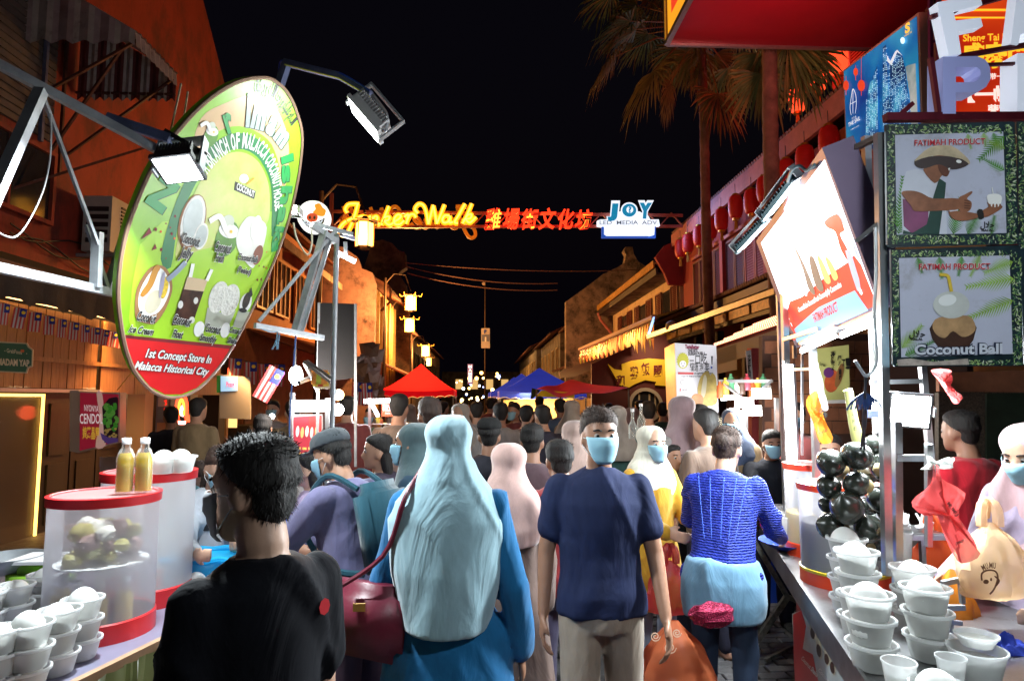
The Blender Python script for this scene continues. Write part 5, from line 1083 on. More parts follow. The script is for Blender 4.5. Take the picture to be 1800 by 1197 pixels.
for k in range(14): P.ell(rr_.uniform(186, 206), rr_.uniform(752, 768), 2.5, 2, mat('cendol_bean', (.5, .35, .12), .4, emis=.12, ecol=(.6, .4, .1)), 10+k*.2, 0, 'bean_print', 8)
cw = mat('cendol_white', (.75, .65, .68), .4, emis=.35, ecol=(.9, .8, .8)); P.text('NYONYA', (149, 722), (174, 724), (149, 711), cw, 8, .01); P.text('CENDOL', (141, 744), (182, 744), (141, 727), cw, 8, .02); P.text('娘惹晶露', (146, 769), (176, 770), (146, 753), mat('cendol_gold', (.7, .45, .05), .4, emis=.3, ecol=(.8, .5, .05)), 8, .03)
MB().tube([dep(232, 654, 7), dep(206, 686, 7)], .005, 4).build('cord', mat('cord_orange', (.6, .3, .05), .5), cd)
# green food sign
gf = thing('green_plaque', 'green plaque with cream edge and small red heart on the planks', 'sign', at(28, 628, 6.2)); P = Pl(dep(28, 628, 6.6), (.45, -1, 0), gf)
pq = [(-40, 604), (-36, 598), (48, 603), (51, 609), (58, 614), (57, 644), (50, 647), (47, 656), (-40, 652)]
P.slab(pq, mat('plaque_cream', (.5, .42, .3), .5), .03, 0, 'board'); P.shape([(-38, 606), (-34, 601), (46, 605), (49, 611), (56, 616), (55, 642), (48, 645), (45, 654), (-38, 650)], mat('plaque_green', (.05, .13, .08), .5), 2, 'face')
pw = mat('plaque_text', (.7, .6, .45), .5); P.text('- GrabFood    -', (8, 619), (48, 624), (8, 612), pw, 4, .02); P.text('MADAM YAP', (-4, 641), (52, 644), (-4, 630), pw, 4, .05)
P.ell(38.5, 617, 2.2, 2.6, mat('heart', (.7, .15, .05), .5), 5, 0, 'heart_print', 10); P.ell(41, 617, 2.2, 2.6, mat('heart'), 5.5, 0, 'heart_print', 10)
pl_ = thing('wall_poster', 'small poster with dark print standing in the left shop', 'poster', at(190, 830, 8))
P = Pl(dep(190, 812, 7.6), (.2, -1, 0), pl_); P.slab([(175, 803), (206, 802), (206, 830), (175, 831)], mat('note_grey', (.3, .28, .33), .5), .02, 0, 'board')
# second stall (goods)
s2 = thing('drinks_stall', 'narrow lit stall with orange Chinese sign and shelves of goods behind the capped man', 'stall', dep(680, 800, 7.0)); D = 7.2; P = Pl(dep(675, 780, D), (.05, -1, 0), s2)
P.slab([(642, 703), (714, 703), (714, 709), (642, 709)], M['alu'], .3, 0, 'lamp_rail'); MB().tube([dep(640, 705, D-.1), dep(710, 704, D-.1)], .022, 8).tube([dep(652, 707, D-.1), dep(664, 730, D-.3)], .02, 8).build('tube_lamp', glow('tube_white', (.95, 1, 1), 25), s2)
P.slab([(671, 710), (700, 710), (700, 732), (671, 732)], mat('orange_sign', (.65, .08, .02), .5, emis=.35, ecol=(.9, .12, .04)), .02, 2, 'sign'); P.text('韩国旗鱼丸点心', (673, 722), (698, 722), (673, 713), cw, 5, .03); P.text('KOREAN ODEN', (677, 728), (694, 728), (677, 725), cw, 5, .01)
area('stall_light', dep(676, 712, D-.3), dep(690, 850, D-2), .5, 30, W_, .15, s2)
MB().bar(dep(650, 700, D), dep(650, 950, D), .03).bar(dep(712, 700, D), dep(712, 950, D), .03).build('post', M['alu'], s2)
MB().box(dep(648, 880, D)-Vector((0, 0, .4)), dep(714, 860, D)+Vector((0, .6, 0))).build('counter', mat('counter_wood', (.2, .1, .06), .5), s2)
rr_ = random.Random(8)
for k in range(46):
    x = rr_.uniform(655, 712); y = rr_.choice((745, 762, 780, 800, 822)); p_ = dep(x, y, D+.1); hh = rr_.uniform(.05, .11)
    o = MB().lathe([(0, 0), (.03, 0), (.032, hh*.7), (.012, hh*.85), (.012, hh), (0, hh)], p_, 8).build('bottle', mat('goods_%d' % (k % 6), ((.5, .1, .03), (.5, .35, .05), (.05, .2, .1), (.5, .45, .4), (.08, .05, .04), (.45, .05, .08))[k % 6], .3, emis=.05, ecol=(.6, .4, .2)), s2, True)
for y in (745, 762, 780, 800, 822): MB().box(dep(652, y+1, D), dep(713, y+1, D)+Vector((0, .25, .01))).build('shelf', M['alu'], s2)
# brown hung goods between
hg = thing('hanging_goods', 'tangle of small wares and packets hanging on the wall behind the black banner', 'wares', dep(650, 650, 9)); rr_ = random.Random(12)
for k in range(40):
    p_ = dep(rr_.uniform(628, 668), rr_.uniform(610, 700), 9+rr_.uniform(-.3, .3)); s_ = rr_.uniform(.04, .1)
    MB().add([p_+Vector((-s_, 0, s_*.7)), p_+Vector((s_, .02, s_)), p_+Vector((s_*.8, -.05, -s_)), p_+Vector((-s_*.6, 0, -s_*1.2)), p_+Vector((0, -.06, 0))], [(0, 1, 4), (1, 2, 4), (2, 3, 4), (3, 0, 4)]).build('packet', mat('ware_%d' % (k % 4), ((.3, .22, .2), (.12, .07, .05), (.35, .3, .3), (.2, .1, .05))[k % 4], .5), hg)
bunting('two small striped flags beside the black banner', at(622, 668, 8.5), at(650, 672, 8.5), 2, .02, 1.2, .3)
# ------------------------------------------------------------------ RIGHT STALL frame and light box
rf = thing('right_stall_frame', 'aluminium frame posts and rails of the right hand coconut stall', 'stall frame', (1.8, 3, 0))
def post(px, y0, y1, d, w_=.025, px2=None, m=None): MB().bar(dep(px, y0, d), dep(px2 or px, y1, d), w_).build('post', m or M['alu'], rf)
post(1376, 420, 905, 4.0, .035, 1388); post(1367, 500, 900, 4.15, .02, 1380); post(1428, 590, 905, 3.4, .03, 1437); post(1410, 600, 800, 3.8, .012)
post(1545, 235, 1010, 2.55, .03, 1560); post(1522, 240, 640, 2.9, .03, 1538); post(1576, 740, 1040, 2.6, .03, 1578); post(1621, 640, 860, 2.9, .025, 1640); post(1632, 780, 960, 2.45, .02)
for a, b_, w_ in ((dep(1372, 500, 4.1), dep(1395, 497, 3.9), .02), (dep(1378, 597, 4), dep(1440, 578, 3.4), .02), (dep(1380, 650, 4), dep(1430, 648, 3.5), .015), (dep(1386, 892, 4), dep(1436, 896, 3.4), .03), (dep(1388, 812, 4), dep(1434, 816, 3.4), .018), (dep(1530, 672, 2.9), dep(1622, 670, 2.9), .02), (dep(1576, 805, 2.6), dep(1632, 805, 2.5), .025), (dep(1500, 262, 2.7), dep(1550, 238, 2.6), .022), (dep(1525, 398, 2.9), dep(1558, 395, 2.55), .02), (dep(1505, 425, 2.6), dep(1545, 392, 2.55), .014)): MB().bar(a, b_, w_).build('rail', M['alu'], rf)
PB = [dep(1447, 265, 2.7), dep(1547, 540, 2.72), dep(1400, 607, 4.09), dep(1333, 425, 4.07)]
lbx = thing('light_box_sign', 'overexposed white light box sign with glasses of juice on a red field', 'light box', PB[2])
n_ = (PB[1]-PB[0]).cross(PB[3]-PB[0]).normalized()
P = Pl(PB[0], n_, lbx)
Q = [(1447, 265), (1547, 540), (1400, 607), (1333, 425)]
P.slab([(1445, 260), (1551, 541), (1399, 612), (1329, 424)], mat('box_frame', (.13, .09, .16), .45, .3), .13, 0, 'case')
white_hot = mat('box_white', (.8, .82, .85), .4, emis=2.2, ecol=(.93, .97, 1))
P.shape([(1450, 280), (1543, 535), (1402, 600), (1338, 427)], white_hot, 2, 'face')
# picture in the lower part
rp = mat('box_red', (.7, .05, .03), .4, emis=.75, ecol=(.9, .045, .02)); bp = mat('box_blue', (.25, .55, .75), .4, emis=.7, ecol=(.3, .62, .85)); sk = mat('box_grey', (.45, .55, .7), .4, emis=.6, ecol=(.5, .6, .75))
P.shape([(1389, 530), (1410, 522), (1450, 488), (1490, 462), (1502, 448), (1515, 465), (1543, 535), (1405, 600), (1384, 550)], rp, 4, 'red_print'); P.shape([(1504, 510), (1528, 545), (1402, 602), (1395, 580), (1440, 540)], bp, 6, 'water_print')
P.shape([(1472, 350), (1480, 370), (1512, 450), (1505, 448), (1490, 400), (1470, 380)], sk, 4, 'sky_print', smooth=2)
P.shape([(1450, 390), (1462, 380), (1475, 378), (1486, 404), (1478, 412), (1492, 440), (1500, 470), (1480, 440), (1470, 408), (1456, 400)], rp, 5, 'flower_print', smooth=3)
P.shape([(1487, 440), (1496, 438), (1512, 490), (1516, 515), (1508, 510), (1498, 480)], sk, 6, 'person_print'); P.ell(1515, 512, 2.2, 6, white_hot, 8, -20, 'glass_print', 10)
dk = mat('box_darkjuice', (.15, .12, .1), .4, emis=.3, ecol=(.3, .25, .2)); gj = mat('box_greenjuice', (.4, .6, .1), .4, emis=.7, ecol=(.6, .8, .3))
for pts, m_ in (([(1393, 425), (1403, 440), (1418, 470), (1434, 510), (1432, 518), (1422, 505), (1412, 470)], dk), ([(1424, 455), (1432, 452), (1444, 485), (1450, 508), (1444, 512), (1434, 498)], dk), ([(1438, 450), (1446, 455), (1458, 480), (1462, 495), (1456, 498), (1448, 485)], gj), ([(1452, 452), (1462, 458), (1474, 482), (1473, 491), (1466, 489)], gj), ([(1410, 480), (1418, 500), (1420, 520), (1412, 510)], white_hot)): P.shape(pts, m_, 8, 'glass_print', smooth=3)
bw = mat('box_letter_white', (.85, .8, .8), .4, emis=.9, ecol=(1, .9, .9))
P.text('CoconutShake CoconutFresh CoconutJelly CoconutIce', (1406, 548), (1482, 503), (1404, 540), bw, 10, .04); P.text('FATIMAH PRODUCT', (1434, 566), (1477, 545), (1430, 552), mat('box_text_red', (.6, .02, .03), .4, emis=.5, ecol=(.8, .03, .05)), 10, .03)
P.text('S', (1395, 598), (1402, 594), (1388, 560), rp, 10, .02)
MB().box(PB[2]+Vector((-.02, 0, -.08)), PB[2]+Vector((0, .02, 0))).build('corner', M['alu'], lbx)
area('lightbox_light', P.p(1430, 440, 60), P.p(1430, 440, 560), .5, 14, (.93, .97, 1), .5)
# tube lamps
def tube_lamp(label, a, b_, r_, power, to, key='tube_white', refl=True):
    t = thing('tube_lamp', label, 'tube lamp', a); a, b_ = Vector(a), Vector(b_); MB().tube([a, b_], r_, 10).build('tube', glow(key, (.95, 1, 1), 25), t, True)
    d = (b_-a).normalized(); MB().tube([a-d*.02, a], r_*1.15, 8).build('end_cap', M['alu'], t); MB().tube([b_, b_+d*.02], r_*1.15, 8).build('end_cap', M['alu'], t)
    up = Vector((0, 0, 1)) if abs(d.z) < .8 else Vector((1, 0, 0)); MB().bar(a+up*r_*2.2, b_+up*r_*2.2, r_*3, r_*.8, up).build('fitting', M['alu'], t)
    m_ = (a+b_)/2; area('tube_beam', m_+(Vector(to)-m_).normalized()*r_*1.5, to, (b_-a).length, power, W_, .03, t); return t
tube_lamp('vertical white tube lamp on the left post of the right stall', dep(1381, 640, 3.95), dep(1389, 815, 3.95), .018, 45, dep(1200, 900, 3.2))
tube_lamp('far one of two long tube lamps under the light box sign', dep(1412, 615, 3.5), dep(1475, 585, 3.0), .015, 26, dep(1440, 1000, 3.1))
tube_lamp('near one of two long tube lamps under the light box sign', dep(1482, 588, 2.95), dep(1550, 560, 2.6), .014, 70, dep(1560, 1100, 2.1))
tube_lamp('thin vertical tube lamp beside the main aluminium post', dep(1531, 600, 2.95), dep(1538, 760, 2.95), .008, 8, dep(1400, 900, 2.9))
for lab, A_, B2_ in (('lower of two bar floodlights clipped over the light box sign', (1297, 440, 3.75), (1352, 392, 3.5)), ('upper of two bar floodlights clipped over the light box sign', (1350, 388, 3.45), (1402, 308, 3.1))):
    qa, qb = dep(*A_), dep(*B2_); floodlight(lab, (qa+qb)/2, RT*.55-UP*.75-FW*.25, .075, W_, 14, 3, qb-qa, (qb-qa).length/.075, mat('flood_teal', (.035, .09, .11), .4, .4), None, 150, .45)
cp = crom([tuple(dep(*a)) for a in ((1385, 320, 3.1), (1392, 300, 3), (1405, 292, 2.95), (1418, 300, 2.9), (1432, 290, 2.8))], 6)
tag(MB().tube(cp, .008, 6).build('lamp_cable', mat('cable_teal', (.03, .1, .14), .5)), 'teal cable arching over the bar floodlights', 'cable')
# LED flood facing the camera
c = dep(1600, 722, 2.75); fl_ = floodlight('dazzling white floodlight facing the viewer in front of the red backdrop', c, Vector((-.35, -1, -.25)), .15, (.93, 1, 1), 60, 16, None, 1.1, M['black'], None, 170)
MB().bar(dep(1527, 728, 2.8), dep(1585, 726, 2.8), .03).build('arm', M['bluesteel'], rf)
# unseen lamp and rail, added out of frame to light banners and near tubs
MB().bar((2.7, 2.4, 2.75), (1.2, .5, 2.75), .025).build('rail', M['alu'], rf)
tube_lamp('unseen tube lamp added on a rail over the near tubs of the right stall', (1.0, .5, 2.7), (1.45, .6, 2.7), .02, 30, (1.55, 2.4, 1.3))
# hooks
hk = thing('steel_hook', 'long bent steel hook hanging from the stall rail above the coconuts', 'hook', dep(1540, 560, 2.4))
MB().tube(crom([tuple(dep(*a)) for a in ((1539, 400, 2.4), (1540, 480, 2.4), (1537, 540, 2.4), (1539, 590, 2.4), (1541, 630, 2.4), (1534, 652, 2.4), (1522, 660, 2.4), (1512, 648, 2.4), (1503, 634, 2.4))], 8), .006, 8).build('wire', M['steel'], hk, True)
ck = thing('hanging_cord_bundle', 'dark twisted cords hanging from the steel hook down to the coconuts', 'cord', dep(1520, 690, 2.45)); rr_ = random.Random(6)
for k in range(6): MB().tube(crom([tuple(dep(1522+rr_.uniform(-2, 2), 660, 2.42)), tuple(dep(1520+rr_.uniform(-3, 3), 690, 2.44)), tuple(dep(1519+rr_.uniform(-6, 6), 740, 2.5)), tuple(dep(1516+rr_.uniform(-8, 8), 790, 2.6))], 5), .003, 5).build('cord', mat('cord_dark', (.02, .02, .03), .7), ck)
nb = MB(); 
for k in range(40):
    a = rr_.uniform(-1, 1); nb.tube(crom([tuple(dep(1520, 690, 2.45)), tuple(dep(1520+a*22, 692+abs(a)*12, 2.45)), tuple(dep(1518+a*30+rr_.uniform(-4, 4), 712+rr_.uniform(-6, 10), 2.45))], 3), .0025, 4)
nb.build('net', mat('net_blue', (.02, .05, .16), .6), ck)
bbm = mat('bamboo', (.3, .3, .1), .5, var=.3, vs=4, stretch=(6, 6, 1)); kn = thing('carved_bamboo_stick', 'greenish bamboo stick with black writing standing behind the coconuts', 'stick', dep(1500, 790, 2.9))
MB().tube([dep(1515, 800, 2.95), dep(1500, 740, 2.95), dep(1492, 690, 2.95), dep(1490, 685, 2.95)], [.03, .022, .018, .02], 10).build('shaft', bbm, kn, True)
P = Pl(dep(1497, 740, 2.92), (0, -1, 0), kn); 
for i, ch in enumerate('CAFE'): P.text(ch, (1494+i*2.2, 720+i*12), (1499+i*2.2, 720+i*12), (1494+i*2.2, 713+i*12), blk, 1, .01)
# carrier bags
def carrier(label, pts_c, m, d, w_, h_, text=None, rot=0, handles=True, name='carrier_bag'):
    c = Vector(pts_c); t = thing(name, label, 'carrier bag', c); mb = MB(); n = 20; rows = []
    prof = [(.0, .05), (.12, .17), (.3, .36), (.6, .5), (.9, .46), (1, .34)]
    for (f, r_) in crom(prof, 3):
        f = float(f); row = []
        for k in range(n):
            a = 2*math.pi*k/n; j = 1+.13*math.sin(a*5+f*4)+.08*math.sin(a*9+f*11); row.append(c+Vector((math.cos(a)*r_*w_*j+rot*f*h_, math.sin(a)*r_*w_*.55*j, -f*h_)))
        rows.append(row)
    vs = [p for r_ in rows for p in r_]; mb.add(vs, [(i*n+k, i*n+(k+1) % n, (i+1)*n+(k+1) % n, (i+1)*n+k) for i in range(len(rows)-1) for k in range(n)]+[tuple((len(rows)-1)*n+k for k in range(n))])
    mb.build('bag', m, t, True)
    if handles:
        for s_ in (-1, 1): MB().tube(crom([tuple(c+Vector((s_*w_*.12, 0, -.05*h_))), tuple(c+Vector((s_*w_*.11, 0, .16*h_))), tuple(c+Vector((s_*w_*.03, .01, .3*h_))), tuple(c+Vector((0, .02, .05*h_)))], 5), [.02]*8+[.014]*7+[.012], 6).build('handle', m, t, True)
    return t
rb_m = film('bag_red', (.85, .12, .12), .72, .35); ob_m = film('bag_orange', (.95, .35, .04), .8, .35); yb_m = film('bag_amber', (.92, .66, .4), .5, .35); wb_m = film('bag_white', (.8, .85, .82), .65, .35)
def sheetbag(label, px, d, m, extra=None, name='carrier_bag', th=.03):       # flat pack of bags hanging by its handles, crumpled sheet with thickness
    pts = [dep(x, y, d) for x, y in px]; c = sum(pts, Vector())/len(pts); t = thing(name, label, 'carrier bag', c)
    N_ = 12; mb = MB(); rr = random.Random(int(px[0][0]))
    fr = [dep(x, y, d-th/2) for x, y in crom(px, 3, True)]; bk_ = [dep(x, y, d+th/2) for x, y in crom(px, 3, True)]; n = len(fr)
    mid = [[fr[k].lerp(c, f)+Vector((0, -.018*(1+math.sin(k*1.3+f*5))*.7, 0)) for k in range(n)] for f in (0, .3, .6, .85)]
    vs = [p for r_ in mid for p in r_]+[c+Vector((0, -.02, 0))]; mb.add(vs, [(i*n+k, i*n+(k+1) % n, (i+1)*n+(k+1) % n, (i+1)*n+k) for i in range(3) for k in range(n)]+[(3*n+k, 3*n+(k+1) % n, 4*n) for k in range(n)])
    mb.add(fr+bk_, [(k, (k+1) % n, n+(k+1) % n, n+k) for k in range(n)]+[tuple(n+k for k in range(n))])
    mb.build('bag', m, t, True)
    if extra:
        P = Pl(dep(px[0][0], px[0][1], d-.05), (0, -1, 0), t)
        for e in extra: P.text(*e)
    return t
sheetbag('bunch of orange carrier bags hanging from the left posts of the right stall', [(1422, 695), (1436, 688), (1440, 715), (1452, 745), (1460, 776), (1440, 777), (1430, 745), (1417, 712)], 3.3, ob_m, [('Terima Kasih', (1438, 765), (1455, 757), (1436, 760), blk, 1, .02), ('YA MA', (1438, 722), (1452, 735), (1442, 716), blk, 1, .04)])
sheetbag('white carrier bag with green print hanging beside the orange bags', [(1429, 642), (1438, 640), (1442, 668), (1452, 705), (1450, 722), (1441, 712), (1434, 680)], 3.45, wb_m)
sheetbag('red carrier bag hanging by the handles from the right stall post', [(1640, 815), (1650, 838), (1688, 865), (1685, 910), (1712, 960), (1716, 970), (1690, 990), (1668, 960), (1645, 905), (1622, 905), (1602, 882), (1636, 850)], 2.35, rb_m, [('DWNUP', (1680, 958), (1694, 952), (1680, 953), blk, 1, .05), ('MUMU', (1664, 885), (1680, 908), (1669, 881), mat('bag_print', (.2, .05, .05), .5), 1, .03)])
sheetbag('small pink plastic scrap tied near the bottom of the banners', [(1637, 650), (1672, 652), (1658, 665), (1665, 680), (1688, 700), (1678, 710), (1664, 690), (1652, 672)], 2.55, rb_m, name='plastic_scrap')
sheetbag('translucent white plastic knot above the red carrier bag', [(1628, 800), (1640, 812), (1668, 803), (1674, 818), (1655, 824), (1640, 822), (1618, 825), (1630, 815)], 2.4, wb_m, name='plastic_knot')
# black coconuts bunch
cc = thing('coconut_bunch', 'hanging bunch of glossy black husked coconuts tied together', 'coconuts', dep(1505, 790, 2.75))
cm = mat('coconut_black', (.02, .024, .018), .27, var=.7, vs=5, dirt=(.16, .11, .05), ds=3.2, dth=.66, bump=.12, bs=25, coat=.15); cm2 = mat('coconut_brown', (.13, .09, .04), .4, var=.6, vs=5, bump=.2, bs=22)
rr_ = random.Random(3)
for i, (x, y, r_, dd_) in enumerate(((430, 170, 65, 0), (553, 135, 65, -.05), (675, 190, 62, 0), (630, 88, 50, .08), (420, 282, 55, .02), (550, 268, 58, -.04), (665, 340, 60, -.02), (505, 382, 76, -.05), (412, 365, 40, .06), (430, 468, 62, 0), (607, 480, 64, -.05), (645, 562, 64, .02), (690, 405, 42, .07), (573, 545, 45, .07), (605, 220, 50, .1), (470, 210, 45, .1), (500, 470, 45, .1), (590, 380, 50, .1))):
    c = dep(1300+x/2.678, 750+y/2.678, 2.7+dd_); rad = r_/2.678/1150*2.7
    mb = MB(); q = Matrix.Rotation(rr_.uniform(0, 6), 4, 'Z') @ Matrix.Rotation(rr_.uniform(.6, 1.6), 4, 'Y'); n = 14; m2 = 24; vs = []; fs = []
    for a in range(n+1):
        th = math.pi*a/n; zz = -math.cos(th)*1.06; rd_ = math.sin(th)
        if a >= n-1: zz += .06*(a-n+2)
        for k in range(m2):
            u = 2*math.pi*k/m2; tri = 1+.035*math.cos(3*u)*math.sin(th); vs.append(c+(q @ Vector((rd_*math.cos(u)*tri, rd_*math.sin(u)*tri, zz)))*rad)
    for a in range(n):
        for k in range(m2): fs.append((a*m2+k, a*m2+(k+1) % m2, (a+1)*m2+(k+1) % m2, (a+1)*m2+k))
    mb.add(vs, fs); mb.build('coconut', cm2 if i in (13, 14, 15, 16) else cm, cc, True)
    if i in (2, 5, 9, 11): MB().ball(c+Vector((.6*rad*(-1 if i in (2, 11) else 1), -.55*rad, -.1*rad)), rad*.5, 6, (1, .7, 1.1)).build('husk_scar', mat('husk', (.35, .26, .12), .7, bump=.5), cc, True)
MB().tube(crom([tuple(dep(*a)) for a in ((1520, 775, 2.62), (1512, 800, 2.66), (1500, 850, 2.7), (1505, 930, 2.7))], 5), .008, 6).build('rope', mat('cord_dark'), cc)
# ------------------------------------------------------------------ banners
def leaf_print(P, a, b_, n, wd, m, lay):
    ax, ay = a; bx, by = b_; mb = MB(); L_ = math.hypot(bx-ax, by-ay); ux, uy = (bx-ax)/L_, (by-ay)/L_
    for i in range(n):
        f = (i+.5)/n; x, y = ax+(bx-ax)*f, ay+(by-ay)*f; l = wd*(1-.45*f)*(.6+.4*math.sin(math.pi*min(1, f*1.3+.15)))
        for s_ in (-1, 1):
            dx, dy = ux*.75-s_*uy*.8, uy*.75+s_*ux*.8; t_ = L_/n*.42
            mb.face([P.p(q[0], q[1], lay) for q in ((x-ux*t_, y-uy*t_), (x+dx*l*.5-ux*t_*.5, y+dy*l*.5-uy*t_*.5), (x+dx*l, y+dy*l), (x+dx*l*.5+ux*t_*.5, y+dy*l*.5+uy*t_*.5), (x+ux*t_, y+uy*t_))])
    return mb.build('leaf_print', m, P.parent, fix=False)
bng = mat('banner_bg', (.46, .48, .60), .35, var=.08, vs=3, bump=.12, bs=12, dirt=(.3, .29, .33), ds=5, dth=.6); bbd = mat('banner_border', (.008, .022, .03), .35, var=.6, vs=20); lg = mat('leaf_print_green', (.07, .24, .02), .4, var=.5, vs=14); lg2 = mat('leaf_print_light', (.25, .42, .06), .4, var=.4, vs=14); bdl = mat('border_leaf', (.28, .4, .14), .4, var=.4, vs=12)
ban_n = (.17, .98, .08)
def border_leaves(P, rects, seed, lay=2):
    r_ = random.Random(seed); 
    for ci, m_ in enumerate((bdl, mat('border_leaf2', (.05, .13, .06), .4), mat('border_leaf3', (.5, .55, .4), .4))):
        mb = MB()
        for (x0, y0, x1, y1) in rects:
            area_ = (x1-x0)*(y1-y0)
            for k in range(int(area_/(34, 40, 130)[ci])):
                x, y = r_.uniform(x0+1, x1-1), r_.uniform(y0+1, y1-1); a = r_.uniform(0, 3.14); l = r_.uniform(1.6, 5); w2 = r_.uniform(.5, 1.4); ca, sa_ = math.cos(a), math.sin(a)
                mb.face([P.p(min(max(x+u*ca-v_*sa_, x0), x1), min(max(y+u*sa_+v_*ca, y0), y1), lay+ci*.4+k*.002) for u, v_ in ((-l, 0), (-l*.3, -w2), (l*.6, -w2*.8), (l, .3), (l*.2, w2))])
        tag(mb.build('leaf_border', m_, P.parent, fix=False), kind='stuff')
b1 = thing('portrait_banner', 'upper leafy bordered banner with a man in a straw hat giving a thumbs up', 'banner', dep(1673, 325, 2.47)); P = Pl(dep(1673, 430, 2.47), ban_n, b1)
P.slab([(1557, 219), (1780, 214), (1784, 216), (1791, 428), (1566, 435), (1560, 430)], bbd, .015, 0, 'panel')
border_leaves(P, [(1558, 219, 1780, 236), (1559, 236, 1573, 420), (1767, 236, 1787, 418), (1567, 413, 1788, 430)], 1)
P.shape([(1573, 238), (1763, 232), (1769, 410), (1576, 413)], bng, 2, 'picture')
for a, b_, w_ in (((1765, 240), (1720, 282), 22), ((1766, 262), (1738, 250), 18), ((1765, 300), (1725, 278), 14), ((1700, 236), (1706, 262), 12), ((1728, 234), (1732, 258), 14), ((1745, 234), (1752, 256), 12)): leaf_print(P, a, b_, 12, w_, lg if a[0] % 2 else lg2, 3.2+a[1]*.001)
for a, b_, w_ in (((1577, 400), (1586, 310), 15), ((1578, 412), (1600, 350), 14), ((1675, 412), (1688, 350), 22), ((1700, 412), (1722, 372), 20), ((1742, 412), (1748, 380), 16)): leaf_print(P, a, b_, 16, w_, lg, 3.2+a[0]*.0001)
skin = mat('print_skin', (.26, .1, .05), .4, var=.35, vs=14); skd = mat('print_skin_dark', (.11, .035, .02), .4, var=.3, vs=14); shw = mat('print_shirt', (.55, .57, .66), .4, var=.08, vs=9)
P.shape([(1583, 338), (1592, 302), (1608, 298), (1622, 300), (1640, 322), (1660, 318), (1662, 350), (1664, 412), (1586, 412)], shw, 4, 'shirt_print')
P.shape([(1586, 350), (1632, 360), (1630, 395), (1603, 412), (1588, 398)], mat('print_purple', (.2, .05, .13), .4, var=.3, vs=9), 5, 'vest_print'); P.shape([(1650, 314), (1662, 322), (1660, 345), (1655, 375), (1650, 412), (1586, 412), (1587, 405), (1603, 410), (1628, 395), (1640, 345)], mat('print_dkgreen', (.012, .05, .04), .4, var=.3, vs=9), 6, 'scarf_print')
P.shape([(1622, 300), (1630, 290), (1640, 275), (1676, 275), (1672, 286), (1668, 300), (1664, 310), (1655, 309), (1642, 323)], skin, 6.6, 'neck_print', smooth=3)
P.shape([(1648, 278), (1668, 276), (1675, 284), (1670, 292), (1669, 300), (1664, 311), (1655, 308), (1648, 296)], skd, 7, 'face_print', smooth=3); P.shape([(1665, 297), (1669, 296), (1667, 302)], wbl, 8, 'teeth_print')
P.shape([(1606, 286), (1612, 280), (1650, 275), (1695, 280), (1703, 286), (1695, 294), (1672, 299), (1650, 290), (1625, 297), (1610, 294)], mat('hat_shadow', (.035, .02, .02), .5), 7.4, 'hat_underside_print', smooth=3)
P.shape([(1606, 285), (1615, 274), (1636, 259), (1670, 257), (1692, 272), (1703, 284), (1702, 290), (1690, 281), (1650, 274), (1618, 280)], mat('hat_straw', (.5, .4, .26), .5, var=.25, vs=20), 8, 'hat_print', smooth=2); P.ell(1684, 285, 5, 3, wbl, 8.5, 10, 'glare_print', 8)
P.shape([(1583, 340), (1600, 336), (1618, 340), (1640, 350), (1684, 350), (1686, 368), (1650, 371), (1608, 372), (1600, 362)], skin, 8.6, 'arm_print', smooth=3)
P.shape([(1683, 350), (1694, 343), (1706, 337), (1707, 341), (1698, 350), (1706, 356), (1705, 368), (1696, 374), (1684, 370)], skin, 9.2, 'fist_print', smooth=3)
for k in range(4): P.ribbon([(1693, 353+k*4.5), (1704, 355+k*4.2)], .004, skd, .0005, 10.4, 'finger_print')
P.shape([(1666, 370), (1684, 372), (1715, 376), (1716, 384), (1690, 389), (1672, 384)], skin, 8.2, 'arm_print', smooth=3); P.shape([(1666, 366), (1680, 365), (1683, 371), (1668, 373)], shw, 8.4, 'cuff_print'); P.shape([(1716, 371), (1725, 369), (1728, 384), (1719, 385)], blk, 9, 'watch_print', smooth=2)
P.shape([(1724, 372), (1736, 364), (1733, 356), (1740, 360), (1758, 362), (1760, 366), (1752, 372), (1738, 380), (1727, 382)], skin, 8.8, 'hand_print', smooth=3); P.shape([(1733, 346), (1740, 342), (1752, 342), (1759, 347), (1757, 360), (1750, 365), (1738, 362)], wbl, 9.4, 'coconut_print', smooth=3)
for k in range(4): P.ell(1738+k*6, 363, 2, 4, skin, 10, 0, 'finger_print', 8)
P.ribbon([(1744, 342), (1742, 330)], .003, wbl, .0005, 9.5, 'straw_print')
rt = mat('banner_text_red', (.45, .01, .03), .4)
for m_, l_, bo in ((wbl, 9.6, .05), (rt, 10.4, .025)): P.text('FATIMAH PRODUCT', (1606, 257.5), (1730, 254.5), (1606, 247.5), m_, l_, bo)
P.text('ﻝﻼﺣ', (1722, 401), (1746, 400), (1722, 391), blk, 8, .02); P.text('HALAL', (1724, 407.5), (1745, 407), (1724, 403.5), blk, 8, .03)
b2 = thing('coconut_ball_banner', 'lower leafy bordered banner with a peeled coconut and yellow straw', 'banner', dep(1680, 540, 2.45)); P = Pl(dep(1673, 437, 2.46), ban_n, b2)
P.slab([(1566, 439), (1790, 431), (1794, 434), (1799, 643), (1574, 645), (1569, 640)], bbd, .015, 0, 'panel')
border_leaves(P, [(1567, 440, 1788, 452), (1568, 452, 1580, 632), (1778, 452, 1796, 632), (1575, 632, 1797, 642)], 2)
P.shape([(1580, 454), (1774, 449), (1780, 622), (1584, 628)], bng, 2, 'picture')
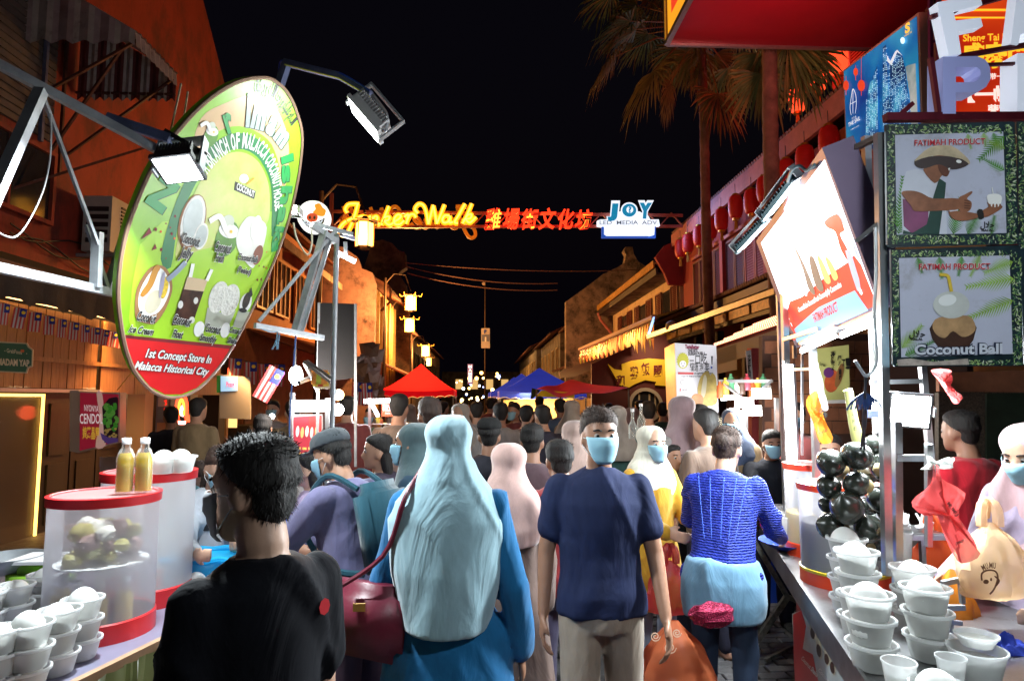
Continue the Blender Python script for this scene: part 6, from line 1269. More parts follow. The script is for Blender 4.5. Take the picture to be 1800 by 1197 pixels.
for a, b_, w_ in (((1780, 528), (1700, 560), 24), ((1782, 490), (1698, 505), 24), ((1780, 460), (1730, 480), 22), ((1650, 452), (1655, 490), 16), ((1612, 453), (1620, 480), 14), ((1690, 451), (1684, 485), 15), ((1722, 450), (1705, 486), 15), ((1584, 612), (1620, 572), 20), ((1590, 625), (1640, 600), 18)): leaf_print(P, a, b_, 16, w_, lg if (a[0]//10) % 2 else lg2, 3.2+a[1]*.0008)
P.shape([(1633, 578), (1640, 566), (1660, 570), (1680, 572), (1700, 570), (1710, 566), (1716, 576), (1710, 598), (1700, 612), (1650, 612), (1638, 596)], mat('shell_print_dark', (.05, .02, .012), .4, var=.4, vs=14), 5, 'shell_print'); P.shape([(1638, 572), (1650, 558), (1700, 555), (1714, 575), (1706, 588), (1690, 592), (1674, 582), (1660, 594), (1645, 588)], mat('husk_print', (.45, .27, .13), .4, var=.35, vs=12), 6, 'husk_print', smooth=3)
P.ell(1671, 536, 32, 24, mat('ball_print', (.5, .52, .5), .35, var=.15, vs=8), 7, 0, 'ball_print', 26); P.ell(1664, 528, 16, 10, mat('ball_hi', (.72, .74, .74), .35), 8, -10, 'ball_glare_print'); P.ribbon([(1650, 483), (1664, 485), (1668, 497), (1671, 513)], .012, mat('straw_yellow', (.6, .42, .04), .4), .0005, 9, 'straw_print', taper=False)
for m_, l_, bo in ((wbl, 9.6, .05), (rt, 10.4, .025)): P.text('FATIMAH PRODUCT', (1614, 474.5), (1739, 473.5), (1614, 464.5), m_, l_, bo)
for m_, l_, bo in ((mat('navy_print', (.008, .015, .04), .4), 9.6, .1), (mat('silver_print2', (.55, .58, .66), .4), 10.6, .035)): P.text('Coconut Ball', (1606, 623), (1760, 621), (1606, 606), m_, l_, bo)
P.text('ﻝﻼﺣ', (1597, 592), (1625, 592), (1597, 581), blk, 8, .02); P.text('HALAL', (1600, 598), (1621, 598), (1600, 594), blk, 8, .03)
P.shape([(1576, 632), (1600, 630), (1640, 636), (1700, 630), (1702, 641), (1577, 643)], mat('torn_paper', (.4, .34, .3), .8, var=.5, vs=20), 8, 'torn_edge')
b3 = thing('third_banner', 'edge of a third dark leafy banner at the right border of the picture', 'banner', dep(1830, 400, 2.46)); P = Pl(dep(1673, 437, 2.47), ban_n, b3); P.slab([(1787, 214), (1900, 210), (1900, 640), (1800, 640)], bbd, .015, 0, 'panel'); border_leaves(P, [(1789, 216, 1830, 440), (1800, 440, 1830, 630)], 5)
# poster on shop wall and other wall stuff behind the stall
cp_ = thing('snack_poster', 'yellow green snack poster with black brush characters on the tiled wall', 'poster', dep(1460, 660, 5.6)); P = Pl(dep(1460, 660, 5.6), (-.1, -1, 0), cp_)
P.slab([(1428, 614), (1492, 606), (1494, 702), (1430, 704)], mat('snack_paper', (.45, .46, .16), .5, var=.15, vs=4, emis=.08, ecol=(.6, .6, .2)), .02, 0, 'paper'); P.ell(1462, 670, 13, 20, mat('snack_red', (.5, .1, .03), .5, var=.5, vs=9), 2, 10, 'food_print'); P.ell(1456, 655, 9, 9, mat('snack_purple', (.12, .03, .15), .5), 3, 0, 'food_print'); P.ell(1475, 660, 6, 22, mat('snack_brown', (.25, .12, .04), .5), 2.6, 15, 'food_print')
for ch, x, y, h in (('激', 1459, 634, 13), ('爽', 1459, 648, 12), ('爆', 1471, 640, 12), ('了', 1479, 642, 9), ('！', 1485, 648, 16), ('美', 1473, 658, 8), ('味', 1474, 668, 7)): P.text(ch, (x, y), (x+h*.65, y), (x, y-h), blk, 5, .05)
P.text('Korean', (1440, 642), (1450, 645), (1440, 636), blk, 5, .02)
tw_ = thing('tiled_wall', 'brown tiled shop wall behind the hook and the snack poster', 'wall', dep(1520, 660, 6)); P = Pl(dep(1500, 650, 5.85), (-.1, -1, 0), tw_)
P.slab([(1340, 590), (1700, 585), (1700, 1000), (1340, 1000)], mat('tile_joint', (.07, .03, .02), .8), .1, 0, 'backing')
tmat = mat('brown_tile', (.26, .1, .05), .5, var=.35, vs=6, bump=.1)
for r_ in range(7):
    for c_ in range(5): P.slab([(1344+c_*39.5+(r_ % 2)*12, 600+r_*23.5), (1382+c_*39.5+(r_ % 2)*12, 599.4+r_*23.5), (1382+c_*39.5+(r_ % 2)*12, 621+r_*23.5), (1344+c_*39.5+(r_ % 2)*12, 621.6+r_*23.5)], tmat, .012, 7, 'tile')
P.slab([(1428, 704), (1500, 702), (1500, 708), (1428, 710)], M['white'], .03, 8, 'ledge')
sbk = thing('speckled_wall', 'dark speckled stone wall panels behind the floodlight at the right', 'wall', dep(1730, 750, 4.4)); P = Pl(dep(1730, 750, 4.4), (-.15, -1, 0), sbk)
P.slab([(1650, 690), (1830, 686), (1830, 1000), (1650, 1000)], mat('speckle', (.07, .05, .035), .5, var=.9, vs=90), .05, 0, 'stone'); P.slab([(1730, 692), (1830, 690), (1830, 960), (1730, 960)], mat('green_black', (.02, .03, .018), .4, var=.4, vs=8), .02, 14, 'panel')
P.slab([(1650, 655), (1830, 650), (1830, 690), (1650, 688)], mat('brown_tile'), .04, 3, 'tile_band')
# durian light box
dp = thing('durian_puff_sign', 'tall white light box with a durian cartoon and Chinese letters standing above the crowd', 'light box', dep(1215, 665, 6)); P = Pl(dep(1222, 665, 6.0), (-.1, -1, 0), dp)
P.slab([(1186, 603), (1259, 607), (1263, 725), (1191, 722)], mat('puff_white', (.5, .5, .54), .4, emis=.22, ecol=(.75, .75, .9)), .25, 0, 'box')
sd = MB(); a_, b_2 = P.p(1186, 603, 0), P.p(1191, 722, 0); off = Vector((-.02, .62, 0))
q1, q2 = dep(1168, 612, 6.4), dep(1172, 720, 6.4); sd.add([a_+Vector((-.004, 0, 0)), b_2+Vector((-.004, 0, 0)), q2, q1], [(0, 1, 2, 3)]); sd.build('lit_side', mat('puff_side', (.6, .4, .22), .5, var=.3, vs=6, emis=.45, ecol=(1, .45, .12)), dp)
dg = mat('puff_dark', (.05, .05, .06), .5); drd = mat('puff_red', (.5, .05, .06), .5)
P.text('TasteBetter', (1204, 612.5), (1229, 613.5), (1204, 606), mat('puff_wine', (.2, .01, .06), .5), 3, .05); P.text('ONE BITE', (1209, 619), (1226, 619), (1209, 613.5), dg, 3, .05); P.text('DURIAN PUFF', (1209.5, 625), (1235, 623.5), (1209.5, 620), dg, 3, .05)
for ch, x, y, h in (('一', 1212, 640, 12), ('口', 1222, 639, 14), ('吃', 1232, 638, 17), ('榴', 1212, 651, 12), ('莲', 1220, 651, 12), ('泡', 1229, 651, 12), ('笑', 1238, 653, 14)): P.text(ch, (x, y), (x+h*.62, y), (x, y-h*.92), dg, 3, .02, fit=True)
P.shape([(1249.5, 626), (1253, 626), (1252, 641), (1250.5, 641)], dg, 3); P.ell(1250.5, 646, 1.8, 2, M['blue'], 3, 0, k=10)
pts = [(1200+(11 if k % 2 else 9.4)*math.cos(k*math.pi/18)*(1 if True else 1), 634+(14.5 if k % 2 else 13)*math.sin(k*math.pi/18)) for k in range(36)]
P.shape(pts, mat('durian_yellow', (.42, .42, .03), .5, emis=.12, ecol=(.6, .6, .05)), 3, 'durian_print'); P.ell(1200, 640, 6, 6, mat('puff_white2', (.7, .7, .72), .4, emis=.2, ecol=(.8, .8, .9)), 5, 0, 'face_print', 16)
P.ell(1197.6, 639, .8, 1, dg, 7, 0, k=8); P.ell(1202.4, 639, .8, 1, dg, 7, 0, k=8); P.ribbon([(1197.5, 642), (1200, 643.6), (1202.5, 642)], .005, dg, .0005, 7)
P.shape([(1191.5, 654), (1219, 654.5), (1219, 658.5), (1191.5, 658)], drd, 3, 'bar_print'); P.text('本城独家冠军推荐榴莲泡芙', (1220, 658.4), (1253, 659), (1220, 655), dg, 3, .03); P.text('一口一个 外酥内软 榴莲香浓 即点即做', (1197, 662.5), (1250, 663), (1197, 660.5), dg, 3, .03)
P.ell(1200, 672, 4.5, 4.5, mat('puff_grey', (.35, .35, .38), .5), 3, 0, 'seal_print', 14); P.ell(1200, 672, 3.4, 3.4, mat('puff_white2'), 5, 0, 'seal_print', 14); P.text('大', (1194, 688), (1197.5, 688), (1194, 683), drd, 3, .05); P.text('马六甲', (1199, 686.5), (1207, 686.5), (1199, 684), dg, 3, .02)
for k in range(6): P.text(['Original', 'Chocolate', 'Green tea', 'Pandan', 'Charcoal', 'D24 durian cream'][k], (1194, 702+k*3.6), (1206+(k*3) % 6, 702+k*3.6), (1194, 700+k*3.6), drd, 3, .02)
P.shape([(1226, 690), (1229, 668), (1236, 656), (1244, 652), (1248, 660), (1252, 656), (1258, 664), (1260, 690), (1258, 710), (1236, 712)], mat('durian_flesh', (.5, .36, .08), .5, var=.45, vs=9), 4, 'durian_photo', smooth=3); P.shape([(1237, 660), (1242, 665), (1240, 690), (1235, 700), (1232, 690)], mat('durian_pale', (.6, .55, .4), .5), 5, 'durian_photo', smooth=3)
P.shape([(1214, 702), (1218, 694), (1226, 692), (1234, 696), (1236, 706), (1230, 716), (1226, 724), (1218, 723), (1215, 712)], mat('puff_pastry', (.5, .2, .07), .5, var=.4, vs=12), 6, 'pastry_photo', smooth=3)
point('durian_side_light', dep(1150, 640, 6.3), 7, (1, .5, .15), .1)
MB().bar(dep(1200, 724, 6.1), dep(1203, 960, 6.1), .05).bar(dep(1255, 725, 6.1), dep(1256, 960, 6.1), .05).build('leg', M['rust'], dp)
# low red tile awning with small lights
ta = thing('tile_awning', 'low red tiled awning with rows of tiny lights in front of the palm trunk', 'awning', (3.6, 9.5, 2.6))
mb = MB(); e0, e1 = dep(1232, 622, 8.6), dep(1375, 575, 6.6)
d_ = (e1-e0); back = Vector((.9, .25, .42))
for i in range(46):
    p_ = e0.lerp(e1, (i+.5)/46); mb.tube([p_, p_+back], .035, 6)
mb.add([e0+Vector((0, 0, -.02)), e1+Vector((0, 0, -.02)), e1+back+Vector((0, 0, -.02)), e0+back+Vector((0, 0, -.02))], [(0, 1, 2, 3)]); mb.build('tiles', mat('awning_tile', (.3, .06, .04), .5, var=.4, vs=9), ta)
mb = MB()
for i in range(46):
    for k in range(6): mb.ball(e0.lerp(e1, (i+.5)/46)+back*((k+.3)/6)+Vector((-.01, -.03, .04)), .009, 3)
tag(mb.build('pin_lights', glow('pin_light', (1, .45, .25), 5), ta), kind='stuff'); MB().add([e0, e1, e1-Vector((0, 0, .2)), e0-Vector((0, 0, .2))], [(0, 1, 2, 3)]).build('valance', mat('awning_grey', (.16, .15, .17), .6), ta)
MB().prism([e0+Vector((0, 0, -.02)), e0.lerp(e1, .5)+Vector((0, 0, -.02)), e0.lerp(e1, .5)-Vector((0, 0, .32)), e0-Vector((0, 0, .3))], (.01, .02, 0)).build('sheet_flap', mat('awning_grey'), ta)
gs = thing('glass_food_stall', 'small glass fronted food stall with dazzling lamps left of the right stall', 'stall', dep(1320, 760, 5.4)); D = 5.3
for (x, y) in ((1308, 708), (1338, 692), (1322, 722)): 
    MB().box(dep(x, y, D)-Vector((.07, .02, .04)), dep(x, y, D)+Vector((.07, .02, .04)), Matrix.Identity(4)).build('lamp_bulb', glow('globe_white', (1, .98, .95), 30), gs, True)
point('glass_stall_light', dep(1318, 715, D-.35), 60, (1, .97, .92), .1, gs); MB().tube([dep(1268, 700, D+.5), dep(1292, 698, D+.5)], .02, 8).build('tube_lamp', glow('tube_white', (.95, 1, 1), 25), gs)
bars([(dep(1264, 670, D+.3), dep(1358, 670, D), .025), (dep(1266, 670, D+.3), dep(1306, 700, D), .02), (dep(1357, 668, D), dep(1330, 692, D), .02), (dep(1310, 700, D), dep(1312, 900, D), .03), (dep(1365, 700, D), dep(1366, 900, D), .03)], gs, M['alu'])
MB().box(dep(1255, 760, D+.2), dep(1312, 735, D+.2)+Vector((0, .5, 0))).build('glass_case', film('case_glass', (.6, .55, .4), .25, .1), gs); MB().box(dep(1262, 830, D+.2)-Vector((0, 0, .6)), dep(1312, 800, D+.2)+Vector((0, .5, 0))).build('counter', M['woodd'], gs)
for k in range(10): MB().lathe([(0, 0), (.03, 0), (.03, .1), (.012, .12), (.012, .14), (0, .14)], dep(1266+k*9.5, 700-(k % 3)*7, D+.25), 8).build('bottle', mat('goods_%d' % (k % 6), (.5, .3, .1), .3), gs, True)
ph = thing('hanging_paper_banner', 'narrow white vertical banner with black Chinese letters beside a red post', 'banner', dep(1318, 640, 7)); P = Pl(dep(1318, 640, 6.6), (0, -1, 0), ph); P.slab([(1311, 617), (1320, 615), (1324, 672), (1316, 674)], M['white'], .01, 0, 'cloth')
for i, ch in enumerate('北京鲜奶饼'): P.text(ch, (1314, 632+i*9), (1319.5, 632+i*9), (1314, 624.5+i*9), blk, 2, .03)
sp_ = thing('rose_post', 'rose red timber post beside the narrow white banner', 'post', dep(1328, 700, 6.9)); MB().bar(dep(1326, 612, 6.9), dep(1328, 900, 6.9), .11).build('shaft', M['pinkred'], sp_)
jars = thing('round_stall_counter', 'cluttered counter of the stall right of the woman in yellow', 'stall', dep(1240, 780, 5)) if 0 else None
for i, (x, y, d_) in enumerate(((1112, 745, 5.4), (1127, 735, 5.6))):
    t = thing('glass_bottle', ['clear glass bottle with leaves on the stall behind the white headscarf, left one', 'clear glass bottle behind the white headscarf, right one'][i], 'bottle', dep(x, y, d_)); c = dep(x, y, d_)
    MB().lathe([(0, -.12), (.035, -.12), (.037, -.02), (.012, .03), (.012, .09), (.016, .1), (0, .1)], c, 12).build('glass', film('bottle_glass', (.7, .75, .7), .25, .1), t, True); MB().lathe([(0, .1), (.017, .1), (.017, .125), (0, .125)], c, 10).build('cap', M['white'], t)
# ------------------------------------------------------------------ RIGHT TABLE
ZR = .82
tm_ = mat('brushed_steel', (.45, .45, .46), .3, .9, var=.25, vs=8, dirt=(.2, .17, .14), ds=6, dth=.62)
rt_ = thing('steel_stall_table', 'steel edged stall table of the right stall stacked with tubs', 'table', (1.9, 3, 0))
a0, a1 = onz(1339, 927, ZR), onz(1524, 1197, ZR); dr_ = (a1-a0).normalized(); a1 = a1+dr_*1.2; nr_ = Vector((-dr_.y, dr_.x, 0)); nr_ = nr_ if nr_.x > 0 else -nr_
W2 = 1.0
MB().prism([a0, a1, a1+nr_*W2, a0+nr_*W2], (0, 0, -.02)).build('top', tm_, rt_)
ed = MB(); ed.prism([a0+Vector((0, 0, .012)), a1+Vector((0, 0, .012)), a1+nr_*-.012+Vector((0, 0, .012)), a0+nr_*-.012+Vector((0, 0, .012))], (0, 0, -.11)); ed.prism([a0-dr_*.012, a0, a0+nr_*W2, a0+nr_*W2-dr_*.012], (0, 0, -.11)); ed.build('edge_rim', tm_, rt_)
sd_a = a0+dr_*1.05; sp = thing('table_side_panel', 'printed side panel with coconut pictures under the steel table edge', 'panel', sd_a)
P = Pl(sd_a+nr_*.03, nr_, sp); MB().prism([sd_a+nr_*.03-Vector((0, 0, .1)), a1+nr_*.03-Vector((0, 0, .1)), a1+nr_*.03-Vector((0, 0, .8)), sd_a+nr_*.03-Vector((0, 0, .8))], nr_*.01).build('panel', mat('panel_paint', (.3, .04, .03), .4, var=.3, vs=3), sp)
P.shape([(1393, 1078), (1420, 1068), (1450, 1098), (1470, 1130), (1490, 1180), (1500, 1240), (1400, 1240)], mat('panel_pale', (.45, .5, .5), .4, var=.2, vs=6), 3, 'panel_print'); P.shape([(1395, 1080), (1410, 1072), (1418, 1100), (1412, 1140), (1430, 1150), (1440, 1200), (1400, 1230), (1396, 1150)], mat('panel_red', (.55, .02, .02), .4), 4, 'red_print')
for (x, y, r1, r2) in ((1430, 1105, 5, 20), (1441, 1135, 5, 24), (1455, 1150, 5, 20), (1465, 1165, 5, 22)): P.ell(x, y, r1, r2, mat('panel_cream', (.55, .5, .35), .4, var=.4, vs=14), 5, -8, 'glass_print'); P.ell(x, y+8, r1*.8, r2*.5, mat('shell_print_dark'), 6, -8, 'shell_print', 12)
P.text('Coconut Shake', (1410, 1158), (1438, 1190), (1413, 1152), wbl, 7, .03); P.text('Coconut', (1440, 1178), (1462, 1205), (1443, 1173), wbl, 7, .03)
lg_ = thing('folding_trestle', 'scratched angle iron folding legs under the near side of the stall table', 'trestle', onz(1310, 1155, 0)); sc_m = mat('scratched_iron', (.25, .25, .22), .5, .6, var=.6, vs=25)
f0 = onz(1310, 1155, .01); bars([(f0, dep(1384, 1048, 4.25), .035), (dep(1384, 1048, 4.25), dep(1322, 945, 4.3), .03), (dep(1325, 945, 4.9), onz(1300, 1075, .01), .03), (dep(1384, 1048, 4.25), dep(1398, 1055, 4.25), .03), (dep(1345, 1160, 4.1), dep(1395, 1135, 4.3), .02)], lg_, sc_m, 'leg')
MB().bar(f0, f0+Vector((.7, .1, 0)), .02).build('foot_bar', M['rust'], lg_)
bc = thing('blue_crate', 'blue plastic crate in the dark under the stall table', 'crate', onz(1370, 1075, 0)); q = onz(1370, 1070, 0); MB().box(q+Vector((-.2, .1, 0)), q+Vector((.5, .6, .32))).build('box', M['blue'], bc); MB().box(q+Vector((-.22, .08, .32)), q+Vector((.52, .62, .35))).build('rim', M['blue'], bc)
# second table right behind
t2 = thing('pink_side_table', 'pinkish side table with metal edge at the right, behind the tubs', 'table', onz(1720, 1060, .8)); q = onz(1660, 1062, .82); 
MB().prism([q, q+Vector((.9, -.15, 0)), q+Vector((1.1, .9, 0)), q+Vector((.2, 1.0, 0))], (0, 0, -.03)).build('top', tm_, t2); MB().prism([q-Vector((0, .01, .03)), q+Vector((.9, -.16, -.03)), q+Vector((.9, -.16, -.7)), q-Vector((0, .01, .7))], (0, .02, 0)).build('front', mat('rose_board', (.35, .1, .14), .5, var=.2, vs=4), t2)
# -------- tubs
tubm = film('tub_plastic', (.95, .96, .94), .34, .2); rimm = film('tub_rim', (.95, .96, .96), .6, .2); cocm = mat('coconut_flesh', (.78, .78, .75), .42, var=.05, vs=9, bump=.1, bs=18, coat=.2); milk = film('coconut_water', (.85, .85, .8), .45, .2)
def tub_proto():
    t = thing('coconut_tub', 'x', 'tub')
    MB().lathe([(0, 0), (.05, 0), (.056, .004), (.0725, .078), (.0735, .079), (.071, .078), (.055, .006), (0, .004)], n=28).build('tub', tubm, t, True)
    MB().lathe([(.0725, .077), (.078, .077), (.0785, .072), (.0795, .072), (.079, .081), (.0725, .082), (.0715, .079)], n=28).build('rim', rimm, t, True)
    b_ = MB(); prof = []
    for i in range(13):
        th = math.pi*i/12; prof.append((.058*math.sin(th)*(1 if th < 1.6 else 1-.06*(th-1.6)), .056-.052*math.cos(th)*(1.0 if th < 1.6 else 1.12)))
    b_.lathe(prof, n=22); b_.build('peeled_coconut', cocm, t, True)
    return t
TB = tub_proto(); TBused = [False]
def put_tub(loc, s, label, group, rz=0):
    Mx = TM(loc, rz, s)
    if not TBused[0]: TBused[0] = True; TB.matrix_basis = Mx; TB['label'] = label; TB['group'] = group; return TB
    o = copy_tree(TB, Mx, label, group)
    for c in o.children:
        if c.name.startswith('peeled'): c.matrix_basis = Matrix.Translation((random.uniform(-.004, .004), random.uniform(-.004, .004), random.uniform(-.006, .006))) @ Matrix.Rotation(random.uniform(-.12, .12), 4, 'X') @ Matrix.Diagonal((random.uniform(.9, 1.03), random.uniform(.9, 1.03), random.uniform(.9, 1.08), 1))
    return o
lev = {1: ['single'], 2: ['bottom', 'top'], 3: ['bottom', 'middle', 'top'], 4: ['lowest', 'second lowest', 'third', 'top'], 5: ['lowest', 'second lowest', 'middle', 'second highest', 'top']}
rr_ = random.Random(9)
def stack(px, D, z, n, s, where, group, dz=.077):
    p_ = dep(px, 900, D); 
    for k in range(n): put_tub((p_.x+rr_.uniform(-.003, .003)*s, p_.y, z+k*dz*s), s, 'coconut tub, %s of the stack %s' % (lev[n][k], where) if n > 1 else 'coconut tub %s' % where, group, rr_.uniform(0, 6))
GR = 'coconut tubs on the right stall table'; GL = 'coconut tubs on the left stall table'
X = lambda x: 1300+x/2.678
for px, D, n, s, w_ in ((X(592), 2.13, 3, 1.0, 'nearest the steel table edge on the right'), (X(858), 2.2, 3, 1.0, 'right of the tallest front stack'), (X(800), 2.45, 3, 1.0, 'half hidden behind the front right stack'), (X(545), 2.4, 4, .98, 'just behind the nearest right table stack'), (X(500), 2.62, 4, .98, 'left rear under the coconut bunch'), (X(545), 2.8, 5, .95, 'furthest back directly under the coconut bunch'), (X(900), 1.82, 1, 1.0, 'alone in front of the right stacks'), (X(900), 1.60, 1, 1.02, 'at the bottom edge of the picture on the right table'), (X(1240), 1.66, 1, 1.0, 'in the bottom right corner of the picture')):
    stack(px, D, ZR+.003, n, s, w_, GR)
# left table first needs its height
ZL = .85
def cup(label, px, D, z, r_, h_, group, m=None):
    p_ = dep(px, 900, D); t = thing('plastic_cup', label, 'cup', (p_.x, p_.y, z), group); c = (p_.x, p_.y, z)
    MB().lathe([(0, 0), (r_*.72, 0), (r_, h_), (r_*1.06, h_), (r_*1.06, h_+.005), (r_*.98, h_+.004), (r_*.7, .004), (0, .004)], c, 24).build('cup', m or rimm, t, True)
    MB().lathe([(0, .01), (r_*.7, .01), (r_*.9, h_*.7), (0, h_*.7)], c, 20).build('contents', milk, t, True); return t
cg = 'white plastic cups on the right stall table'
cup('filled cup with lid left of the lone front tub', X(715), 1.93, ZR, .045, .1, cg); cup('filled cup with lid right of the lone front tub', X(955), 2.0, ZR, .04, .085, cg)
cup('wide stacked tubs with flat lids beside the blue cloth', X(1078), 2.05, ZR, .078, .09, cg); cup('smaller lidded tub on top of the wide flat lidded tubs', X(1080), 2.07, ZR+.096, .058, .03, cg)
cup('cup of coconut water at the far end of the right table, left one', X(185), 4.0, ZR, .06, .16, cg); cup('cup of coconut water at the far end of the right table, right one', X(245), 3.7, ZR, .06, .19, cg); cup('clear stacked cups behind the aluminium post', X(755), 2.9, ZR+.12, .045, .15, cg)
# cloths
def cloth(label, px, py, D, m, w_, h_, seed, z):
    p_ = dep(px, py, D); rr = random.Random(seed); mb = MB(); n = 26; vs = []
    for i in range(n):
        for j in range(n):
            u, v_ = i/(n-1)*2-1, j/(n-1)*2-1; e = max(0, 1-(u*u+v_*v_)); k = noise.noise(Vector((u*2.6+seed, v_*2.6, 0)))+.5*noise.noise(Vector((u*7+seed, v_*7, 3)))
            vs.append(Vector((p_.x+u*w_*(1+.2*k), p_.y+v_*w_*.7, z+e**.7*h_*(.7+.6*k)+.002)))
    mb.add(vs, [(i*n+j, i*n+j+1, (i+1)*n+j+1, (i+1)*n+j) for i in range(n-1) for j in range(n-1)]); return tag(mb.build('cloth', m, None, True), label, 'cloth')
cloth('crumpled dark blue cloth behind the wide lidded tubs', X(1225), 1130, 2.25, mat('cloth_blue', (.01, .03, .3), .9, var=.3, vs=40, bump=.3), .09, .06, 3, ZR)
cloth('bright cyan ruffled cloth between the front tubs', X(1080), 1180, 1.72, mat('cloth_cyan', (.05, .45, .55), .7, var=.3, vs=60, bump=.5), .08, .03, 5, ZR)
# dispensers
def dispenser(label, p_, z, r_, h_, tr_ring, fill, fh, m_wall, clip=False, yel=False):
    t = thing('drink_dispenser', label, 'drink dispenser', (p_.x, p_.y, z)); c = (p_.x, p_.y, z)
    MB().lathe([(r_*1.0, 0), (r_*1.03, 0), (r_*1.03, h_*.13), (r_*1.0, h_*.14), (r_*.98, h_*.13)], c, 40).build('base_ring', tr_ring, t, True); MB().lathe([(0, .004), (r_*1.0, .004)], c, 30).build('floor', M['black'], t)
    MB().lathe([(r_, h_*.1), (r_, h_*.95)], c, 40).build('wall', m_wall, t, True)
    MB().lathe([(r_*1.0, h_*.93), (r_*1.04, h_*.93), (r_*1.05, h_*.995), (r_*.99, h_), (r_*.93, h_*.99)], c, 40).build('top_ring', tr_ring, t, True)
    MB().lathe([(0, h_*.985), (r_*.93, h_*.985), (r_*.97, h_)], c, 36).build('lid', film('lid_film', (.8, .5, .5), .35, .15), t, True)
    if yel: MB().lathe([(r_*1.035, h_*.125), (r_*1.04, h_*.15), (r_*1.0, h_*.155)], c, 40).build('yellow_band', mat('ring_yellow', (.7, .5, .02), .4), t, True)
    if fill: MB().lathe([(0, h_*.05), (r_*.96, h_*.05), (r_*.96, h_*fh), (0, h_*fh)], c, 30).build('drink', fill, t, True)
    return t
wall_c = film('dispenser_wall', (.8, .8, .85), .3, .12); wall_f = film('dispenser_frosted', (.85, .88, .9), .62, .25)
cR = dep(1482, 930, 3.1); dispenser('tall clear drink dispenser with dark contents and red and yellow rim behind the coconut bunch', cR, ZR, .19, .46, mat('ring_red', (.7, .05, .01), .4), mat('dark_jelly', (.02, .018, .015), .3, var=.6, vs=30), .6, wall_c, yel=True)
cR2 = dep(1432, 930, 3.65); dispenser('drink dispenser with pale yellow drink behind the dark one', cR2, ZR, .15, .5, mat('ring_red'), mat('yellow_drink', (.65, .5, .14), .4), .45, wall_c)
bp_ = thing('blue_plate', 'blue plastic plate under the dispensers on the right table', 'plate', dep(1390, 965, 3.75)); q = dep(1400, 965, 3.75); MB().lathe([(0, 0), (.13, 0), (.2, .04), (.205, .045), (.2, .045), (.13, .008), (0, .008)], (q.x, q.y, ZR+.002), 30).build('plate', M['blue'], bp_, True)
jr_ = thing('spoon_tray', 'tray of white spoons and clear cups behind the aluminium post', 'tray', dep(1600, 930, 3)); q = dep(1600, 932, 2.9); MB().box(q+Vector((-.12, 0, -.03)), q+Vector((.16, .2, -.015))).build('tray', tm_, jr_)
rr_ = random.Random(14)
for k in range(12): s_ = q+Vector((rr_.uniform(-.08, .12), rr_.uniform(0, .1), rr_.uniform(0, .04))); MB().ball(s_, .022, 5, (1, .8, .5)).tube([s_, s_+Vector((rr_.uniform(-.05, .05), rr_.uniform(.02, .1), .05))], .005, 5).build('spoon', M['white'], jr_, True)
bars([(q+Vector((-.12, -.01, -.03)), q+Vector((.18, -.01, -.03)), .02), (q+Vector((.05, 0, -.03)), q+Vector((.05, 0, -.6)), .02), (q+Vector((-.1, .1, -.03)), q+Vector((-.1, .1, -.5)), .02)], jr_, M['alu'], 'leg')
# folding metal chair part at right of tubs
fc = thing('metal_rack', 'small folded steel rack beside the right tub stacks', 'rack', dep(1680, 1050, 2.4)); bars([(dep(1655, 1025, 2.45), dep(1688, 1018, 2.45), .018), (dep(1688, 1018, 2.45), dep(1692, 1060, 2.45), .015), (dep(1660, 1068, 2.4), dep(1695, 1067, 2.4), .018), (dep(1672, 1080, 2.4), dep(1672, 1120, 2.4), .012), (dep(1640, 1090, 2.4), dep(1690, 1095, 2.4), .015)], fc, M['steel'])
# big bags
c = dep(1740, 918, 2.45); carrier('amber carrier bag with printed face emblem standing on the pink side table', c, yb_m, 2.45, .27, .27)
P = Pl(dep(1745, 1010, 2.36), (0, -1, 0), tag(thing('bag_emblem', 'brown round logo printed on the amber carrier bag', 'print', dep(1745, 1010, 2.36)))) if 0 else None
emb = [o for o in COL.objects if o.get('label', '').startswith('amber carrier')][0]; P = Pl(dep(1740, 1010, 2.30), (0, -1, 0), emb); ebm = mat('emblem_brown', (.15, .06, .03), .5)
P.ribbon([(1726, 1020), (1726, 1008), (1736, 1002), (1750, 1004), (1754, 1016), (1748, 1034), (1740, 1044)], .006, ebm, .001, 0, 'emblem', taper=False); P.ell(1733, 1022, 5, 4, ebm, 1, 0, 'emblem'); P.ell(1742, 1018, 2, 3, ebm, 1, 0, 'emblem', 8); P.arc('MUMU', [(1728, 1003), (1738, 998), (1750, 999)], .02, ebm, 1, .03); P.ribbon([(1748, 1012), (1756, 1020), (1750, 1030)], .006, ebm, .001, 1, 'emblem')
c = dep(1672, 1000, 2.62); carrier('orange carrier bag drooping down beside the metal rack', c, ob_m, 2.6, .2, .32, handles=False)
c = dep(1640, 935, 3.0); carrier('red and orange carrier bag behind the spoon tray', c, film('bag_redorange', (.9, .15, .03), .8, .35), 3.0, .24, .26)
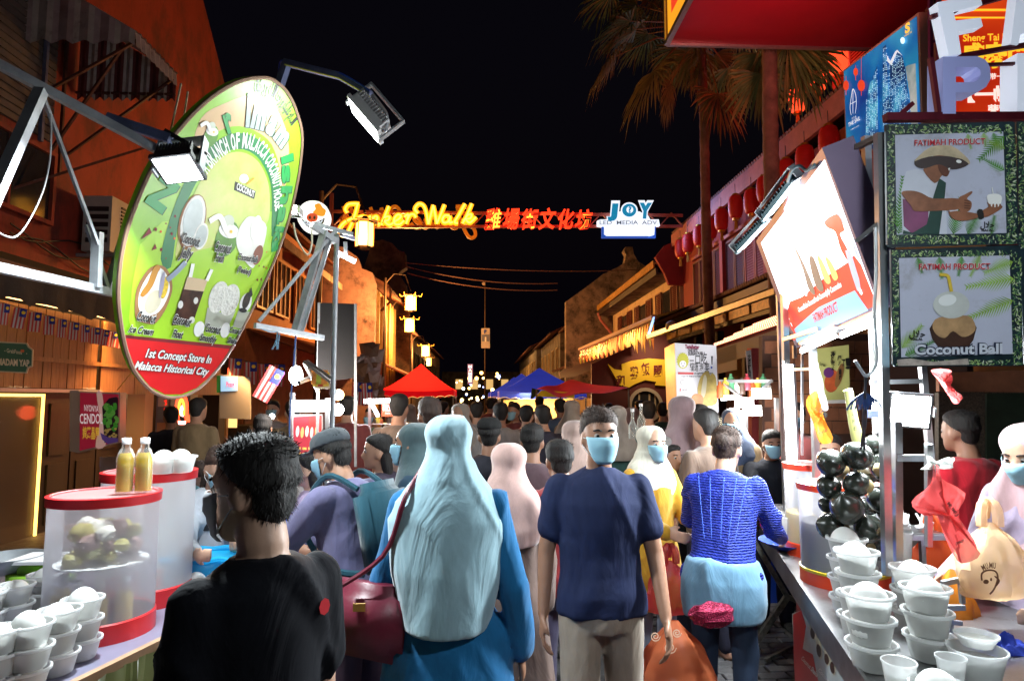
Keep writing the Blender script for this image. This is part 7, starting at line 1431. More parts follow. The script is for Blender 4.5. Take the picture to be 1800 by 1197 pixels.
# sauces at far end of the right table
for i, (x, col, lab) in enumerate(((1342, (.6, .02, .25), 'pink tipped sauce bottle at the far end of the right table'), (1353, (.7, .7, .7), 'white tipped sauce bottle at the far end of the right table'))):
    p_ = dep(x, 880, 4.4); t = thing('sauce_bottle', lab, 'bottle', (p_.x, p_.y, ZR)); MB().lathe([(0, 0), (.03, 0), (.03, .14), (.02, .16), (.006, .22), (0, .22)], (p_.x, p_.y, ZR), 12).build('body', mat('sauce_%d' % i, col, .4), t, True); MB().lathe([(.021, .155), (.022, .165), (.008, .17)], (p_.x, p_.y, ZR), 10).build('collar', M['white'], t)
p_ = dep(1367, 880, 4.2); t = thing('glass_jar', 'glass jar of brown powder at the far end of the right table', 'jar', (p_.x, p_.y, ZR)); MB().lathe([(0, 0), (.045, 0), (.045, .15), (.04, .17), (.04, .18)], (p_.x, p_.y, ZR), 16).build('glass', wall_c, t, True); MB().lathe([(0, .005), (.042, .005), (.042, .1), (0, .1)], (p_.x, p_.y, ZR), 14).build('powder', mat('powder', (.35, .22, .08), .8), t, True)
for i in range(5):
    p_ = dep(1336+i*7, 905, 4.6+.1*(i % 2)); t = thing('snack_box', 'clear snack box with coloured sweets, number %s in the row at the far table end' % ordn[i], 'snack box', (p_.x, p_.y, ZR), 'clear snack boxes at the far table end'); MB().box((p_.x-.05, p_.y-.04, ZR+.002), (p_.x+.05, p_.y+.04, ZR+.07)).build('box', wall_c, t); MB().box((p_.x-.045, p_.y-.035, ZR+.005), (p_.x+.045, p_.y+.035, ZR+.045)).build('sweets', mat('sweets_%d' % i, ((.4, .1, .2), (.5, .3, .05), (.1, .2, .4), (.3, .1, .1), (.1, .3, .1))[i], .5, var=.6, vs=60), t)
# ------------------------------------------------------------------ LEFT TABLE
lt_ = thing('left_stall_table', 'left stall table with pleated olive cloth skirt and wooden edge', 'table', (-1.3, 3, 0))
b0, b1 = onz(137, 1196, ZL), onz(600, 968, ZL); dl = (b1-b0).normalized(); b0 = b0-dl*1.4; b1 = b1+dl*.02; nl = Vector((dl.y, -dl.x, 0)); nl = nl if nl.x < 0 else -nl
MB().prism([b0, b1, b1+nl*1.25, b0+nl*1.25], (0, 0, -.025)).build('top', mat('table_lilac', (.2, .19, .27), .35, var=.15, vs=6), lt_)
MB().prism([b0-nl*.012+Vector((0, 0, .006)), b1-nl*.012+Vector((0, 0, .006)), b1+nl*.012+Vector((0, 0, .006)), b0+nl*.012+Vector((0, 0, .006))], (0, 0, -.03)).build('edge', mat('edge_wood', (.45, .27, .16), .5, var=.2, vs=9), lt_)
sk_ = MB(); L_ = (b1-b0).length; n = int(L_/.012); vs = []; 
for i in range(n+1):
    s_ = i*.012; f = s_*2*math.pi/.075; o_ = .016*math.sin(f)+.008*math.sin(f*2.3+1); p_ = b0+dl*s_
    for (z, g_) in ((-.012, .4), (-.12, .9), (-.4, 1.25), (-.83, 1.6)): vs.append(p_-nl*(.012+.014+o_*g_)+dl*(.012*math.sin(f*.5)*g_)+Vector((0, 0, z)))
sk_.add(vs, [(4*i+k, 4*i+k+1, 4*i+k+5, 4*i+k+4) for i in range(n) for k in range(3)]); sk_.build('cloth_skirt', mat('olive_satin', (.30, .33, .12), .42, var=.12, vs=9, sheen=.4), lt_, True)
for q in (b0, b1, b0+nl*1.2, b1+nl*1.2): MB().bar(q+nl*.02-Vector((0, 0, .03)), (q.x+nl.x*.02, q.y+nl.y*.02, 0), .03).build('leg', M['steel'], lt_)
Y_ = lambda x: x/2.993
sL = .79
for px, D, n, w_ in ((Y_(462), 2.13, 3, 'rightmost on the left table, touching the dispenser'), (Y_(340), 2.02, 3, 'second from right in the left table front row'), (Y_(195), 1.9, 3, 'third from right in the left table front row'), (Y_(30), 1.85, 3, 'at the left picture edge on the left table'), (Y_(262), 2.42, 3, 'behind the second front stack on the left table'), (Y_(105), 2.28, 3, 'behind the third front stack on the left table'), (Y_(-40), 2.2, 3, 'furthest left, cut by the picture edge')):
    stack(px, D, ZL+.003, n, sL, w_, GL, dz=.079)
cL = dep(179, 1000, 2.36); ddp = dispenser('red rimmed dispenser full of fruit and small bottles on the left table', cL, ZL, .175, .49, M['red'], None, 0, film('dispenser_hazy', (.78, .78, .85), .42, .25))
cL2 = dep(256, 1000, 2.72); dispenser('frosted red rimmed dispenser behind the fruit one on the left table', cL2, ZL, .175, .53, M['red'], None, 0, wall_f)
# bottles
juice = mat('mango_juice', (.62, .42, .03), .3, var=.1, vs=9, spec=.6); bpl = film('bottle_plastic', (.9, .9, .9), .08, .08)
def bottle_proto():
    t = thing('juice_bottle', 'x', 'bottle'); prof = [(0, 0), (.028, 0), (.031, .006)]
    for i in range(9): prof += [(.031, .012+i*.011), (.0288, .0165+i*.011)]
    prof += [(.031, .115), (.031, .13), (.022, .155), (.0145, .165), (.0145, .178)]
    MB().lathe(prof, n=20).build('bottle', bpl, t, True); MB().lathe([(0, .004), (.0275, .006), (.0275, .125), (.02, .145), (0, .145)], n=18).build('juice', juice, t, True)
    MB().lathe([(0, .178), (.0165, .178), (.0165, .198), (.015, .2), (0, .2)], n=16).build('cap', M['white'], t, True); return t
BP = bottle_proto(); bpu = [0]
def put_bottle(loc, s, label, group, m=None):
    Mx = TM(loc, bpu[0], s); bpu[0] += 1
    if bpu[0] == 1: BP.matrix_basis = Mx; BP['label'] = label; BP['group'] = group; o = BP
    else: o = copy_tree(BP, Mx, label, group)
    return o
ztop = ZL+.49
pA, pB = dep(216, 905, 2.36), dep(249, 905, 2.38)
put_bottle((pA.x, pA.y, ztop), .98, 'bottle of yellow juice standing on the fruit dispenser lid, left one', 'yellow juice bottles'); put_bottle((pB.x, pB.y, ztop), .98, 'bottle of yellow juice standing on the fruit dispenser lid, right one', 'yellow juice bottles')
for i, (dx, dy) in enumerate(((-.02, -.11), (.05, -.1), (.11, -.05), (-.09, -.09), (-.12, -.02))):
    put_bottle((cL.x+dx, cL.y+dy, ZL+.01), .98, 'small bottle standing inside the fruit dispenser, %s from the left' % ['third', 'fourth', 'fifth', 'second', 'first'][i], 'bottles inside the dispenser')
rr_ = random.Random(21)
MB().lathe([(0, 0), (.15, 0), (.15, .008), (0, .008)], (cL.x, cL.y, ZL+.24), 24).build('shelf', M['white'], ddp)
for k in range(34):
    a = rr_.uniform(0, 6.28); q = rr_.uniform(0, .12); c = Vector((cL.x+q*math.cos(a), cL.y+q*math.sin(a), ZL+.27+rr_.uniform(0, .1)))
    MB().ball(c, rr_.uniform(.018, .042), 5, (1, 1, .8), .3).build('fruit', mat('fruit_%d' % (k % 4), ((.5, .5, .22), (.4, .36, .12), (.7, .7, .62), (.3, .2, .18))[k % 4], .4), ddp, True)
for i, (x, D_) in enumerate(((282, 2.62), (314, 2.66))):
    p_ = dep(x, 880, D_); put_tub((p_.x, p_.y, ZL+.53), .82, 'plastic tub with peeled coconut on the frosted dispenser lid, %s one' % ['left', 'right'][i], 'tubs on the frosted dispenser')
for i, (x, D_, y) in enumerate(((350, 3.0, 0), (372, 3.2, 0), (345, 2.8, 0))):
    p_ = dep(x, 1000, D_); put_tub((p_.x, p_.y, ZL), .8, 'plastic tub with peeled coconut behind the frosted dispenser, %s of three' % ['middle', 'furthest', 'nearest'][i], 'tubs behind the frosted dispenser')
gbx = thing('lime_box', 'rounded lime green plastic box behind the left tubs', 'box', dep(70, 1030, 2.75)); q = dep(72, 1030, 2.75); g_ = bmesh.new(); bmesh.ops.create_cube(g_, size=1); bmesh.ops.scale(g_, vec=(.22, .2, .14), verts=g_.verts); bmesh.ops.bevel(g_, geom=list(g_.edges), offset=.045, segments=4, affect='EDGES'); bmesh.ops.translate(g_, vec=(q.x, q.y, ZL+.08), verts=g_.verts)
me = bpy.data.meshes.new('box'); g_.to_mesh(me); g_.free(); me.materials.append(mat('lime', (.25, .5, .04), .45)); me.polygons.foreach_set('use_smooth', [True]*len(me.polygons)); link('body', me, gbx); MB().box((q.x-.1, q.y-.09, ZL+.152), (q.x+.1, q.y+.09, ZL+.165)).build('lid', M['white'], gbx)
bwl = thing('steel_bowl', 'steel bowl on stacked pale plates at the left edge', 'bowl', dep(15, 1030, 2.7)); q = dep(14, 1030, 2.75); MB().lathe([(0, .1), (.06, .1), (.12, .15), (.13, .17), (.125, .17), (.06, .11), (0, .108)], (q.x, q.y, ZL), 28).build('bowl', M['steel'], bwl, True)
for k in range(4): MB().lathe([(0, .02*k), (.08, .02*k), (.13, .02*k+.014), (.13, .02*k+.018), (.08, .02*k+.006), (0, .02*k+.005)], (q.x, q.y, ZL+.002), 24).build('plate', mat('plate_lilac', (.5, .48, .6), .4), bwl, True)
bbx = thing('blue_basket', 'bright cyan plastic lined tray with drink jars on the left table', 'tray', dep(368, 980, 3.0)); q = dep(368, 985, 2.95); cyb = film('cyan_plastic', (.02, .5, .85), .75, .25)
mb = MB(); mb.box((q.x-.15, q.y-.1, ZL+.002), (q.x+.14, q.y+.12, ZL+.12)); mb.build('tray', cyb, bbx); mb = MB(); 
for s_ in range(4):
    cs_ = [(-.16, -.11), (.15, -.11), (.15, .13), (-.16, .13)]; a, b_ = cs_[s_], cs_[(s_+1) % 4]; mb.tube(crom([(q.x+a[0]+(b_[0]-a[0])*f, q.y+a[1]+(b_[1]-a[1])*f, ZL+.125+.008*math.sin(f*17+s_)) for f in (0, .2, .4, .6, .8, 1)], 3), .014, 7)
mb.build('rolled_rim', cyb, bbx, True)
q = dep(368, 950, 3.15); dj = thing('black_capped_jar', 'clear round jar with black cap behind the cyan tray', 'jar', (q.x, q.y, ZL)); MB().lathe([(0, 0), (.07, 0), (.075, .08), (.06, .15), (.03, .18), (.028, .2)], (q.x, q.y, ZL), 20).build('jar', wall_c, dj, True); MB().lathe([(0, .2), (.033, .2), (.033, .24), (0, .24)], (q.x, q.y, ZL), 16).build('cap', M['black'], dj, True)
pot = thing('pastry_tray', 'tray with brown round snacks near the far end of the left table', 'tray', dep(405, 975, 3.3)); q = dep(408, 975, 3.35); MB().box((q.x-.12, q.y-.1, ZL+.002), (q.x+.12, q.y+.1, ZL+.02)).build('tray', M['blue'], pot)
for k in range(18): MB().ball((q.x+rr_.uniform(-.1, .1), q.y+rr_.uniform(-.08, .08), ZL+.04+rr_.uniform(0, .02)), .022, 4).build('snack', mat('snack_ball', (.2, .07, .04), .5, var=.5), pot, True)
# glassware stack at the far end
gw = film('glassware', (.75, .8, 1), .18, .05)
for k in range(14):
    x = 532+(k % 5)*10; r_ = k//5; p_ = dep(x, 940, 3.35+.06*(k % 2)); t = thing('dessert_glass', 'dessert glass, %s in the %s row stacked at the far left table end' % (ordn[k % 5], ['lowest', 'middle', 'upper'][r_]), 'glass', (p_.x, p_.y, ZL+r_*.085), 'stacked dessert glasses')
    MB().lathe([(0, 0), (.022, 0), (.02, .006), (.006, .012), (.006, .03), (.03, .055), (.036, .08), (.034, .08), (.026, .055), (0, .035)], (p_.x, p_.y, ZL+.002+r_*.083), 16).build('glass', gw, t, True)
# ------------------------------------------------------------------ PEOPLE
skins = [mat('skin_%d' % i, c, .5, var=.08, vs=9, bump=.05, bs=80) for i, c in enumerate(((.46, .25, .16), (.36, .18, .11), (.55, .33, .23), (.26, .12, .07)))]
hairm = mat('black_hair', (.012, .010, .009), .75, var=.5, vs=30, bump=.5, bs=90, stretch=(1, 1, .25)); hairb = mat('brown_hair', (.04, .02, .013), .75, var=.5, vs=30, bump=.5, bs=90, stretch=(1, 1, .25))
maskm = mat('surgical_mask', (.27, .5, .62), .75, var=.06, vs=9, bump=.2, bs=30); maskw = mat('white_mask', (.6, .62, .66), .75); eyew = mat('eye_white', (.34, .3, .28), .3); eyed = mat('eye_dark', (.01, .008, .006), .1)
def fab(key, c, sheen=.2, rough=.85): 
    if key in MC: return MC[key]
    m = mat(key, c, rough, var=.22, vs=11, bump=.5, bs=7, stretch=(1, 1, .38), sheen=0 if max(c) < .08 else sheen, spec=.2)
    for n in m.node_tree.nodes:
        if n.type == 'BUMP': n.inputs['Distance'].default_value = .035
        if n.type == 'TEX_NOISE' and n.inputs['Scale'].default_value == 7: n.inputs['Distortion'].default_value = 1.1; n.inputs['Detail'].default_value = 5; n.inputs['Roughness'].default_value = .45
    return m
QUEUE = []                     # (object, voxel, smooth, fold, seed)
HR = [(-.118, .058, .018, .018), (-.108, .055, .034, .034), (-.09, .042, .048, .052), (-.06, .022, .061, .074), (-.025, .008, .069, .088), (.015, .0, .0745, .097), (.05, -.004, .0755, .098), (.08, -.006, .068, .09), (.103, -.006, .05, .068), (.118, -.006, .026, .036), (.123, -.006, .006, .008)]
def head_ring(z):
    zs = [h[0] for h in HR]; return tuple(float(np.interp(z, zs, [h[k] for h in HR])) for k in (1, 2, 3))
class Bd:
    def __init__(s): s.b = MB()
    def loft(s, rings, n=20, Rm=None, c=Vector((0, 0, 0))):   # rings: (centre, rx, ry)
        vs = []; k0 = len(rings)
        for (p, rx, ry, ax, ay) in rings:
            for k in range(n):
                a = 2*math.pi*k/n; vs.append(p+ax*(rx*math.cos(a))+ay*(ry*math.sin(a)))
        fs = [(i*n+k, i*n+(k+1) % n, (i+1)*n+(k+1) % n, (i+1)*n+k) for i in range(k0-1) for k in range(n)]
        fs += [tuple(range(n-1, -1, -1)), tuple((k0-1)*n+k for k in range(n))]; s.b.add(vs, fs)
    def cap(s, p, q, r1, r2, n=12):
        p, q = Vector(p), Vector(q); d = (q-p); L_ = d.length
        if L_ < 1e-5: d = Vector((0, 0, 1))
        d = d.normalized(); u = d.orthogonal().normalized(); v = d.cross(u); rings = []
        for t in (-.98, -.8, -.45, 0): rings.append((p+d*r1*t, r1*math.sqrt(1-t*t), r1*math.sqrt(1-t*t), u, v))
        for t in (0, .45, .8, .98): rings.append((q+d*r2*t, r2*math.sqrt(1-t*t), r2*math.sqrt(1-t*t), u, v))
        s.loft(rings, n)
    def ell(s, c, rx, ry, rz, ax=Vector((1, 0, 0)), ay=Vector((0, 1, 0)), n=16):
        az_ = ax.cross(ay); rings = []
        for i in range(1, 12):
            t = -math.cos(math.pi*i/12); rr = math.sin(math.pi*i/12); rings.append((c+az_*(rz*t), rx*rr, ry*rr, ax, ay))
        s.loft(rings, n)
def person(px, ytop, D, label, facing=0, skin=0, lean=0, turn=0, nod=0, male=True, top=('tee', (.05, .05, .06)), bottom=('trousers', (.03, .03, .05)), hair='short', mask=None, cover=None,
           arms=((5, 12, 10), (5, 12, 10)), fine=False, far=False, sc=None, H=None, shoe=(.03, .03, .03), stride=.0, wide=1.0, extra=None, capc=None, crouch=0, loc=None, group=None, Ydep=None):
    P0 = dep(px, ytop, D)
    H = H or P0.z
    x0, y0 = (P0.x, P0.y) if loc is None else loc
    rz = R(facing); t = thing('person', label, 'person', (x0, y0, 0), group, rz); Wm = Matrix.Translation((x0, y0, 0)) @ Matrix.Rotation(rz, 4, 'Z')
    k = H/1.70*(1 if lean < 8 else 1.0); sw = (.168 if male else .148)*wide; cw = (.155 if male else .14)*wide; hw = (.16 if male else .17)*wide
    hip = Vector((0, 0, .90)); Ln = Matrix.Rotation(-R(lean), 3, 'X'); X_ = Vector((1, 0, 0))
    def up(p): return (hip+Ln @ (Vector(p)-hip))
    ay = Ln @ Vector((0, 1, 0))
    sh = {s: up((s*sw, -.01, 1.365)) for s in (-1, 1)}
    neck = up((0, -.015, 1.44)); hc = up((0, .03+.0, 1.575)); 
    hipj = {s: Vector((s*.09, 0, .88)) for s in (-1, 1)}
    elb, wri, hdir = {}, {}, {}
    for s, (fw_, out, el) in zip((-1, 1), arms):
        d = Vector((0, 0, -1)); d = Matrix.Rotation(R(fw_), 3, 'X') @ d; d = Matrix.Rotation(-R(out)*s, 3, 'Y') @ d
        elb[s] = sh[s]+d*.29; d2 = Matrix.Rotation(R(fw_+el), 3, 'X') @ Vector((0, 0, -1)); d2 = Matrix.Rotation(-R(out*.3 - (el*.25 if el > 40 else 0))*s, 3, 'Y') @ d2
        wri[s] = elb[s]+d2*.25; hdir[s] = d2
    kn = {s: Vector((s*.10, .02+stride*s*.5, .47)) for s in (-1, 1)}; an = {s: Vector((s*.10, -.02+stride*s, .08)) for s in (-1, 1)}
    def W(m): return m.build
    Kh = .95
    Rh = Matrix.Rotation(R(turn), 3, 'Z') @ Matrix.Rotation(-R(nod+lean*.5), 3, 'X')
    hx, hy, hz = Rh @ Vector((1, 0, 0)), Rh @ Vector((0, 1, 0)), Rh @ Vector((0, 0, 1))
    def hp(x, y, z): return hc+(hx*x+hy*y+hz*z)*Kh
    # body
    B = Bd()
    tor = [(.82, hw*.9, .10, 0), (.90, hw, .115, 0), (1.0, cw*.93, .10, 0), (1.08, cw*.88, .095, .0), (1.2, cw*1.0, .108, .005), (1.30, cw*1.1, .112, 0), (1.37, cw*1.02, .095, -.01), (1.405, cw*.74, .078, -.014), (1.43, .075, .065, -.015)]
    B.loft([(up((0, y, z)), rx, ry, X_, ay) for z, rx, ry, y in tor])
    B.cap(neck-(neck-hc)*.1, hc-hz*.05*Kh+hy*-.01, .056, .052)
    for s in (-1, 1):
        B.cap(sh[s], elb[s], .048, .038); B.cap(elb[s], wri[s], .038, .026)
        B.cap(hipj[s], kn[s], .078, .055); B.cap(kn[s], an[s], .052, .034); B.cap(an[s]+Vector((0, -.03, -.035)), an[s]+Vector((s*.015, .15, -.045)), .038, .03)
        h = hdir[s]; sd = Vector((s, 0, 0)); sd = (sd-h*sd.dot(h)).normalized(); fn_ = h.cross(sd)
        # palm + fingers: relaxed curl towards the palm side
        pc = wri[s]+h*.045; B.loft([(wri[s]+h*a_, .022+.014*b_, .014, fn_, sd) for a_, b_ in ((0, 0), (.02, .6), (.05, 1), (.08, 1), (.092, .7))], 12)
        inn = -sd
        if not far:
            for f in range(4):
                o_ = fn_*((f-1.5)*.0185); L0 = (.042, .047, .043, .034)[f]; r_ = .0088; p0 = wri[s]+h*.085+o_; p1 = p0+(h+inn*.25).normalized()*L0; p2 = p1+(h+inn*.9).normalized()*L0*.65; p3 = p2+(h*.5+inn).normalized()*L0*.45
                B.cap(p0, p1, r_, r_, 8); B.cap(p1, p2, r_, r_*.95, 8); B.cap(p2, p3, r_*.95, r_*.8, 8)
            th0 = wri[s]+h*.025+fn_*.026; fs_ = 1 if fn_.y > 0 else -1; th0 = wri[s]+h*.025+fn_*.026*fs_; th1 = th0+(fn_*fs_*.7+h+inn*.5).normalized()*.038; B.cap(th0, th1, .012, .0105, 8); B.cap(th1, th1+(h+inn*.4).normalized()*.028, .0105, .0085, 8)
    B.loft([(hp(0, cy, z), rx*Kh, ry*Kh, hx, hy) for z, cy, rx, ry in HR], 24)
    B.cap(hp(0, .088, .012), hp(0, .108, -.028), .009, .014, 8); B.ell(hp(0, .098, -.036), .018*Kh, .012*Kh, .009*Kh, hx, hy, 10)     # nose
    B.ell(hp(0, .078, -.066), .026, .014, .007, hx, hy, 10); B.ell(hp(0, .076, -.077), .022, .014, .007, hx, hy, 10)                    # lips
    B.ell(hp(0, .078, .032), .052, .018, .011, hx, hy, 12)                                                                               # brow
    if not far or male:
        for s in (-1, 1): B.ell(hp(s*.078, -.008, -.012), .009, .022, .034, hx, hy, 10)
    jobs = [('body', B, skins[skin], .0085 if fine else (.02 if far else .0125), 5 if fine else 3, 0)]
    tk, tc = top[0], top[1]; tm2 = mat('royal_ruched', tc, .7, var=.3, vs=9, bump=.1, bs=300) if len(top) > 2 else fab('fabric_%.3f_%.3f_%.3f' % tc, tc)
    C = Bd(); g = .016; long_ = tk in ('long', 'jacket', 'tunic'); lz = {'tee': .84, 'long': .86, 'jacket': .80, 'tunic': .55, 'dress': .1}[tk]
    lw = {'jacket': .022, 'tunic': .02}.get(tk, .014)
    rings = []
    if tk in ('tunic', 'dress'):
        n_ = 9
        for i in range(n_):
            f = i/(n_-1); z = lz+(.92-lz)*f; fl_ = (1-f)*(.10 if tk == 'dress' else .06); sx = (stride*.6 if tk == 'dress' else 0)
            rings.append((Vector((0, 0, z)) if z < .9 else up((0, 0, z)), hw+.03+fl_, .135+fl_*.9+abs(sx)*(1-f), X_, Vector((0, 1, 0))))
    else: rings.append((up((0, 0, lz)), hw+.022+lw*.5, .125+lw*.5, X_, ay)); rings.append((up((0, 0, .92)), hw+.018+lw*.5, .13+lw*.5, X_, ay))
    for z, rx, ry, y in tor[2:8]: rings.append((up((0, y, z+(.006 if z > 1.36 else 0))), max(rx, cw*.98 if z < 1.36 else 0)+lw+.004, ry+lw+.004, X_, ay))
    rings.append((up((0, -.014, 1.442)), .074, .07, X_, ay))
    C.loft(rings, 28)
    for s in (-1, 1):
        if long_ or tk == 'dress':
            C.cap(sh[s], elb[s], .05+lw, .046+lw*.8); C.cap(elb[s], wri[s]-hdir[s]*.01, .05+lw*.8, .036+lw*.7)
        else: C.cap(sh[s]+Vector((0, 0, -.005)), sh[s].lerp(elb[s], .62), .05+lw, .056+lw)
    jobs.append(('shirt' if tk != 'dress' else 'dress', C, tm2, .011 if fine else (.022 if far else .015), 2, .015 if not far else .005))
    if bottom:
        bk, bc_ = bottom[0], bottom[1]; bm_ = fab('fabric_%.3f_%.3f_%.3f' % bc_, bc_); E = Bd()
        if bk == 'skirt':
            n_ = 8; E.loft([(Vector((0, 0, .09+.85*i/(n_-1))), hw+.012+.09*(1-i/(n_-1)), .125+.10*(1-i/(n_-1)), X_, Vector((0, 1, 0))) for i in range(n_)], 28)
        else:
            E.loft([(Vector((0, 0, z)), rx, ry, X_, Vector((0, 1, 0))) for z, rx, ry in ((.78, hw+.004, .12), (.86, hw+.014, .132), (.93, hw+.006, .122), (.98, hw-.008, .11))], 24)
            lr = .012 if bk == 'jeans' else .024
            for s in (-1, 1): E.cap(hipj[s]+Vector((0, 0, -.02)), kn[s], .082+lr*.6, .056+lr); E.cap(kn[s], an[s]+Vector((0, 0, .02)), .056+lr, .04+lr)
        jobs.append(('skirt' if bk == 'skirt' else 'trousers', E, bm_, .013 if fine else (.025 if far else .017), 2, .009 if not far else .003))
    S = Bd()
    for s in (-1, 1): S.cap(an[s]+Vector((0, -.045, -.035)), an[s]+Vector((s*.015, .165, -.045)), .045, .035); S.cap(an[s]+Vector((0, -.02, .0)), an[s]+Vector((0, .0, -.03)), .045, .048)
    if not far: jobs.append(('shoes', S, fab('fabric_%.3f_%.3f_%.3f' % shoe, shoe, 0, .5), .012, 2, 0))
    hm = hairb if hair.endswith('b') else hairm; hk = hair.rstrip('b')
    if cover:      # headscarf
        hj = Bd(); kk, hcov = cover[0], cover[1]; cm_ = fab('scarf_%.3f_%.3f_%.3f' % hcov, hcov, .5)
        hj.loft([(hp(0, cy-.022, z*1.04+.004), (rx+(.016 if z < .03 else .024))*Kh, (ry+(.008 if z < .03 else .013))*Kh, hx, hy) for z, cy, rx, ry in HR[2:]], 26)
        hj.cap(hp(0, -.025, -.02), neck+Vector((0, -.01, .0)), .09, .105); hj.cap(hp(0, .03, -.11), neck+Vector((0, .05, .0)), .05, .07)
        dl_ = {'short': .2, 'long': .46}[kk]
        hj.loft([(up((0, -.0, 1.53)), .098, .10, X_, ay), (up((0, -.005, 1.485)), .118, .105, X_, ay), (up((0, -.01, 1.44)), .155, .118, X_, ay), (up((0, -.012, 1.395)), sw+.025, .13, X_, ay), (up((0, -.015, 1.32)), sw+.062, .145, X_, ay), (up((0, -.025, 1.37-dl_*.5)), sw+.045, .158, X_, ay), (up((0, -.03, 1.40-dl_)), sw*.95, .162, X_, ay)][::-1], 28)
        jobs.append(('headscarf', hj, cm_, .011 if fine else (.02 if far else .014), 3, .008 if not far else .003))
    else:
        hh = Bd()
        hh.loft([(hp(0, cy-(.018 if z < .05 else .008), z+.012), (rx+.011)*Kh, (ry+(-.006 if z < .055 else .008))*Kh, hx, hy) for z, cy, rx, ry in ((.0, -.016, .0745, .088), (.02, -.012, .075, .092), (.05, -.004, .076, .10), (.08, -.004, .07, .094), (.105, -.004, .052, .07), (.118, -.004, .03, .04), (.124, -.004, .01, .012))], 24)
        hh.ell(hp(0, -.052, -.01), .066*Kh, .048*Kh, .075*Kh, hx, hy)
        if hk == 'long': hh.loft([(hp(0, -.05, -.02), .078, .05, hx, hy), (hp(0, -.065, -.1), .08, .045, hx, hy), (hp(0, -.08, -.2), .075, .035, hx, hy), (hp(0, -.085, -.3), .05, .025, hx, hy)][::-1])
        if hk == 'bun': hh.ell(hp(0, -.115, .02), .045, .04, .042, hx, hy)
        if hk != 'none': jobs.append(('hair', hh, hm, .009 if fine else (.02 if far else .013), 2, .006 if not far else .0))
        if capc:
            cc_ = Bd(); cc_.loft([(hp(0, cy-.004, z+.02), (rx+.018)*Kh, (ry+.014)*Kh, hx, hy) for z, cy, rx, ry in ((.035, -.002, .076, .098), (.06, -.002, .076, .098), (.085, -.002, .069, .09), (.108, -.002, .05, .068), (.12, -.002, .02, .03))], 24)
            cc_.loft([(hp(0, .13, .045), .062, .05, hx, hy), (hp(0, .125, .056), .062, .055, hx, hy)], 20); jobs.append(('cap', cc_, fab('cap_%.2f_%.2f' % capc[:2], capc), .01, 2, 0))
    for nm, bd, m_, vox, sm, fold in jobs:
        vs = np.array([tuple(v) for v in bd.b.v])*k; bd.b.v = [tuple(v) for v in vs]
        me = bd.b.mesh(nm, m_, True); o = bpy.data.objects.new(nm, me); COL.objects.link(o); o.parent = t
        QUEUE.append((o, vox*k, sm, fold, hash(label) % 97 if False else len(QUEUE)))
    def addmesh(nm, mb, m_, sm=True):
        mb.v = [tuple(Vector(v)*k) for v in mb.v]; me = mb.mesh(nm, m_, sm); o = bpy.data.objects.new(nm, me); COL.objects.link(o); o.parent = t; return o
    if not far or mask:
        for s in (-1, 1):
            e = MB(); e.ball(hp(s*.031, .0795, .008), .0125, 8); addmesh('eye', e, eyew); e = MB(); e.ball(hp(s*.031, .0888, .007), .0078, 6, (1, .6, 1)); addmesh('iris', e, eyed)
            if not far: e = MB(); e.tube([hp(s*.014, .0935, .03), hp(s*.031, .0955, .0365), hp(s*.05, .083, .031)], .0035, 5); addmesh('eyebrow', e, hairm)
    if mask:
        e = MB(); vs = []; nz, na = 9, 15
        for i in range(nz):
            z = -.112+.115*i/(nz-1); cy, rx, ry = head_ring(z); bul = .012+.016*math.exp(-((z+.03)/.03)**2)
            for j in range(na):
                a = R(-64+128*j/(na-1)); nb_ = bul*max(0, math.cos(a*1.4))+.006; pl_ = .0022*(1 if i % 2 else -1)
                vs.append(hp((rx+nb_*.6+.003)*math.sin(a), cy+(ry+nb_+pl_)*math.cos(a)+.002, z))
        e.add(vs, [(i*na+j, i*na+j+1, (i+1)*na+j+1, (i+1)*na+j) for i in range(nz-1) for j in range(na-1)]); mo = addmesh('mask', e, maskm if mask == 'blue' else maskw)
        sld = mo.modifiers.new('s', 'SOLIDIFY'); sld.thickness = .002
        if not cover:
            e = MB()
            for s in (-1, 1):
                for zz in (-.09, -.005):
                    cy, rx, ry = head_ring(zz); a = R(62*s); e.tube([hp((rx+.006)*math.sin(a), cy+(ry+.008)*math.cos(a), zz), hp(s*(.079), .015, zz*.5), hp(s*.083, -.018, -.012)], .0016, 4)
            addmesh('mask_strap', e, M['white'])
    t['_k'] = k
    def pt(v): return Wm @ (Vector(v)*k)
    res = dict(t=t, k=k, W=Wm, sh={s: pt(sh[s]) for s in sh}, wri={s: pt(wri[s]+hdir[s]*.1) for s in wri}, up=lambda v: pt(up(v)), hp=lambda x, y, z: pt(hp(x, y, z)), addmesh=addmesh, upl=up)
    del t['_k']
    return res
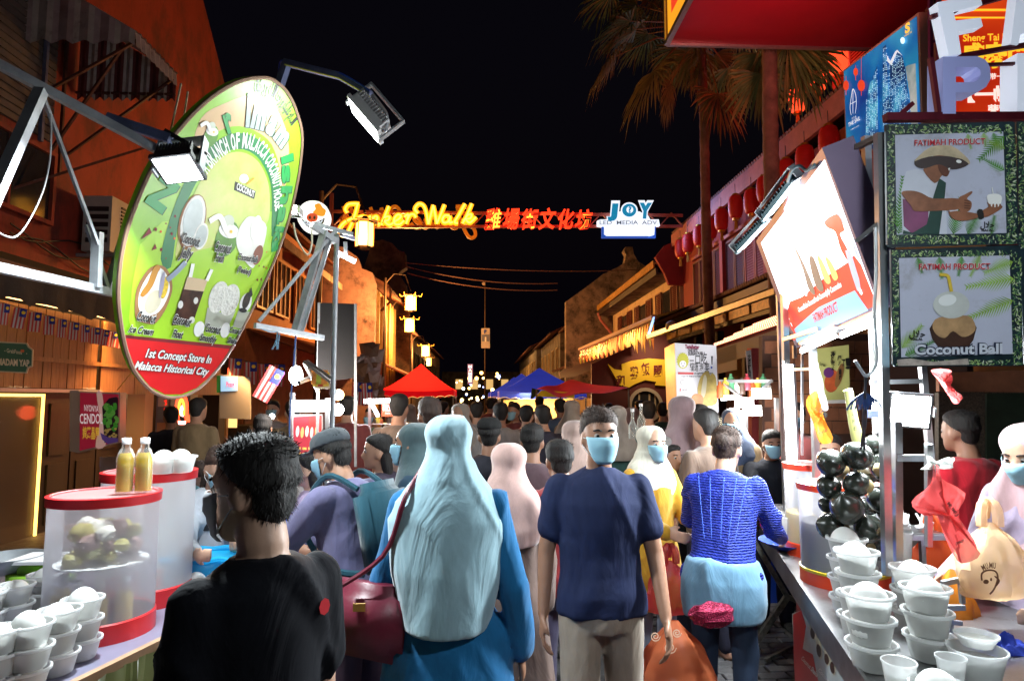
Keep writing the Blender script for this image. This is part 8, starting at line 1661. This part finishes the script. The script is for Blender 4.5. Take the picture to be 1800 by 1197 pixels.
# --- the crowd, near to far
p = person(465, 762, 1.38, 'man in plain black shirt at the front, back to viewer, head turned left, white mask', 50, 2, top=('tee', (.004, .0045, .008)), bottom=('trousers', (.02, .02, .03)), hair='short', mask='white', turn=22, nod=4, male=True, fine=True, wide=.84, arms=((4, 4, 10), (4, 6, 10)))
lg0 = MB(); Pp_ = Pl(p['up']((.0, -.2, 1.3)), (0, -1, 0)); c = p['up']((.085, -.150, 1.255)); lg0.v = []; 
e = MB(); e.add([p['upl']((.08+.014*math.cos(a), -.124, 1.33+.018*math.sin(a))) for a in [i*.785 for i in range(8)]], [tuple(range(8))]); p['addmesh']('red_logo', e, mat('logo_red', (.5, .01, .02), .6, emis=.05, ecol=(1, .02, .02)), False)
p = person(790, 728, 2.35, 'woman in pale blue headscarf and long bright blue dress at the centre, seen from behind', -6, 1, top=('dress', (.012, .15, .36)), bottom=None, cover=('long', (.33, .52, .60)), male=False, fine=True, arms=((6, 14, 14), (-4, 16, 16)), stride=.1, turn=-8, wide=1.12)
c = p['wri'][1]; carrier('dark red carrier bag held low by the woman in the blue dress', c+Vector((0, 0, -.14)), film('bag_darkred', (.45, .015, .03), .85, .3), 2, .2, .3, name='carrier_bag')
c = p['wri'][-1]
sb2 = thing('shoulder_bag', 'burgundy leather shoulder bag with gold clasp hanging left of the blue dress', 'handbag', p['up']((-.27, .02, .98)))
g_ = bmesh.new(); bmesh.ops.create_cube(g_, size=1, calc_uvs=False); bmesh.ops.scale(g_, vec=(.12, .34, .25), verts=g_.verts); bmesh.ops.bevel(g_, geom=list(g_.edges), offset=.04, segments=3, affect='EDGES'); bmesh.ops.rotate(g_, cent=(0, 0, 0), matrix=Matrix.Rotation(R(62), 3, 'Z'), verts=g_.verts); bc0 = p['up']((-.30, -.03, .96)); bmesh.ops.translate(g_, vec=bc0, verts=g_.verts)
me = bpy.data.meshes.new('bag_body'); g_.to_mesh(me); g_.free(); me.materials.append(mat('burgundy', (.16, .015, .035), .4, var=.2, vs=9, bump=.15)); me.polygons.foreach_set('use_smooth', [True]*len(me.polygons)); link('bag_body', me, sb2)
MB().tube(crom([tuple(bc0+Vector((-.12, -.06, .1))), tuple(p['up']((-.22, -.09, 1.2))), tuple(p['up']((-.14, -.12, 1.40))), tuple(p['up']((-.1, -.0, 1.50)))], 5), .009, 6).build('strap', mat('burgundy'), sb2, True); MB().box(bc0+Vector((-.02, -.115, .06)), bc0+Vector((.02, -.105, .085))).build('clasp', mat('gold', (.7, .45, .12), .3, .9), sb2)
p = person(1052, 716, 2.75, 'man in navy shirt and beige trousers walking towards the viewer wearing a pale blue mask', 178, 1, top=('tee', (.018, .025, .07)), bottom=('trousers', (.33, .26, .2)), mask='blue', hair='shortb', fine=True, arms=((8, 12, 18), (-6, 12, 14)), stride=.12, turn=6)
person(985, 772, 3.3, 'person in dull red shirt behind the man in navy, facing away', 10, 1, top=('tee', (.28, .03, .035)), bottom=('trousers', (.06, .05, .1)), hair='short', mask=None, arms=((10, 10, 30), (5, 10, 10)))
p = person(893, 778, 2.95, 'woman in dusty pink headscarf and brown dress behind the woman in blue', 12, 1, top=('dress', (.17, .11, .09)), bottom=None, cover=('short', (.60, .38, .34)), male=False, fine=False, turn=10, stride=.05)
p = person(640, 748, 2.95, 'man in grey lilac jacket and flat dark cap bending towards the left stall, teal mask', 62, 0, lean=14, top=('jacket', (.16, .15, .27)), bottom=('trousers', (.07, .04, .06)), mask='blue', hair='short', capc=(.06, .07, .08), fine=True, arms=((40, 10, 45), (35, 10, 40)), nod=12, turn=10)
e = MB()
for o_ in (-.012, .012):
    pts = [p['upl']((.168+.015*math.sin(f*3), -.06-.02*math.sin(f*3.1)+o_, 1.40-.5*f)) for f in [i/10 for i in range(11)]]; e.tube(pts, .005, 5)
p['addmesh']('jacket_piping', e, mat('piping_white', (.6, .62, .66), .6))
bg_ = thing('backpack', 'dark teal backpack on the back of the man in the lilac jacket', 'backpack', p['up']((0, -.2, 1.2)))
g_ = bmesh.new(); bmesh.ops.create_cube(g_, size=1); bmesh.ops.scale(g_, vec=(.28, .15, .42), verts=g_.verts); bmesh.ops.bevel(g_, geom=list(g_.edges), offset=.05, segments=3, affect='EDGES'); bmesh.ops.rotate(g_, cent=(0, 0, 0), matrix=Matrix.Rotation(R(62), 3, 'Z') @ Matrix.Rotation(R(-14), 3, 'X'), verts=g_.verts); bmesh.ops.translate(g_, vec=p['up']((0, -.21, 1.17)), verts=g_.verts)
me = bpy.data.meshes.new('pack'); g_.to_mesh(me); g_.free(); me.materials.append(fab('pack_teal', (.015, .07, .1))); me.polygons.foreach_set('use_smooth', [True]*len(me.polygons)); link('pack', me, bg_)
for s_ in (-1, 1): MB().tube(crom([tuple(p['up']((s_*.1, -.17, 1.38))), tuple(p['up']((s_*.12, -.02, 1.475))), tuple(p['up']((s_*.12, .14, 1.36))), tuple(p['up']((s_*.15, .13, 1.2))), tuple(p['up']((s_*.18, -.02, 1.05))), tuple(p['up']((s_*.13, -.15, 1.0)))], 5), .014, 6).build('strap', fab('pack_teal', (.015, .07, .1)), bg_, True)
person(1142, 748, 3.9, 'woman in white headscarf, mustard tunic and pale blue mask facing the viewer', 205, 2, top=('tunic', (.55, .3, .025)), bottom=('jeans', (.36, .42, .55)), cover=('short', (.68, .66, .54)), mask='blue', male=False, fine=True, arms=((30, 8, 70), (25, 8, 60)), shoe=(.65, .65, .66), turn=-8)
person(1182, 778, 4.5, 'person with dark hair close behind the woman in the white headscarf', 190, 1, top=('tee', (.03, .04, .06)), hair='short', male=False)
p = person(1262, 742, 3.25, 'woman in royal blue ruched blouse leaning over the right stall, seen from behind', -32, 2, lean=16, top=('long', (.008, .03, .42), 'ruche'), bottom=('jeans', (.025, .04, .075)), hair='bunb', male=False, fine=True, arms=((35, 18, 40), (30, 14, 40)), wide=1.12, nod=10)
rm_ = mat('royal_ruched', (.008, .03, .42), .7, var=.3, vs=9, bump=.1, bs=300); t_ = rm_.node_tree
wv = t_.nodes.new('ShaderNodeTexWave'); wv.bands_direction = 'Z'; wv.inputs['Scale'].default_value = 26; wv.inputs['Distortion'].default_value = 3.5; wv.inputs['Detail'].default_value = 2; wv.inputs['Detail Scale'].default_value = 3
tc_ = [n for n in t_.nodes if n.type == 'TEX_COORD'][0]; t_.links.new(tc_.outputs['Object'], wv.inputs[0]); bp_n = [n for n in t_.nodes if n.type == 'BUMP'][0]; t_.links.new(wv.outputs['Fac'], bp_n.inputs['Height']); bp_n.inputs['Strength'].default_value = .9; bp_n.inputs['Distance'].default_value = .012
e = MB()
for cx_ in (-.10, -.045, .02, .075, .12):
    e.tube([p['upl']((cx_*(1.15-.45*i/16), -.132-.006*math.sin(i*.2)+.25*abs(cx_)*abs(cx_)*2, 1.39-.33*i/16)) for i in range(17)], .002, 5)
p['addmesh']('seam', e, fab('seam_blue', (.06, .14, .7)))
e = Bd(); e.loft([(Vector((0, -.005, z)), rx, ry, Vector((1, 0, 0)), Vector((0, 1, 0))) for z, rx, ry in ((.68, .21, .17), (.78, .225, .178), (.88, .22, .172), (.95, .20, .155), (.99, .185, .14))], 28)
vs = np.array([tuple(v) for v in e.b.v])*p['k']; e.b.v = [tuple(v) for v in vs]; me = e.b.mesh('tied_jacket', fab('denim_pale', (.13, .26, .38)), True); o = bpy.data.objects.new('tied_jacket', me); COL.objects.link(o); o.parent = p['t']; QUEUE.append((o, .013, 2, .014, 55))
pb = thing('sequin_pouch', 'sparkling dark pink pouch hanging behind the woman in royal blue', 'pouch', p['up']((.05, -.2, .72))); c = p['up']((.0, -.2, .70)); MB().ball(c, .1, 8, (1.1, .35, .55), .3).build('pouch', mat('sequins', (.35, .02, .07), .25, .6, var=.9, vs=160, bump=.8, bs=160), pb)
# bags by her side and orange bag with spirals
carrier('red carrier bag held beside the woman in mustard, above the orange one', dep(1178, 985, 3.5), rb_m, 3.5, .26, .27)
c = dep(1185, 1090, 3.1); ob2 = carrier('large orange carrier bag printed with pale spirals near the ground at the centre right', c, film('bag_rust', (.75, .2, .08), .85, .35), 3.1, .36, .44, handles=False)
P = Pl(dep(1180, 1130, 2.95), (0, -1, 0), ob2); spm = mat('spiral_print', (.8, .55, .4), .5)
for (x, y, r_) in ((1178, 1138, 11), (1152, 1118, 9), (1190, 1112, 8)): P.ribbon([(x+r_*(1-i/16)*math.cos(i*.85), y+r_*(1-i/16)*math.sin(i*.85)) for i in range(15)], .005, spm, .001, 0, 'spiral_print', k=3)
# vendors and others
person(372, 770, 3.35, 'stall vendor in white and blue top with pale blue mask behind the left table', 215, 2, lean=16, top=('long', (.42, .45, .5)), bottom=('trousers', (.05, .05, .08)), mask='blue', male=False, hair='longb', nod=18, arms=((40, 10, 50), (45, 10, 50)))
person(318, 790, 3.9, 'second vendor with brown hair and yellow collar bending behind the left table', 230, 2, lean=24, top=('tee', (.22, .42, .5)), bottom=('trousers', (.05, .05, .08)), mask='blue', male=False, hair='longb', nod=15, arms=((40, 10, 50), (45, 10, 50)))
person(414, 800, 3.5, 'vendor in bright blue shirt and gloves reaching over the left table beside the cyan tray', 250, 1, lean=20, top=('long', (.01, .05, .5)), bottom=('trousers', (.03, .03, .06)), mask='blue', hair='short', capc=(.03, .05, .2), nod=16, arms=((50, 10, 40), (50, 10, 40)))
person(548, 795, 3.75, 'woman in pale lilac top behind the thin pole holding out her hand', 95, 2, top=('long', (.42, .32, .48)), bottom=('trousers', (.05, .03, .06)), hair='long', male=False, arms=((30, 10, 60), (25, 10, 60)))
person(672, 762, 3.9, 'woman with long dark hair right of the capped man', 100, 0, top=('tee', (.05, .04, .06)), hair='long', male=False)
person(735, 742, 3.3, 'person in dark green hood and mask beside the pale blue headscarf', 80, 1, top=('jacket', (.02, .045, .075)), mask='blue', cover=('short', (.06, .10, .11)), male=False)
person(757, 698, 4.4, 'tall brown haired person rising above the pale blue headscarf', 20, 1, top=('tee', (.25, .15, .12)), hair='shortb')
person(462, 728, 5.2, 'person in thin striped shirt below the white phone torch', 15, 0, top=('tee', (.18, .14, .17)), hair='short')
person(1350, 752, 4.9, 'vendor in black shirt and green mask behind the far end of the right table', 170, 1, top=('long', (.012, .014, .02)), mask='blue', hair='short', arms=((40, 12, 50), (40, 12, 50)), lean=8)
person(1458, 762, 3.9, 'vendor with blue mask seen through the posts of the right stall', 150, 0, top=('tee', (.03, .05, .06)), mask='blue', hair='short', male=False)
person(1822, 742, 2.75, 'woman in dusty pink headscarf and blue mask at the right picture edge, facing left', 115, 2, top=('tunic', (.30, .24, .33)), bottom=('skirt', (.22, .2, .3)), cover=('long', (.42, .26, .28)), mask='blue', male=False, nod=18, lean=8, arms=((30, 8, 40), (30, 8, 40)))
person(1695, 720, 3.5, 'person in bright red shirt behind the white floodlight at the right', 20, 1, top=('tee', (.5, .012, .025)), hair='short', wide=1.15)
person(935, 745, 4.0, 'man in brown shirt in the middle of the crowd', -10, 1, top=('tee', (.10, .06, .07)), hair='short')
person(1010, 738, 4.4, 'woman in beige headscarf behind the man in navy', 30, 1, top=('tunic', (.3, .22, .2)), cover=('short', (.42, .30, .26)), male=False)
person(860, 735, 4.2, 'man in black cap and dark jacket right of the pale blue headscarf', 0, 1, top=('jacket', (.03, .03, .04)), capc=(.02, .02, .02))
# distant crowd: a few figures varied in height, colour and facing
rr_ = random.Random(77); topc = [(.04, .04, .06), (.2, .05, .05), (.08, .12, .2), (.3, .28, .27), (.12, .08, .06), (.02, .02, .03), (.25, .18, .1), (.05, .13, .12)]; nmc = ['black', 'dull red', 'slate blue', 'pale grey', 'brown', 'charcoal', 'tan', 'dark teal']; covc = [(.25, .17, .18), (.06, .09, .16), (.32, .28, .24)]; nmv = ['mauve', 'navy', 'cream']
far = [(700, 735, 5.6), (810, 722, 6.2), (838, 716, 7.5), (880, 722, 6.6), (905, 712, 8.2), (925, 716, 7.0), (955, 714, 6.2), (985, 708, 8.8), (1005, 712, 7.2), (1040, 712, 8.0), (1085, 720, 5.8), (1110, 712, 7.6), (1140, 716, 6.8), (1165, 708, 8.6), (1200, 740, 4.6), (1232, 738, 5.3), (1290, 745, 5.0), (480, 722, 8), (515, 728, 6.6), (610, 728, 6.4), (655, 722, 7.6), (720, 712, 9), (778, 706, 10), (862, 706, 11), (948, 704, 12), (1070, 706, 10.5), (1125, 704, 11.5), (830, 704, 14), (900, 703, 15), (1000, 703, 14), (1400, 770, 5.2), (345, 745, 6.5), (300, 750, 7.0), (1245, 770, 4.3)]
seen_ = {}
for i, (x, y, D_) in enumerate(far):
    k = rr_.randrange(8); cv_ = rr_.random() < .2; f = rr_.choice((0, 0, 180, 20, -20, 150)); kv = rr_.randrange(3)
    where = ('between %s and %s' % (('the left shops', 'drinks stall') if x < 640 else ('the drinks stall', 'red gazebo') if x < 800 else ('the red gazebo', 'blue gazebos') if x < 930 else ('the blue gazebos', 'moon gate') if x < 1110 else ('the moon gate', 'durian sign') if x < 1260 else ('the durian sign', 'right stall')))
    lab = 'walker in %s %s %s, %s row' % (nmc[k], 'and %s headscarf' % nmv[kv] if cv_ else 'top', where, 'nearer' if D_ < 6 else 'middle' if D_ < 9 else 'farthest')
    if lab in seen_: lab += ', further ' + ('right' if x > seen_[lab] else 'left')
    seen_[lab] = x
    person(x, y+rr_.uniform(-2, 8), D_, lab, f+rr_.uniform(-15, 15), rr_.randrange(3), top=('long' if rr_.random() < .5 else 'tee', topc[k]), cover=('short', covc[kv]) if cv_ else None, male=not cv_, mask='blue' if abs(f) > 90 else None, far=True, H=rr_.uniform(1.55, 1.72) if True else None, arms=((10, 8, 15), (5, 10, 12)), group='distant walkers filling the street')
# grow the continuous surfaces
nm_ = {q[0]: q[0].name for q in QUEUE}
for o, vox, sm, fold, sd in QUEUE:
    m_ = o.modifiers.new('r', 'REMESH'); m_.mode = 'VOXEL'; m_.voxel_size = vox; m_.use_smooth_shade = True
    s_ = o.modifiers.new('s', 'SMOOTH'); s_.factor = .5; s_.iterations = sm
dg_ = bpy.context.evaluated_depsgraph_get(); dg_.update()
for o, vox, sm, fold, sd in QUEUE:
    me = bpy.data.meshes.new_from_object(o.evaluated_get(dg_)); old = o.data; o.modifiers.clear(); me.name = old.name
    if fold:
        n = len(me.vertices); co = np.empty(n*3); me.vertices.foreach_get('co', co); co = co.reshape(-1, 3); no = np.empty(n*3); me.vertices.foreach_get('normal', no); no = no.reshape(-1, 3)
        q = sd*1.7; x, y, z = co[:, 0], co[:, 1], co[:, 2]
        wx = x+.04*np.sin(z*9+q)+.03*np.sin(y*14+q*2); wy = y+.04*np.sin(z*7+q*1.3)
        rg_ = lambda a_: 1-2*np.sqrt(np.abs(np.sin(a_)))
        h = .75*rg_(wx*11+z*3.2*np.sin(q)+wy*5+q)*(.5+.5*np.sin(z*4+q*2))+.45*rg_(z*8+wx*7*np.cos(q)+q*3)*np.sin(wy*9+q)+.3*np.sin(wx*40+z*9+q)*np.cos(wy*33+z*5+q)
        co += no*(np.maximum(h, -.3)*fold)[:, None]; me.vertices.foreach_set('co', co.ravel())
    if not len(me.materials): me.materials.append(old.materials[0])
    if nm_[o].startswith('hair') and vox < .0145:
        rg = random.Random(sd); mb = MB(); n = len(me.vertices); zt = max(v.co.z for v in me.vertices); lk = vox < .0105
        for v in me.vertices:
            for _ in range(2 if lk else 1):
                if rg.random() < .8:
                    nn_ = v.normal; L_ = rg.uniform(.008, .018); d = (nn_*rg.uniform(.12, .45)+Vector((rg.uniform(-.4, .4), rg.uniform(-.4, .4), -.75 if v.co.z < zt-.05 else rg.uniform(-.5, .3)))).normalized()
                    s_ = d.cross(nn_).normalized()*.0016; p_ = v.co-nn_*.002+Vector((rg.uniform(-.004, .004), rg.uniform(-.004, .004), rg.uniform(-.004, .004))); mb.add([p_-s_, p_+s_, p_+d*L_], [(0, 1, 2)])
        b_ = bmesh.new(); b_.from_mesh(me); t_m = mb.mesh('tmp', old.materials[0]); b_.from_mesh(t_m); b_.to_mesh(me); b_.free(); bpy.data.meshes.remove(t_m)
    me.polygons.foreach_set('use_smooth', [True]*len(me.polygons)); me.update(); o.data = me
cleanup = [m for m in bpy.data.meshes if m.users == 0]
for m in cleanup: bpy.data.meshes.remove(m)
